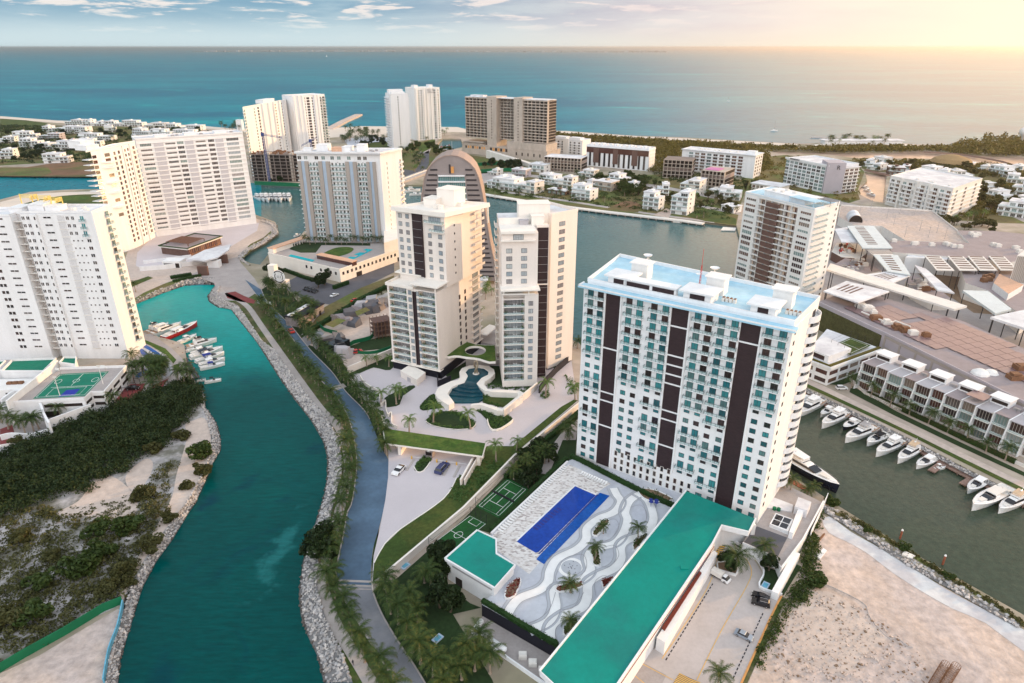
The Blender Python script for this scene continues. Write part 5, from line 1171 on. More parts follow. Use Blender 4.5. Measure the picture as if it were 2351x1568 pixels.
# villas
def villa(lab,a,c,top,D=14,m='white',st=0,group=None,cat='villa',g='glassg'):
 A,B=G(a[0],a[1],LZ),G(c[0],c[1],LZ);f=Fr(A,B);w=f.L;pl=f
 h=min(max(pl.on(a[0],top)[1]-LZ,4.),20.);root=empty('villa',A,lab,cat,group);rs=random.Random(hash(lab)%9999 if 0 else len(lab)*7+int(a[0]))
 nf=max(1,round(h/3.8));fh=h/nf;up=nf>1 and st!=3
 cut=.0 if not up else(.25+.2*rs.random())
 left=rs.random()<.5
 b=MB();zb=LZ+fh*(nf-1)if up else LZ+h
 b.box(0,w,-D,0,LZ,zb,0,f)
 if up:x0,x1=(w*cut,w)if left else(0,w*(1-cut));b.box(x0,x1,-D+.3,-1.6 if st!=2 else 0,zb,LZ+h,0,f)
 b.build('wall',[M[m]],root)
 b=MB()
 if up:b.box(x0-.5,x1+.5,-D-.2,-1.1 if st!=2 else .4,LZ+h,LZ+h+.45,0,f);b.box(-.02,w+.02,-D+.28,.12,zb,zb+.25,0,f)
 else:b.box(-.5,w+.5,-D-.4,.7,LZ+h,LZ+h+.45,0,f)
 b.build('roof',[M['roofw']],root)
 for i in range(nf):
  a0,a1=(0,w)if(i<nf-1 or not up)else(x0,x1);d=0 if(i<nf-1 or not up or st==2)else-1.6;k=max(1,int((a1-a0)/4.5));ww=(a1-a0)/k*.68
  for j in range(k):
   if rs.random()<.82:fwindow(root,f,a0+(a1-a0)*(j+.5)/k,LZ+fh*i+.3,ww,fh*.62,g,2,'offwhite',d)
  if i:b=MB();b.box(-.2,w+.2,0,1.5,LZ+fh*i-.25,LZ+fh*i,0,f);b.box(-.2,w+.2,1.4,1.5,LZ+fh*i,LZ+fh*i+.9,1,f);b.build('balcony',[M[m],M['rail']],root)
 if w>10:roofbox(root,f,(x0+x1)/2-1.5 if up else w*.4,(x0+x1)/2+1.5 if up else w*.55,-D*.7,-D*.4,LZ+h+.45,LZ+h+1.8,m)
 sd=Fr(B,Vector(f.w(w,-D,0)))
 for i in range(nf):fwindow(root,sd,D*.4,LZ+fh*i+.8,2.2,1.5,'glassd',0,'offwhite',0 if not up or i<nf-1 else(0 if left else-w*cut),'side_window')
 return root
VIL=[('terrace house at the left end of the waterfront row by the promenade',(1119,431),(1147,435),406,26,'white',2),('wide terrace house with turquoise windows on the promenade',(1148,435),(1197,441),410,20,'white',2),('terrace house with rose balconies at the right end of the waterfront row',(1198,441),(1227,446),415,16,'offwhite',2),('windowless dark grey house behind the waterfront terrace',(1175,405),(1207,408),388,14,'lav',3),('plain white cubic house left of the unfinished white-roofed block',(1214,393),(1249,397),376,18,'white',3),('white house with an open roof terrace behind three palms',(1236,420),(1281,428),399,16,'white',1),('tall white cube house right of the open-terrace house',(1281,430),(1312,434),405,14,'white2',1),('low timber house with brown porch on the promenade',(1257,443),(1298,449),434,12,'brown',3),('stepped white villa beside the promenade, its terraces open to the water',(1312,456),(1354,462),424,16,'white',1),('golden-sided villa right of the unfinished white-roofed block',(1327,409),(1362,413),389,14,'offwhite',1),('bare grey block villa behind the small lot with palms',(1365,435),(1402,440),415,18,'conc',3),('white villa with rooftop room beside dense green trees',(1396,421),(1430,426),399,16,'white',1),('glass-fronted white villa with pale blue roof on the promenade',(1475,480),(1511,485),440,13,'white',2),('tall white villa with red-framed windows behind the blue-roofed one',(1507,460),(1534,461),424,15,'white',1),('stepped white villa with a deep canopy beside the lawn on the promenade',(1539,490),(1576,495),433,18,'white',1),('large open-fronted house with grey concrete side',(1560,445),(1604,450),412,22,'offwhite',2),('wide white villa with pergola left of the brown-panel tower',(1649,457),(1698,461),431,18,'white',1)]
VIL+=[('small flat-roofed white house behind the dark grey windowless one',(1120,400),(1140,403),388,12,'offwhite',1),('pair of joined white boxes between the bare grey villa and the golden-sided one',(1345,428),(1362,431),414,12,'white',1),('small white house at the street corner left of the lots',(1440,432),(1462,436),418,12,'white',1),('low white house between the open-fronted house and the pergola villa',(1618,448),(1644,452),434,13,'offwhite',1),('small white house above the lawn beside the brown-panel tower',(1655,484),(1684,490),470,12,'white',1),('small cream house behind the tall red-framed villa',(1478,446),(1500,449),434,12,'offwhite',1)]
for v in VIL:villa(v[0],v[1],v[2],v[3],v[4],v[5],v[6])
FAR=[((1977,381),(2006,384),366,'grey-glass villa by the warm lagoon'),((2020,381),(2049,379),364,'pale villa with flat overhanging roof by the warm lagoon'),((2038,401),(2092,404),384,'villa with rust-brown walls above the small basin'),((2108,409),(2152,416),380,'angular white villa behind the beige apartment block'),((2154,414),(2183,417),390,'white villa with a brown corner frame'),((2187,408),(2234,409),393,'buff villa left of the green shrubs'),((2192,423),(2229,426),405,'white villa with louvred front at the end of the beige block'),((2266,400),(2310,408),377,'tall white villa near the right edge by the lagoon woods'),((2310,418),(2356,422),400,'pink-white villa at the right edge'),((2319,446),(2370,452),416,'white villa with curved bay at the right edge'),((2286,493),(2362,503),458,'broad white villa with round terrace at the right edge above the mall'),((1990,388),(2016,392),374,'small rose villa beside the basin')]
FAR+=[((2062,392),(2086,394),380,'small white villa behind the rust-walled one'),((2240,392),(2262,395),379,'small pale villa left of the tall lagoon villa'),((2238,432),(2262,437),418,'pale villa right of the beige block'),((2262,452),(2300,460),434,'white villa with carport between the beige block and the right edge'),((2212,384),(2232,386),374,'small buff villa beside the thatched hall'),((2330,470),(2375,478),448,'white villa at the right edge above the round terrace'),((2310,392),(2345,396),378,'pale villa at the right edge beside the footbridge')]
for a,c,t,lab in FAR:villa(lab,a,c,t,18,'offwhite' if 'pale' in lab or 'buff' in lab else('brown' if 'rust' in lab else 'white'),1)
LEFT=[((150,288),(190,288.5),275,'low grey-white seafront house at the left of the beach row'),((192,288),(209,288.5),275,'golden cube house in the beach row'),((211,289),(240,289),279,'long low seafront house behind the palms'),((243,289),(274,289.5),278,'bluish seafront house in the beach row'),((281,290),(327,290.5),277,'broad golden seafront house in the beach row'),((331,293),(378,294),282,'cream seafront house right of the broad golden one'),((382,295),(412,296),284,'golden seafront house with low wings'),((416,298),(460,299.5),287,'last seafront house before the palm grove'),((100,304),(120,304.5),290,'small blue-white house beside the long white one'),((122,305),(198,308),289,'long white house with many openings, second row from the sea'),((241,304),(267,303),289,'golden house right of the long white one'),((306,313),(342,315),295,'white house with open arcades above the broad tower'),((346,314),(392,315),297,'shaded house right of the arcaded one'),((398,312),(470,314),298,'wide white house beside the palms above the broad tower'),((31,321),(85,320),303,'golden-sided villa in the third row from the sea'),((91,321),(138,321),307,'grey-fronted villa with golden end'),((181,322),(256,323),307,'wide white villa with pale roof in the third row'),((-6,330),(35,329),315,'golden villa at the left edge'),((47,341),(90,341),319,'tall white villa with a palm before it'),((92,342),(121,343),329,'low villa with colonnade'),((123,344),(157,345),324,'villa with a white arch frame'),((160,345),(178,345),322,'dark glass villa beside the arch-framed one'),((181,342),(233,341),320,'ochre-lit villa with timber posts'),((-8,365),(33,364),344,'white villa with pale roof at the left edge by the field'),((101,375),(157,374),354,'low white house facing the brown field')]
for a,c,t,lab in LEFT:villa(lab,a,c,t,16,'offwhite' if 'cream' in lab else('lav' if 'dark' in lab or 'grey-fronted' in lab else 'white'),2 if 'long' in lab or 'low' in lab else 1,g='glassd')
r=empty('water_tank',G(553,298,LZ),'white square tower by the beach palms','tower');p=G(553,298,LZ);b=MB();b.box(p.x-5,p.x+5,p.y-5,p.y+5,LZ,LZ+17);b.box(p.x-5.4,p.x+5.4,p.y-5.4,p.y+5.4,LZ+17,LZ+17.6);b.build('wall',[M['white']],r);b=MB();b.tube([(p.x,p.y,LZ+17),(p.x,p.y,LZ+24)],.2,5);b.build('mast',[M['metal']],r)
# the twin cream towers' grounds
Zc=lambda L:[(979.6+x/6.667,764+y/6.667)for x,y in L]
Z4=lambda x0,y0,L:[(.9796*x0+x/4,.9796*y0+y/4)for x,y in L]
Zp=lambda L:[(x/5.336,764+y/5.336)for x,y in L]
Za=lambda L:[(1704.5+x/6.156,1058+y/6.156)for x,y in L]
gs('plaza',[(800,845),(905,805),(1010,862),(1100,790),(1135,770),(1310,815),(1326,922),(1175,1050),(1062,1165),(853,1345),(858,1275),(870,1223),(885,1146),(891,1096),(892,1056),(890,990),(872,956),(838,916)],'drive',.12)
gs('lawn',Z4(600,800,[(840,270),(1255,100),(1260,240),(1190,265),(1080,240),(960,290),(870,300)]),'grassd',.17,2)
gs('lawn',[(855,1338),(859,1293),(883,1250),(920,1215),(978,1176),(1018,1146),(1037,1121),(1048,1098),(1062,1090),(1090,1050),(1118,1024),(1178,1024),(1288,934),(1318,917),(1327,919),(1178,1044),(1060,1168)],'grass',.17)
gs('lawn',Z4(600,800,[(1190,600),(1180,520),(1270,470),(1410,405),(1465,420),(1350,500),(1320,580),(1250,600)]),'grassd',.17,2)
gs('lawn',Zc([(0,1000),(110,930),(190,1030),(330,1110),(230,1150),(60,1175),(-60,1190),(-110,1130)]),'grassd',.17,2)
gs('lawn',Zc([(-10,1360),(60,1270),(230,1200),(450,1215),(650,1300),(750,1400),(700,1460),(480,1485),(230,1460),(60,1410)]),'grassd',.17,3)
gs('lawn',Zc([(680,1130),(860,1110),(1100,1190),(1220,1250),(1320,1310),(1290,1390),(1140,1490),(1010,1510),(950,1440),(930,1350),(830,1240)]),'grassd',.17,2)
gs('lawn',Zc([(860,950),(1380,930),(1420,960),(1190,1150),(860,1070)]),'grass',.17)
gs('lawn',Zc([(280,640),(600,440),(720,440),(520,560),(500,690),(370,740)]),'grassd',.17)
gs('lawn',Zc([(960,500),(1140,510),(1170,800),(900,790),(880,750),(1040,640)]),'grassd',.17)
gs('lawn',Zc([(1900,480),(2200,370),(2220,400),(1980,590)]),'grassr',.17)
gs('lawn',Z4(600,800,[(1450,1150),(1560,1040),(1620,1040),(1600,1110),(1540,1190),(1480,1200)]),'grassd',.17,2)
def curb(pts,m='creamlight',h=.3,w=.35,sm=2,name='kerb'):
 b=MB();b.wallline([(p.x,p.y)for p in W(smooth(pts,sm)if sm else pts,LZ)],w,LZ,LZ+h);return struct(name,b,M[m])
curb(Zc([(-10,1360),(60,1410),(230,1460),(480,1487),(700,1462),(752,1400)]));curb(Zc([(930,1350),(950,1440),(1010,1512),(1140,1490),(1290,1390),(1320,1350)]),h=1.1)
curb([(859,1293),(883,1250),(920,1215),(978,1176),(1018,1146),(1037,1121),(1048,1098)])
curb(Z4(600,800,[(1450,1150),(1480,1202),(1540,1192),(1600,1112)]))
def wallthing(label,pts,z0,z1,th=.5,m='cream',cap=True,sm=0,name='garden_wall'):
 P=[(p.x,p.y)for p in W(smooth(pts,sm)if sm else pts,z0)];root=empty(name,(P[0][0],P[0][1],z0),label,'wall')
 b=MB();b.wallline(P,th,z0,z1);b.build('wall',[M[m]],root)
 if cap:c=MB();c.wallline(P,th+.12,z1,z1+.15);c.build('coping',[M['creamlight']],root)
 return root
wallthing('long cream boundary wall running from the avenue up to the striped white slab',[(856,1357),(1064,1180),(1180,1060),(1330,936)],LZ,LZ+2.6)
wallthing('cream wall along the top left of the twin towers grounds',[(799,858),(901,815)],LZ,LZ+3.4)
wallthing('low cream wall along the palm row on the avenue',[(799,858),(803,868),(838,918),(875,960),(888,990)],LZ,LZ+1.1)
wallthing('cream retaining wall below the sunlit tower',Zc([(1180,1290),(1470,1050),(1690,870)]),LZ,LZ+3.4)
wallthing('white curved ribbon wall left of the plaza',Z4(600,800,[(960,340),(1000,400),(1060,440),(1150,480)]),LZ,LZ+1.6,.4,'creamlight',False,4)
wallthing('white wavy wall behind the grass-roofed gate',Z4(600,800,[(1140,520),(1150,600),(1190,570),(1195,640),(1215,700),(1245,680),(1250,780),(1300,810)]),LZ,LZ+1.8,.4,'creamlight',False,4)
wallthing('cream ramp wall at the parking entrance beside the grass-roofed gate',[(1058,1118),(1093,1054)],LZ,LZ+3.0,.5)
wallthing('cream inner ramp wall at the parking entrance',[(1067,1115),(1100,1057)],LZ,LZ+2.6,.5,cap=False)
b=MB();p=[q.xy for q in W(Z4(600,800,[(1330,330),(1480,415),(1560,345),(1420,270)]),LZ)];b.prism(p,LZ,LZ+3.4,0,1)
r=empty('garage_block',(p[0].x,p[0].y,LZ),'low cream block with a grey door at the foot of the stepped cream tower','garage');b.build('wall',[M['cream'],M['creamlight']],r)
fg=Fr(p[0],p[1]);b=MB();b.box(fg.L*.42,fg.L*.62,0,.08,LZ,LZ+2.2,0,fg);b.build('door',[M['grey']],r)
wallthing('black base wall right of the garage block',Zc([(170,690),(170,830),(370,745)]),LZ,LZ+3.0,.5,'black',False)
wallthing('black retaining wall below the sunlit tower lawn',Zc([(1720,930),(1830,780),(2000,600),(2210,420)]),LZ,LZ+3.5,.5,'black',False)
def gate():
 zr=7.;q=W(Z4(600,800,[(1160,800),(2115,940),(2085,1055),(1185,935)]),zr);p=[v.xy for v in q]
 r=empty('entrance_gate',(p[3].x,p[3].y,LZ),'entrance gate under a long sloping grass roof, two cars before it','gate')
 f=Fr(p[3],p[2]);b=MB();b.prism(p,zr-.7,zr,0);b.build('roof_slab',[M['creamlight']],r)
 b=MB();cx=sum((v for v in p),Vector((0,0)))/4;b.prism([v+(cx-v)*.02 for v in p],zr+.002,zr+.22,0);b.build('grass_roof',[M['grassr']],r)
 for s in(.12,.93):b=MB();b.box(f.L*s,f.L*s+1.2,-6.5,-.8,LZ,zr-.7,0,f);b.build('pier',[M['creamlight']],r)
 b=MB();b.box(f.L*.40,f.L*.47,-4.5,-1.5,LZ,zr-1.6,0,f);b.box(f.L*.40+.2,f.L*.47-.2,-1.5,-1.42,LZ+1.2,LZ+2.6,1,f);b.build('guard_booth',[M['stone'],M['glassd']],r)
 c=MB();c.box(f.L*.425,f.L*.445,-1.42,-1.36,LZ+3,LZ+3.5,0,f);c.box(f.L*.42,f.L*.45,-1.42,-1.36,LZ+2.75,LZ+2.9,0,f);c.build('sign',[M['mark']],r)
 for s in(.27,.53,.63,.73):
  b=MB();x,y,_=f.w(f.L*s,.6,0);b.box(f.L*s,f.L*s+.45,.3,.75,LZ,LZ+1.25,0,f);g=b.build('barrier_post',[M['yellow']],r)
  c=MB();c.box(f.L*s+.45,f.L*s+4.2,.48,.58,LZ+1.0,LZ+1.1,0,f);c.build('arm',[M['mark']],g)
 for s in(.29,.66,.76):b=MB();b.box(f.L*s,f.L*s+.8,.8,8,LZ+.12,LZ+.3,0,f);b.build('island',[M['path']],r)
gate()
def star():
 zr=11.;P=W(Zc([(620,140),(750,178),(900,192),(1040,190),(1052,300),(1055,440),(960,445),(890,425),(820,400),(720,382),(600,370),(500,352),(420,350),(340,365),(260,345),(440,245)]),zr)
 H=W([(1091.4+24*math.cos(a),805+10.5*math.sin(a))for a in[k*math.pi/10 for k in range(20)]],zr)
 r=empty('garden_canopy',(P[0].x,P[0].y,LZ),'star-shaped grass-topped canopy with a round opening between the two cream towers','canopy')
 b=MB();b.cap([tuple(p)for p in P],0,[[tuple(p)for p in H]]);b.build('grass_roof',[M['grassr']],r)
 b=MB()
 for L in(P,H):
  for k in range(len(L)):a,c=L[k],L[(k+1)%len(L)];b.quad((a.x,a.y,zr-1),(c.x,c.y,zr-1),(c.x,c.y,zr+.15),(a.x,a.y,zr+.15))
 b.cap([(p.x,p.y,zr-1)for p in P],0,[[(p.x,p.y,zr-1)for p in H]]);b.build('rim',[M['creamlight']],r)
 f=Fr(G(1030,818,LZ),G(1072,790,LZ));b=MB();b.box(0,f.L,-.5,0,LZ,zr-1,0,f);b.build('green_wall',[M['hedge']],r)
 f=Fr(G(1070,842,LZ),G(1150,838,LZ));b=MB();b.box(0,f.L,-1,0,LZ,LZ+4.4,0,f);b.build('slatted_wall',[M['taupe']],r)
 s=empty('sculpture',G(1093,858,LZ+2.6),'twisted bronze sculpture standing in the round pool under the canopy','sculpture');p=G(1093,858,LZ+2.6);b=MB()
 for k in range(2):
  path=[(p.x+.6*math.cos(a+k*3.14)*(1.2-.6*abs(t-.5)*2+.2),p.y+.6*math.sin(a+k*3.14),p.z+t*6.5)for t,a in[(j/12.,j*.35)for j in range(13)]]
  b.tube(path,[.5-.02*abs(j-6)for j in range(13)],7)
 o=b.build('body',[mat('bronze',(.34,.28,.20),.4,.2,1.,metal=.5)],s,sm=True)
 b=MB();b.lathe([(1.5,0),(1.5,.25),(0,.25)],p,12);b.build('base',[M['creamlight']],s)
star()
def pondfeature():
 r=empty('stepped_pool',G(1096,880,LZ),'keyhole-shaped pond stepping down in dark blue terraces between white rims','pond')
 z5=LZ+2.4
 b=MB();up=[(595,600),(640,550),(760,525),(880,545),(945,590),(940,640),(840,690),(765,770),(790,812),(640,812),(490,785),(580,760),(630,660)]
 b.cap(W(Zc(up),z5));b.build('upper_water',[M['pond']],r)
 T=[[(485,785),(640,812),(790,810),(800,852),(640,857),(480,818)],[(395,830),(480,818),(640,857),(800,852),(852,910),(700,916),(520,892),(390,862)],[(325,920),(390,862),(520,892),(700,916),(855,912),(858,962),(700,978),(500,962),(335,948)],[(335,948),(500,962),(700,978),(858,962),(860,1015),(780,1062),(430,1062),(370,1000)]]
 for k,t in enumerate(T):
  z=z5-.1-.5*k;P=W(Zc(t),z);b=MB();b.cap([tuple(p)for p in P])
  n=len(P)
  for j in range(n):a,c=P[j],P[(j+1)%n];b.quad((a.x,a.y,LZ),(c.x,c.y,LZ),tuple(c),tuple(a))
  b.build('water_step',[M['pond']],r)
 rim=[(500,600),(540,540),(650,500),(800,490),(950,510),(1030,560),(1045,620),(980,690),(890,740),(880,790),(935,862),(1200,872),(1430,885),(1490,925),(1470,990),(1170,1195),(1080,1190),(820,1100),(670,1110),(690,1085),(850,1070),(1150,1160),(1400,960),(1390,920),(1000,905),(880,880),(800,820),(765,775),(840,690),(940,640),(945,590),(880,545),(760,525),(640,550),(595,600),(630,660),(580,760),(480,790),(390,830),(320,930),(420,1062),(340,1112),(170,1000),(130,930),(160,860),(220,810),(370,740),(480,720),(512,680)]
 b=MB();P=W(Zc(rim),z5+.25);b.cap([tuple(p)for p in P])
 for j in range(len(P)):a,c=P[j],P[(j+1)%len(P)];b.quad((a.x,a.y,LZ),(c.x,c.y,LZ),tuple(c),tuple(a))
 b.build('rim',[M['creamlight']],r)
pondfeature()
r=empty('rear_terrace',G(1110,770,LZ),'paved rear terrace with flat shade roofs between the cream towers','terrace');b=MB();b.prism([p.xy for p in W(Zc([(740,130),(1000,-120),(1160,-60),(1160,200)]),5)],LZ,5.,0);b.build('deck',[M['pave']],r)
b=MB();b.prism([p.xy for p in W(Zc([(760,10),(960,-130),(1080,-100),(930,30)]),9)],8.6,9.,0);b.build('shade_roof',[M['creamlight']],r)
b=MB();b.prism([p.xy for p in W(Zc([(1070,-250),(1180,-300),(1190,-150),(1090,-120)]),2.6)],LZ,2.7,0);b.build('paddling_pool',[M['poolt']],r)
# sports strip
gs('garden',[(1330,945),(1320,1055),(1305,1060),(1130,1225),(1095,1215),(1020,1283),(1020,1340),(1080,1385),(1105,1395),(1040,1410),(868,1366),(1064,1192),(1180,1072)],'grassd',.06)
gs('walkway',[(1330,960),(1322,1010),(1292,1010),(1260,1090),(1240,1086),(1262,1030),(1292,990)],'pave',.10)
def court(name,pts,z,label,lines,m='turf',sur='grassd',fence=True):
 q=W(pts,z);f=Fr(q[3],q[2]);D=(q[0].xy-q[3].xy).length;w=f.L;r=empty(name,q[3],label,'sports court')
 sk=Vector(q[0].xy-q[3].xy).normalized()
 def w2(a,c):p=q[3].xy.lerp(q[2].xy,a);p2=q[0].xy.lerp(q[1].xy,a);return p.lerp(p2,c)
 b=MB();b.cap([(p.x,p.y,z+.02)for p in q]);b.build('surface',[M[m]],r)
 b=MB()
 for L in lines:
  P=[w2(*t)for t in L];b.wallline([(p.x,p.y)for p in P],.14,z+.02,z+.06)
 b.build('line_marking',[M['mark']],r)
 if fence:
  for a in(0,.33,.66,1):
   for c in(0,1):p=w2(a,c);b=MB();b.tube([(p.x,p.y,z),(p.x,p.y,z+3.5)],.07,5);b.build('fence_post',[M['darkmetal']],r)
  b=MB()
  for h in(1.7,3.5):b.wallline([(p.x,p.y)for p in[w2(0,0),w2(1,0),w2(1,1),w2(0,1),w2(0,0)]],.06,z+h-.04,z+h)
  b.build('fence_rail',[M['darkmetal']],r)
 return r,w2
circ=lambda c0,c1,ra,rb:[(c0+ra*math.cos(k*math.pi/9),c1+rb*math.sin(k*math.pi/9))for k in range(19)]
rect=lambda a0,c0,a1,c1:[(a0,c0),(a1,c0),(a1,c1),(a0,c1),(a0,c0)]
court('football_pitch',[(1080,1183),(1117,1202),(1023,1278),(985,1254)],LZ+.1,'small green football pitch beside the teal-roofed clubhouse',[rect(.02,.02,.98,.98),[(.02,.5),(.98,.5)],circ(.5,.5,.17,.085),rect(.25,.02,.75,.16),rect(.25,.84,.75,.98)])
r,w2=court('tennis_court',[(1165,1098),(1214,1123),(1146,1190),(1092,1162)],LZ+.1,'green tennis court beside the mosaic pool terrace',[rect(.08,.05,.92,.95),rect(.2,.05,.8,.95),[(.2,.28),(.8,.28)],[(.2,.72),(.8,.72)],[(.5,.28),(.5,.72)]])
p0,p1=w2(.02,.5),w2(.98,.5);b=MB();b.wallline([tuple(p0),tuple(p1)],.08,LZ+.1,LZ+1.1);b.build('net',[M['darkmetal']],r)
# pool deck in front of the striped slab
DZ=6.0
def deck():
 r=empty('pool_terrace',G(1305,1058,LZ),'raised pool terrace with mosaic paving and white swirls in front of the striped slab','terrace')
 poly=[(1305,1058),(1128,1222),(1138,1300),(1150,1345),(1106,1388),(1278,1486),(1440,1300),(1590,1130),(1640,1170),(1700,1160),(1405,1100),(1320,1058)]
 poly=[(1305,1058),(1128,1222),(1140,1300),(1150,1345),(1106,1388),(1278,1486),(1480,1250),(1600,1180),(1720,1190),(1700,1160),(1320,1052)]
 b=MB();b.prism([p.xy for p in W(poly,DZ)],LZ,DZ,1,0);b.build('deck',[M['deckw'],M['black']],r)
 m,t,p=newmat('mosaic_paving');br=N(t,'ShaderNodeTexVoronoi',feature='F1',distance='CHEBYCHEV');br.inputs['Scale'].default_value=1.5
 t.links.new(mapping(t,pos(t),(.75,1.6,0),rot=.72),br.inputs['Vector']);ra=N(t,'ShaderNodeValToRGB');ra.color_ramp.interpolation='CONSTANT';e=ra.color_ramp.elements
 e.new(.45);e.new(.72)
 for i,(pp,c)in enumerate(((0,(.64,.62,.61)),(.5,(.36,.32,.31)),(.66,(.54,.50,.48)),(.85,(.70,.68,.67)))):e[i].position=pp;e[i].color=(*c,1)
 sp_=N(t,'ShaderNodeSeparateColor');t.links.new(br.outputs['Color'],sp_.inputs[0]);t.links.new(sp_.outputs[0],ra.inputs[0]);t.links.new(ra.outputs[0],p.inputs['Base Color']);p.inputs['Roughness'].default_value=.8
 b=MB();b.cap(W([(1306,1066),(1403,1110),(1375,1128),(1240,1290),(1215,1318),(1188,1298),(1139,1262),(1131,1228)],DZ+.03));b.build('mosaic_paving',[m],r)
 b=MB();b.wallline([(p.x,p.y)for p in W([(1303,1060),(1128,1225)],DZ)],.6,LZ,DZ+.35);b.build('edge_wall',[M['white']],r)
 for nm,pts,mm in(('main_pool',[(1320,1116),(1368,1137),(1237,1267),(1230,1269),(1186,1243)],'pool'),('overflow_pool',[(1377,1131),(1400,1138),(1249,1295),(1231,1284),(1243,1270)],'poolb')):
  b=MB();b.cap(W(pts,DZ+.07));b.build(nm,[M[mm]],r)
 b=MB();b.wallline([(p.x,p.y)for p in W([(1372,1136),(1237,1272)],DZ)],.35,DZ,DZ+.14);b.build('pool_divider',[M['canvasblue']],r)
 b=MB();b.wallline([(p.x,p.y)for p in W([(1186,1242),(1320,1115),(1369,1136)],DZ)],.5,DZ+.04,DZ+.16);b.build('coping',[M['mark']],r)
 for k in range(9):
  t=k/9.;a=(1278-60*t,1166+50*t);b=MB();f=Fr(G(a[0],a[1],DZ),G(a[0]+11,a[1]+6,DZ));b.box(0,f.L,-.5,.5,DZ+.072,DZ+.085,0,f);b.build('pool_bench',[M['canvasblue']],r)
 Zd=lambda L:Z4(1200,1200,L)
 bands=[[(-40,930),(60,800),(250,720),(330,640),(350,540),(420,430),(600,340),(680,250),(690,150),(800,60),(940,0),(1000,-90),(960,-160),(930,-220)],[(150,1090),(330,1010),(400,880),(390,720),(500,680),(640,620),(720,540),(700,420),(760,340),(940,290),(1020,200),(1060,80),(1040,0),(1080,-100),(1180,-170)],[(350,1180),(360,1050),(480,950),(640,880),(690,780),(700,660),(790,590),(940,520),(1000,430),(1000,320),(1060,260),(1200,210),(1290,100),(1290,0),(1240,-110),(1120,-190)],[(420,1200),(400,1100),(440,1030),(560,970)],[(400,740),(340,900),(200,1010),(60,1040)],[(440,500),(400,600),(430,660),(560,650),(680,520),(660,400),(560,400),(470,440),(440,500)],[(740,200),(760,290),(900,250),(980,150),(950,70),(860,80)],[(820,500),(900,500),(980,400),(940,310),(830,330)],[(430,900),(560,880),(660,740)],[(770,770),(760,650),(830,590),(900,600)],[(1070,150),(1200,120),(1240,20),(1180,-60),(1090,-40)]]
 for k,L in enumerate(bands):
  P=smooth(W(Zd(L),DZ),6);hw=.75 if k<3 else .06
  def rib(o0,o1,z):
   a,c=[],[];n=len(P)
   for i in range(n):
    u=Vector(P[min(i+1,n-1)])-Vector(P[max(i-1,0)]);u.normalize();nn=Vector((-u.y,u.x,0));p=Vector(P[i]);a.append((p+nn*o0)+Vector((0,0,z)));c.append((p+nn*o1)+Vector((0,0,z)))
   bb=MB();bb.strip(a,c);return bb
  if k<3:rib(-1.35,1.35,.03+.012*k).build('swirl_band',[M['mark']],r);rib(1.35,2.15,.07+.012*k).build('swirl_band',[M['deckg']],r);rib(-1.9,-1.35,.075+.012*k).build('swirl_band',[M['deckg']],r)
  for o in((-1.35,1.35,2.15)if k<3 else(0,)):rib(o-.06,o+.06,.11+.004*k).build('swirl_line',[M['joint']],r)
 f=G(*Zd([(545,510)])[0],DZ);b=MB();b.lathe([(0,.06),(2.6,.06),(2.6,.05),(3.8,.05)],f,24);b.build('splash_fountain',[M['deckg']],r);b=MB();b.lathe([(2.9,.07),(3.9,.07)],f,24);b.build('fountain_ring',[M['mark']],r)
 for k in range(12):a=k*2.4;b=MB();b.lathe([(.12,.06),(.1,.2)],f+Vector((.22*k*math.cos(a),.22*k*math.sin(a),0)),5);b.build('fountain_jet',[M['line']],r)
 return r
DK=deck()
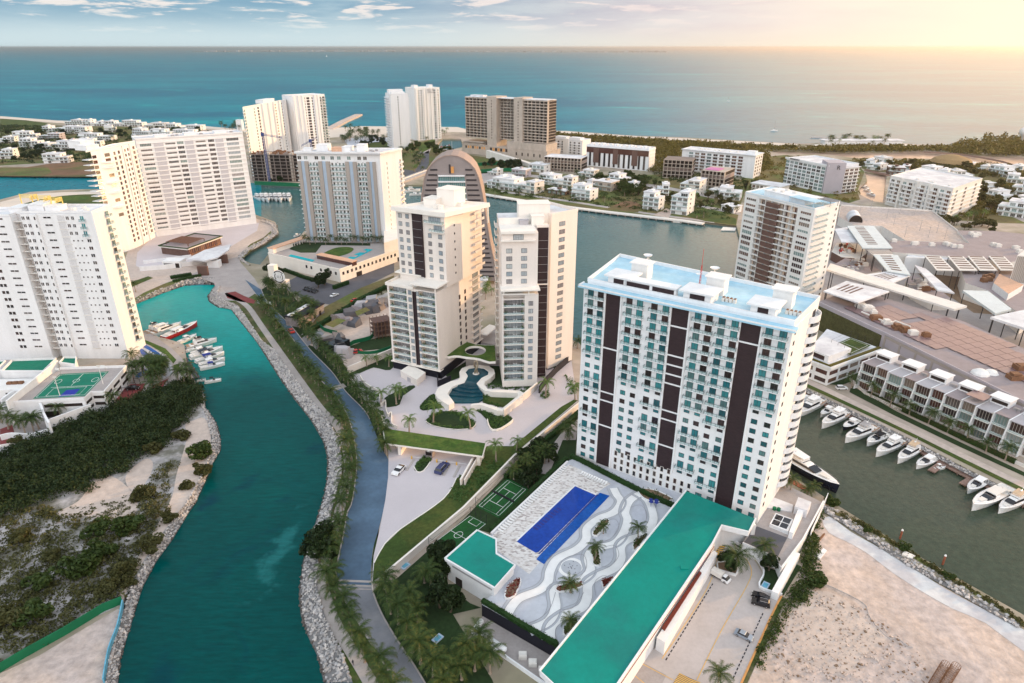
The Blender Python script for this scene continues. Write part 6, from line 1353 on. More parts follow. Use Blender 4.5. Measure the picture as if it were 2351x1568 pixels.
def club():
 zr=9.4;P=[p.xy for p in W(Z4(600,1200,[(1735,430),(2030,170),(2205,250),(2208,385),(2380,490),(2190,700)]),zr)]
 r=empty('clubhouse',(P[0].x,P[0].y,LZ),'small white clubhouse with a teal L-shaped roof beside the avenue lawn','clubhouse')
 c=sum(P,Vector((0,0)))/6;b=MB();b.prism([v+(c-v)*.05 for v in P],LZ,zr-.8,0);b.build('wall',[M['white']],r)
 b=MB();b.prism(P,zr-.8,zr-.05,0);b.wallline([tuple(p)for p in P+[P[0]]],.5,zr-.05,zr+.3,0);b.build('fascia',[M['white']],r)
 b=MB();b.prism([v+(c-v)*.02 for v in P],zr-.04,zr+.04,0);b.build('roof',[M['teal']],r)
 f=Fr(P[0]+(c-P[0])*.05,P[5]+(c-P[5])*.05);b=MB();b.box(f.L*.12,f.L*.96,0,.15,zr-1.7,zr-.95,0,f);b.build('louvre',[M['metal']],r)
 b=MB();b.box(f.L*.18,f.L*.32,0,.1,LZ,LZ+2.7,0,f);b.build('door',[M['void']],r)
 r2=empty('long_block',G(1240,1543,LZ),'long low block with plain teal roof below the striped slab','building');zr=10.6
 P=[p.xy for p in W([(1239,1541),(1575,1127),(1735,1191),(1719,1222),(1657,1207),(1636,1248),(1420,1568),(1380,1625),(1300,1600)],zr)];c=sum(P,Vector((0,0)))/len(P)
 body=[p.xy for p in W([(1252,1545),(1578,1135),(1726,1192),(1660,1202),(1628,1250),(1415,1566),(1375,1620),(1305,1596)],zr)]
 b=MB();b.prism(body,LZ,zr-1.5,0);b.build('wall',[M['white']],r2);b=MB();b.prism(P,zr-1.5,zr-.06,0);b.wallline([tuple(p)for p in P[5:]+P[:2]],.45,zr-.06,zr+.35,0);b.wallline([tuple(p)for p in P[2:6]],.45,zr-.06,zr+.35,0);b.build('fascia',[M['white']],r2)
 b=MB();b.prism(P,zr-.05,zr,0);b.build('roof',[M['teal']],r2);b=MB();b.wallline([tuple(p.xy)for p in W([(1640,1251),(1424,1568),(1388,1622)],zr)],.16,zr-.6,zr-.5);b.build('red_trim',[M['redpave']],r2)
 p=G(1571,1304,zr);b=MB();b.box(p.x-1,p.x+1,p.y-.7,p.y+.7,zr,zr+.35);b.build('roof_hatch',[M['teal']],r2)
 Q=[p.xy for p in W([(1637,1262),(1648,1268),(1527,1474),(1508,1462)],6.4)];b=MB();b.prism(Q,LZ,6.2,0);b.build('side_wall',[M['white']],r2)
 Q=[p.xy for p in W([(1606,1311),(1611,1315),(1526,1447),(1519,1441)],6.5)];b=MB();b.prism(Q,6.2,6.55,0);b.build('planter',[M['redleaf']],r2)
 f=Fr(G(1524,1474,LZ),G(1608,1335,LZ));b=MB();b.box(0,f.L,.2,.28,LZ,LZ+2.6,0,f);b.build('opening',[M['void']],r2)
 Q=[p.xy for p in W([(1655,1206),(1720,1222),(1718,1250),(1700,1248),(1665,1240),(1643,1258)],zr-4)];b=MB();b.prism(Q,LZ,LZ+.05,0);b.build('porch_floor',[M['void']],r2)
 for(u,v)in((1722,1246),(1713,1240)):p=G(u,v,LZ);b=MB();b.box(p.x-.6,p.x+.6,p.y-.6,p.y+.6,LZ,zr-1.5);b.build('porch_column',[M['white']],r2)
 r3=empty('gas_yard_wall',G(1130,1450,LZ),'low white yard wall beside the black terrace face','wall');b=MB();b.wallline([(p.x,p.y)for p in W([(1082,1450),(1100,1470),(1240,1568),(1330,1625)],LZ)],.4,LZ,LZ+1.2);b.build('wall',[M['white']],r3)
 sheet('yard',[(1092,1440),(1115,1405),(1300,1520),(1250,1565),(1110,1470)],LZ+.13,M['pave'])
 for k,(u,v,u2,v2,lab)in enumerate(((1089,1448,1106,1425,'white gas tank leaning out by the palm in the yard'),(1101,1451,1118,1462,'white horizontal gas tank nearest the palm in the yard'),(1128,1470,1160,1492,'long white gas tank along the yard wall'))):
  a,c=G(u,v,LZ+1.1),G(u2,v2,LZ+1.1);d=(c-a).normalized();b=MB();b.tube([a-d*.3,a,c,c+d*.3],[.3,.75,.75,.3],10);o=b.build('gas_tank',[M['white']],None,sm=True);tag(o,lab,'tank')
 for k in range(4):p=G(1200+k*23,1510+k*17,LZ);b=MB();b.box(p.x-1,p.x+1,p.y-.8,p.y+.8,LZ+.13,LZ+1.4);b.box(p.x-.8,p.x+.8,p.y-.6,p.y+.6,LZ+1.4,LZ+1.6);o=b.build('pump_cabinet',[M['offwhite']]);tag(o,['first','second','third','fourth'][k]+' pale pump cabinet from the left in the strip under the black terrace face','cabinet','pump cabinets')
club()
gs('car_park',[(1380,1640),(1440,1567),(1530,1440),(1612,1335),(1655,1262),(1675,1243),(1725,1275),(1750,1315),(1741,1348),(1792,1368),(1765,1420),(1700,1567),(1670,1640)],'park',.08)
gs('ramp_floor',[(1430,1567),(1475,1520),(1530,1550),(1515,1580),(1450,1620)],'pave',.13)
b=MB()
for k in range(12):
 t=k/11.;a=(1636-98*t,1340+172*t);c=(1650-98*t+9,1349+176*t)
for(a,c,n)in(((1637,1339),(1527,1518),22),((1752,1407),(1682,1560),18)):
 A,Bq=G(*a,LZ+.12),G(*c,LZ+.12)
 for k in range(n):
  p=A.lerp(Bq,(k+.1)/n);q=A.lerp(Bq,(k+.75)/n);d=(q-p).normalized();nn=Vector((-d.y,d.x,0))*.14;b.quad(p-nn,q-nn,q+nn,p+nn)
struct('wheel_stops',b,M['black'])
b=MB()
for L in([(1650,1265),(1622,1355),(1520,1513)],[(1713,1283),(1725,1310),(1715,1345),(1655,1450),(1600,1562)],[(1465,1520),(1545,1562)],[(1448,1545),(1480,1570)]):b.wallline([(p.x,p.y)for p in W(smooth(L,5),LZ)],.16,LZ+.14,LZ+.145)
struct('yellow_line',b,M['yellow'])
for pts,lab in(([(1650,1238),(1670,1246),(1653,1277),(1634,1266)],'hatch'),([(1560,1545),(1610,1568),(1600,1590),(1545,1568)],'hatch')):
 sheet('hatched_marking',pts,LZ+.13,M['line']);A,Bq,Cq,Dq=W(pts,LZ+.15);b=MB()
 for k in range(7):
  t0,t1=k/7.,k/7.+.075;mid=lambda t:(A.lerp(Dq,t),((A+Bq)/2).lerp((Cq+Dq)/2,min(t+.08,1)),Bq.lerp(Cq,t))
  x,y=mid(t0),mid(t1)
  for j in(0,1):b.quad(x[j],x[j+1],y[j+1],y[j])
 struct('hatched_stripes',b,M['yellow'])
curb([(1675,1240),(1725,1272),(1753,1315),(1743,1350),(1795,1368)],'white',.9,.4,4,'kerb')
curb([(1795,1368),(1768,1420),(1703,1567),(1670,1640)],'orange',.2,.5,2,'kerb')
gs('verge',[(1796,1370),(1806,1374),(1780,1425),(1715,1570),(1690,1640),(1672,1640),(1704,1567),(1768,1420)],'verge',.10)
gs('lawn',[(1755,1300),(1790,1312),(1815,1290),(1840,1300),(1800,1365),(1745,1345)],'grassd',.07)
gs('sandy_lot',[(1870,1170),(2080,1300),(2335,1440),(2560,1560),(2560,1760),(1660,1760),(1716,1570),(1782,1425),(1830,1330)],'lot',.06)
gs('gravel_track',Z4(1800,1200,[(500,80),(560,40),(640,90),(760,180),(900,260),(1100,370),(1350,520),(1600,690),(1900,850),(2351,1080),(2700,1240),(2700,1420),(2351,1280),(2000,1020),(1700,890),(1400,720),(1150,560),(900,370),(720,270),(560,190)]),'lotgrey',.11,2)
gs('rubble_patch',Z4(1800,1200,[(200,880),(450,720),(700,800),(900,1000),(1100,1150),(900,1300),(700,1500),(400,1400),(200,1200)]),'sand',.10,3)
gs('bank_growth',Z4(1800,1200,[(590,10),(900,150),(1300,400),(1700,640),(2100,880),(2351,1060),(2351,1010),(2100,840),(1700,600),(1300,360),(900,110),(650,0)]),'drygrass',.13)
def annex():
 r=empty('annex',G(1784,1102,LZ),'white service annex with gravel roof and dark skylight right of the striped slab','annex');z=5.4
 b=MB();b.prism([p.xy for p in W(Za([(480,270),(1140,590),(850,1130),(540,1540),(480,1390),(0,1180),(100,975),(200,790)]),z)],LZ,z,0,1);b.build('wall',[M['white'],M['pave']],r)
 b=MB();b.wallline([(p.x,p.y)for p in W(Za([(1140,590),(850,1130),(540,1540),(480,1390),(0,1180)]),z)],.4,z,z+.8);b.build('parapet',[M['white']],r)
 b=MB();b.cap(W(Za([(205,925),(635,1085),(490,1375),(5,1175)]),z+.06));b.build('gravel_roof',[M['asphaltd']],r)
 b=MB();b.prism([p.xy for p in W(Za([(470,735),(720,825),(650,1000),(385,890)]),z+1.2)],z,z+1.2,0);b.build('skylight_curb',[M['white']],r)
 for i in range(2):
  for j in range(2):
   c=lambda a,d:(470+250*a-85*d,735+90*a+160*d);a0,d0=.07+.45*i,.07+.45*j;b=MB();b.cap(W(Za([c(a0,d0),c(a0+.4,d0),c(a0+.4,d0+.4),c(a0,d0+.4)]),z+1.23));b.build('skylight_pane',[M['tint']],r)
 for pts,h,mm in(([(740,640),(790,510),(975,580),(920,700)],3,'roofw'),([(660,1000),(790,670),(870,700),(720,1020)],2.4,'white'),([(350,660),(430,510),(720,620),(700,720)],.3,'roofw')):
  b=MB();b.prism([p.xy for p in W(Za(pts),z+h)],z,z+h,0);b.build('roof_block',[M[mm]],r)
 b=MB();b.wallline([(p.x,p.y)for p in W(Za([(300,690),(420,470),(520,290)]),z)],.5,z,z+1.6);b.build('side_wall',[M['white2']],r)
 for k in range(2):p=G(*Za([(450+60*k,690+12*k)])[0],z);b=MB();b.lathe([(.6,0),(.6,.9),(0,.95)],p,8);b.build('water_drum',[M['greenfence']],r)
 wallthing('white slatted screen between the annex and the sandy lot',Za([(1190,560),(950,1100)]),LZ,LZ+3,.25,'white',False)
 wallthing('thick white wall between the car park planting and the sandy lot',Za([(750,1390),(630,1610),(440,1960)]),LZ,LZ+2.6,1.8,'white',False)
 q=empty('timber_quay',G(1790,1090,LZ),'red timber quay beside the large black-hulled yacht','quay');b=MB();b.prism([p.xy for p in W(Za([(490,130),(960,400),(930,440),(480,190)]),2.3)],.5,2.3,0);b.build('deck',[M['redwood']],q)
annex()
# left tower podium with its sports court
def podium_left():
 z=9.2;r=empty('court_building',G(29,926,LZ),'white garage building with a green sports court on its roof, left','garage');P=Zp([(150,865),(1040,820),(1120,745),(1280,740),(1550,425),(1440,430),(745,455),(710,340),(560,340)])
 poly=[p.xy for p in W(Zp([(150,868),(1040,822),(1120,745),(1280,740),(1550,425),(740,450)]),z)]
 b=MB();b.prism(poly,LZ,z,0,1);b.wallline([tuple(p)for p in poly],.4,z,z+1.1);b.build('wall',[M['white'],M['pave']],r)
 f=[Fr(poly[k],poly[k+1])for k in range(4)]
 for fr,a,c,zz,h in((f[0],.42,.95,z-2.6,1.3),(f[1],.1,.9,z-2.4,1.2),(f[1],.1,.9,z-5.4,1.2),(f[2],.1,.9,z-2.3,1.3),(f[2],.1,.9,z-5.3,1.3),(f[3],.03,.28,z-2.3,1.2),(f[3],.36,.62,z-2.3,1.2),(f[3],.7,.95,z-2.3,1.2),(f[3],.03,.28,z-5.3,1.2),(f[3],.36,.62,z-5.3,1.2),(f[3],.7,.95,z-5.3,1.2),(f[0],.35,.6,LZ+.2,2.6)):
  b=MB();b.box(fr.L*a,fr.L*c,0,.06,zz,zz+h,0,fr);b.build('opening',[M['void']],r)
 b=MB();b.wallline([tuple(p.xy)for p in W(Zp([(75,835),(700,335)]),z+3)],.7,LZ,z+3);b.build('high_wall',[M['white2']],r)
 b=MB();b.wallline([(p.x,p.y,0)for p in W(smooth(Zp([(75,1000),(250,880),(420,930),(540,1030),(600,1180),(660,1290)]),4),LZ)],.8,LZ,LZ+7);b.build('curved_wall',[M['white']],r)
 b=MB();b.wallline([(p.x,p.y,0)for p in W(smooth(Zp([(20,1320),(160,1290),(400,1300),(620,1235)]),3),LZ)],.6,LZ,LZ+2.4);b.build('ramp_wall',[M['white']],r)
 A,B=G(*Zp([(600,1230)])[0],LZ),G(*Zp([(1150,1020)])[0],LZ);fr=Fr(A,B);b=MB();b.box(0,fr.L,-.5,0,LZ,LZ+5.5,0,fr);b.build('front_wall',[M['white']],r)
 cr,w2=court('sports_court',Zp([(735,505),(1335,472),(1040,775),(405,808)]),z,'green rooftop sports court with a blue rectangle and white lines',[rect(.03,.05,.97,.95),[(.12,.42),(.97,.42)],rect(.2,.08,.85,.38),[(.5,.45),(.5,.95)],circ(.5,.66,.06,.07),circ(.14,.66,.06,.09),circ(.88,.66,.06,.09)],'tealcourt',fence=False)
 b=MB();b.cap([(p.x,p.y,z+.04)for p in(w2(.48,.02),w2(.76,.06),w2(.76,.3),w2(.5,.28))]);b.build('blue_patch',[M['bluecourt']],cr)
 for a,c,lab in((.06,.93,'basketball hoop at the far left corner of the rooftop court'),(.97,.95,'basketball hoop at the far right corner of the rooftop court')):
  p=w2(a,c);b=MB();b.tube([(p.x,p.y,z),(p.x,p.y,z+3.4),(p.x,p.y-1.2,z+3.6)],.1,5);q=empty('basketball_hoop',(p.x,p.y,z),lab,'basketball hoop');b.build('pole',[M['metal']],q);b=MB();b.box(p.x-.9,p.x+.9,p.y-1.3,p.y-1.22,z+3.1,z+4.2);b.build('backboard',[M['mark']],q)
 for(u,v,lab)in((138,909,'tall floodlight pole at the near edge of the rooftop court'),(237,882,'tall floodlight pole by the planted right edge of the rooftop court')):
  p=G(u,v,z);q=empty('floodlight_pole',p,lab,'floodlight');b=MB();b.tube([p,p+Vector((0,0,8.5))],[.16,.1],6);b.build('pole',[M['offwhite']],q);b=MB();b.box(p.x-.7,p.x+.7,p.y-.2,p.y+.2,p.z+8.3,p.z+8.8);b.build('lamp_head',[M['offwhite']],q)
 q=empty('low_block',G(20,850,LZ),'low white block with green roof terraces left of the rooftop court','building')
 for pts,zz in(([(20,480),(150,345),(690,325),(530,480)],8.6),([(-300,420),(-100,350),(70,355),(0,420)],9),([(730,375),(790,312),(935,312),(925,400)],11.)):
  P=[p.xy for p in W(Zp(pts),zz)];b=MB();b.prism(P,LZ,zz,0);b.wallline([tuple(p)for p in P+[P[0]]],.4,zz,zz+.8);b.build('wall',[M['white']],q);c=sum(P,Vector((0,0)))/4;b=MB();b.prism([v+(c-v)*.06 for v in P],zz,zz+.06,0);b.build('green_roof',[M['tealcourt']],q)
 P=[p.xy for p in W(Zp([(-300,560),(20,570),(400,560),(290,690),(-300,720)]),6)];b=MB();b.prism(P,LZ,6,0);b.build('lower_wall',[M['white2']],q)
 fr=Fr(P[4],P[3]);b=MB();b.box(fr.L*.6,fr.L*.98,0,.08,3.2,4.6,0,fr);b.build('opening',[M['void']],q)
 for k in range(3):hvac(q,fr,[(fr.L*(.5+.12*k),-5,2)],6,'rust')
 p=wallthing('pale cream kerb wall between the red drive and the scrub',[(428,868),(405,885),(360,905),(310,920),(270,945),(215,965),(160,985),(60,1015),(-20,1030)],LZ,LZ+.8,.6,'creamlight',False)
podium_left()
# shopping mall, car deck, tennis building, townhouses
Zm=lambda L:[(1822+x*.4592,470.2+y*.4592)for x,y in L]
def slabroof(root,pts,z,th,m,name='roof',mt=None):
 b=MB();b.prism([p.xy for p in W(pts,z)],z-th,z,0,1 if mt else 0,True);b.cap([(p.x,p.y,z-th)for p in W(pts,z)]);return b.build(name,[M[m],M[mt]]if mt else[M[m]],root)
def mall():
 z=15.5;r=empty('shopping_mall',G(1880,755,LZ),'large shopping mall with rows of brown solar panels and white shade roofs on the right','shopping mall')
 A,B,Cc,D=G(1875,694,z),G(2033,768,z),G(2141,822,z),G(2480,990,z);bk=[G(2700,900,z),G(2351,800,z),G(2212,737,z),G(2050,690,z),G(1960,662,z)]
 b=MB();b.prism([p.xy for p in[A,B,Cc,D]+bk],LZ,z,0,1);b.wallline([tuple(p.xy)for p in(A,B,Cc,D)],.5,z,z+1);b.build('wall',[M['lav'],M['roofg']],r)
 f=Fr(A,B);b=MB();b.box(-2,f.L*.96,0,.8,LZ,z-1.2,0,f);b.build('green_wall',[mat('living_wall',(.075,.075,.03),.95,.3,.3,fine=(1.5,.3))],r)
 f=Fr(B,D);n=10
 for k in range(n+1):b=MB();s=f.L*k/n;b.box(s,s+.9,0,.35,LZ,z-.4,0,f);b.build('pilaster',[M['taupe']],r)
 b=MB();b.box(0,f.L,0,.3,z-7,z-5.8,0,f);b.box(0,f.L,0,.33,z-1.6,z-.4,0,f);b.build('string_course',[M['taupe']],r)
 fs=Fr(A,Cc);L=fs.L;cnt=0
 u0,u1,u2,u3=G(1915,700,z),G(2120,797,z),G(2480,975,z),G(2060,705,z)
 zone=[p.xy for p in W([(1905,698),(1960,704),(2042,702),(2210,738),(2351,803),(2480,870),(2480,960),(2351,895),(2190,820),(2135,800),(2030,752)],z)]
 e1=(G(2351,803,z)-G(2205,830,z)).normalized();e2=Vector((e1.y,-e1.x,0));o0=G(1960,705,z);rs=random.Random(2)
 def inside(p):
  c=False;j=len(zone)-1
  for i in range(len(zone)):
   if(zone[i].y>p.y)!=(zone[j].y>p.y)and p.x<(zone[j].x-zone[i].x)*(p.y-zone[i].y)/(zone[j].y-zone[i].y)+zone[i].x:c=not c
   j=i
  return c
 for i in range(-30,45):
  for j in range(-40,60):
   p=o0+e2*(i*4.6)+e1*(j*6.4)
   if not all(inside(p+e1*a+e2*c)for a in(0,6)for c in(0,4))or rs.random()<.07:continue
   q=[p,p+e1*6.1,p+e1*6.1+e2*4.0,p+e2*4.0];bb=MB();bb.hexa([(v.x,v.y,z+.6-.3*(k>1))for k,v in enumerate(q)]+[(v.x,v.y,z+.7-.3*(k>1))for k,v in enumerate(q)]);REGS.append(bb)
 REGS.sort(key=lambda q:q.v[0][1])
 for k,bb in enumerate(REGS[:96]):bb.build('solar_panel',[M['solar']],r)
 mm=MB()
 for bb in REGS[96:]:mm.add(bb)
 if mm.f:mm.build('solar_panel',[M['solar']],r,'stuff')
 rs=random.Random(5)
 b=None
 for(u,v)in((1975,706),(1990,712),(2005,722),(2010,735),(2035,745),(2078,762),(2095,770),(2125,775),(2060,756),(2330,870),(2345,850)):
  p=G(u,v,z);b=MB();w=1.5+rs.random()*1.5;b.box(p.x-w,p.x+w,p.y-w*.7,p.y+w*.7,z,z+1.6+rs.random());b.box(p.x-w*.7,p.x+w*.5,p.y-w*.5,p.y+w*.5,z+2,z+2.8);b.build('roof_unit',[M['rust' if rs.random()<.4 else 'offwhite']],r)
 pts=W([(1978,716),(2040,742),(2056,737),(2090,750)],z+1.2);b=MB();b.tube(pts,.45,6);b.build('duct',[M['offwhite']],r)
 p=G(2250,858,z);b=MB();b.lathe([(0,2.2),(1.6,1.9),(3.2,.8),(3.6,0)],p,9);b.lathe([(0,1.4),(2,1.1),(2.8,0)],p+Vector((5,.5,0)),8);b.build('white_cover',[M['fabric']],r)
 gs('mall_floor',Zm([(130,480),(60,300),(200,60),(680,20),(900,190),(1300,130),(1400,700),(1152,720),(850,580),(480,510)]),'pave',.06)
 gs('mall_yard',Zm([(560,270),(760,240),(1152,280),(1152,560),(900,540),(800,470),(700,430)]),'soil',.10)
 s=lambda lab,pts,zz,m='roofw',th=.7,posts=True,name='shade_roof',slits=None,mm='offwhite':shade(lab,Zm(pts),zz,m,th,posts,slits)
 def shade(lab,pts,zz,m,th,posts,slits):
  P=W(pts,zz);q=empty('shade_roof',(P[0].x,P[0].y,LZ),lab,'shade roof');slabroof(q,pts,zz,th,m)
  if posts:
   c=sum((p.xy for p in P),Vector((0,0)))/len(P)
   for p in P:v=p.xy+(c-p.xy)*.08;b=MB();b.tube([(v.x,v.y,LZ),(v.x,v.y,zz-th)],.25,5);b.build('post',[M['darkmetal']],q)
  if slits:
   (a0,a1,c0,c1,n)=slits;A,B,Cc,D=[Vector(p)for p in P[:4]]
   for k in range(n):
    t0=a0+(a1-a0)*k/n;t1=t0+(a1-a0)/n*.45;w=lambda t,u:A.lerp(D,t).lerp(B.lerp(Cc,t),u);b=MB()
    b.quad(*[tuple(w(t,u)+Vector((0,0,.06)))for t,u in((t0,c0),(t0,c1),(t1,c1),(t1,c0))]);b.build('skylight',[M['brown']],q)
 s('long white shade roof with a row of skylight slots beside the sandy deck',[(268,105),(400,105),(495,215),(345,215)],19,'roofp',slits=(.05,.9,.25,.6,12))
 s('pale shade roof left of the one with twelve skylight slots',[(205,120),(268,112),(325,185),(240,185)],17,'roofw')
 s('slatted link roof between the two slotted shade roofs',[(365,220),(475,220),(500,250),(400,250)],18,'offwhite',slits=(0.05,.95,.0,1.,5))
 s('white shade roof with seven skylight slots in the middle of the mall',[(400,250),(520,250),(585,350),(470,330)],18.5,'roofp',slits=(.05,.95,.25,.7,7))
 s('angled white shade roof over the escalator court',[(350,350),(470,332),(585,352),(490,392)],17.5,'roofw',slits=(.2,.8,.2,.7,5))
 s('very long beige shade roof crossing the mall',[(165,322),(185,292),(868,505),(805,522)],20,'offwhite',1.0)
 s('broad white flat roof on black posts beside the solar roof',[(150,430),(265,380),(480,432),(322,488)],20.5,'roofw',slits=(.15,.6,.3,.8,4))
 s('slanted white shade roof right of the beige one',[(603,300),(660,318),(805,440),(720,425)],18,'roofw',.8)
 s('blue-white shade roof near the round court',[(845,427),(972,430),(1090,520),(1010,542)],18,'roofp',1.2)
 s('big white roof at the right edge of the mall',[(985,560),(1150,525),(1400,560),(1400,680),(1152,615)],18,'roofw',1.2)
 for k,(x,lab)in enumerate(((655,'left'),(770,'middle'),(870,'right'),(975,'far right'))):s(lab+' slatted cream roof strip beside the grey mall roof',[(x,255),(x+80,258),(x+150,328),(x+60,326)],15,'offwhite',.5,slits=(.02,.98,.1,.9,6))
 q=empty('mall_block',G(2047,560,LZ),'long flat grey-lavender mall roof below the sandy deck','building');slabroof(q,Zm([(480,178),(880,190),(985,208),(1085,290),(930,270),(488,236)]),13.5,11.4,'offwhite','block','roofg')
 slabroof(q,Zm([(560,262),(590,235),(930,268),(920,290),(700,270)]),12.5,10.4,'white','block','roofw')
 for(x,y)in((600,200),(610,198),(760,200),(775,205),(800,212),(500,185),(690,205),(830,215)):p=G(*Zm([(x,y)])[0],13.5);b=MB();b.box(p.x-1.8,p.x+1.8,p.y-1.2,p.y+1.2,13.5,15.4);b.box(p.x-1.4,p.x+1.2,p.y-.9,p.y+.9,15.4,15.8);b.build('roof_unit',[M['offwhite']],q)
 q=empty('mall_block',G(*Zm([(900,150)])[0],LZ),'grey flat mall roof at the right edge behind the car deck','building');slabroof(q,Zm([(880,190),(820,128),(1000,130),(1300,160),(1300,250),(1080,288),(985,208)]),11,9,'offwhite','block','roofg')
 for(x,y)in((890,150),(905,160),(920,152),(1000,205),(1020,210),(1110,220),(1130,240)):p=G(*Zm([(x,y)])[0],11);b=MB();b.box(p.x-2,p.x+2,p.y-1.4,p.y+1.4,11,13);b.box(p.x-1.6,p.x+1.2,p.y-1,p.y+1,13,13.4);b.build('roof_unit',[M['offwhite']],q)
 q=empty('mall_block',G(*Zm([(1000,440)])[0],LZ),'white roof block with plant screens at the right edge of the mall','building');slabroof(q,Zm([(860,390),(840,330),(1010,320),(1152,340),(1300,470),(1152,560),(975,430)]),12,10,'offwhite','block','roofg')
 slabroof(q,Zm([(1000,390),(1030,345),(1150,400),(1075,445)]),16,4,'white','roof_block','terracotta')
 P=[p.xy for p in W(Zm([(1072,400),(1150,408),(1260,400),(1220,370),(1110,370)]),12)];b=MB();b.prism(P,12,30,0);b.build('sign_tower',[M['offwhite']],q);fp=Fr(P[0],P[1])
 for k in range(9):b=MB();b.box(fp.L*k/9+.3,fp.L*k/9+.9,0,.3,14,29.5,0,fp);b.build('fin',[M['taupe']],q)
 for(x,y)in((960,370),(975,380),(950,385),(985,365)):p=G(*Zm([(x,y)])[0],12);b=MB();b.box(p.x-1.6,p.x+1.6,p.y-1.4,p.y+1.4,12,14.2);b.box(p.x-1.3,p.x+1,p.y-1,p.y+1,14.2,14.6);b.build('roof_unit',[M['rust']],q)
 q=empty('car_deck',G(*Zm([(230,30)])[0],LZ),'wide empty sand-coloured car deck with thin lamp posts','car park');zz=9.
 slabroof(q,Zm([(236,5),(690,32),(890,190),(560,178),(440,105),(300,100),(225,60)]),zz,7,'offwhite','deck','lot');PP=W(Zm([(225,60),(236,5),(690,32),(890,190)]),zz);b=MB();b.wallline([tuple(p.xy)for p in PP],.4,zz,zz+1.1);b.build('parapet',[M['offwhite']],q)
 for k,(x,y)in enumerate(((385,22),(465,68),(530,45),(605,48),(500,100),(555,160),(630,130),(715,140),(672,165),(755,170),(330,40))):
  p=G(*Zm([(x,y)])[0],zz);o=empty('lamp_post',p,'thin grey lamp post standing on the sand-coloured car deck','lamp post','lamp posts on the car deck');b=MB();b.tube([p,p+Vector((0,0,8))],[.18,.1],5);b.build('pole',[M['metal']],o);b=MB();b.box(p.x-.8,p.x+.8,p.y-.2,p.y+.2,zz+8,zz+8.2);b.build('lamp_head',[M['metal']],o)
 a=G(*Zm([(275,85)])[0],zz);f=Fr(a,G(*Zm([(345,90)])[0],zz));o=empty('vault_tent',a,'white barrel-vaulted tent at the corner of the car deck','tent');b=MB();n=10;Lw=f.L
 rows=[]
 for d in(0,-10,-20):rows.append([f.w(Lw/2-Lw/2*math.cos(math.pi*k/n),d,zz+6*math.sin(math.pi*k/n))for k in range(n+1)])
 for i in range(2):b.strip(rows[i],rows[i+1])
 b.f.append(tuple(range(len(b.v),len(b.v)+n+1)));b.m.append(1);b.v+=[f.w(Lw/2-Lw*.45*math.cos(math.pi*k/n),-.6,zz+5.5*math.sin(math.pi*k/n))for k in range(n+1)];b.build('vault',[M['roofw'],M['void']],o)
 q=empty('kiosk_block',G(*Zm([(215,270)])[0],LZ),'rust-lit restaurant block under the shade roofs beside the brown-panel tower','restaurant');slabroof(q,Zm([(190,235),(215,190),(330,195),(370,240),(330,270),(240,262)]),8,6,'brown','block','offwhite');rs=random.Random(8)
 for k in range(14):p=G(*Zm([(225+rs.random()*110,200+rs.random()*40)])[0],8);b=MB();b.box(p.x-1,p.x+1,p.y-.8,p.y+.8,8,9+rs.random());b.box(p.x-.7,p.x+.6,p.y-.5,p.y+.5,10,10.3);b.build('roof_unit',[M[rs.choice(['offwhite','rust','white','carred'])]],q)
 q=empty('kiosk_block',G(*Zm([(230,330)])[0],LZ),'low white plant block cluttered with ducts left of the beige shade roof','building');slabroof(q,Zm([(200,300),(260,265),(400,300),(440,330),(360,345)]),8,6,'offwhite','block','roofg')
 for k in range(18):p=G(*Zm([(245+rs.random()*140,278+rs.random()*55)])[0],8);b=MB();w=.6+rs.random()*1.6;b.box(p.x-w,p.x+w,p.y-.8,p.y+.8,8,8.8+rs.random()*1.4);b.box(p.x-w*.5,p.x+w*.7,p.y-.5,p.y+.5,10.2,10.5);b.build('roof_unit',[M[rs.choice(['offwhite','metal','white','rust'])]],q)
 q=empty('court_plant',G(*Zm([(640,410)])[0],LZ),'terrace crowded with rusty plant boxes below the slanted white shade roof','building');slabroof(q,Zm([(560,380),(600,350),(700,400),(790,470),(700,470),(600,420)]),9,7,'offwhite','block','roofg')
 for k in range(16):p=G(*Zm([(590+rs.random()*120,370+rs.random()*70)])[0],9);b=MB();w=.8+rs.random()*1.6;b.box(p.x-w,p.x+w,p.y-1,p.y+1,9,10+rs.random()*1.4);b.box(p.x-w*.5,p.x+w*.7,p.y-.5,p.y+.5,11.4,11.8);b.build('roof_unit',[M[rs.choice(['offwhite','metal','rust'])]],q)
REGS=[]
mall()
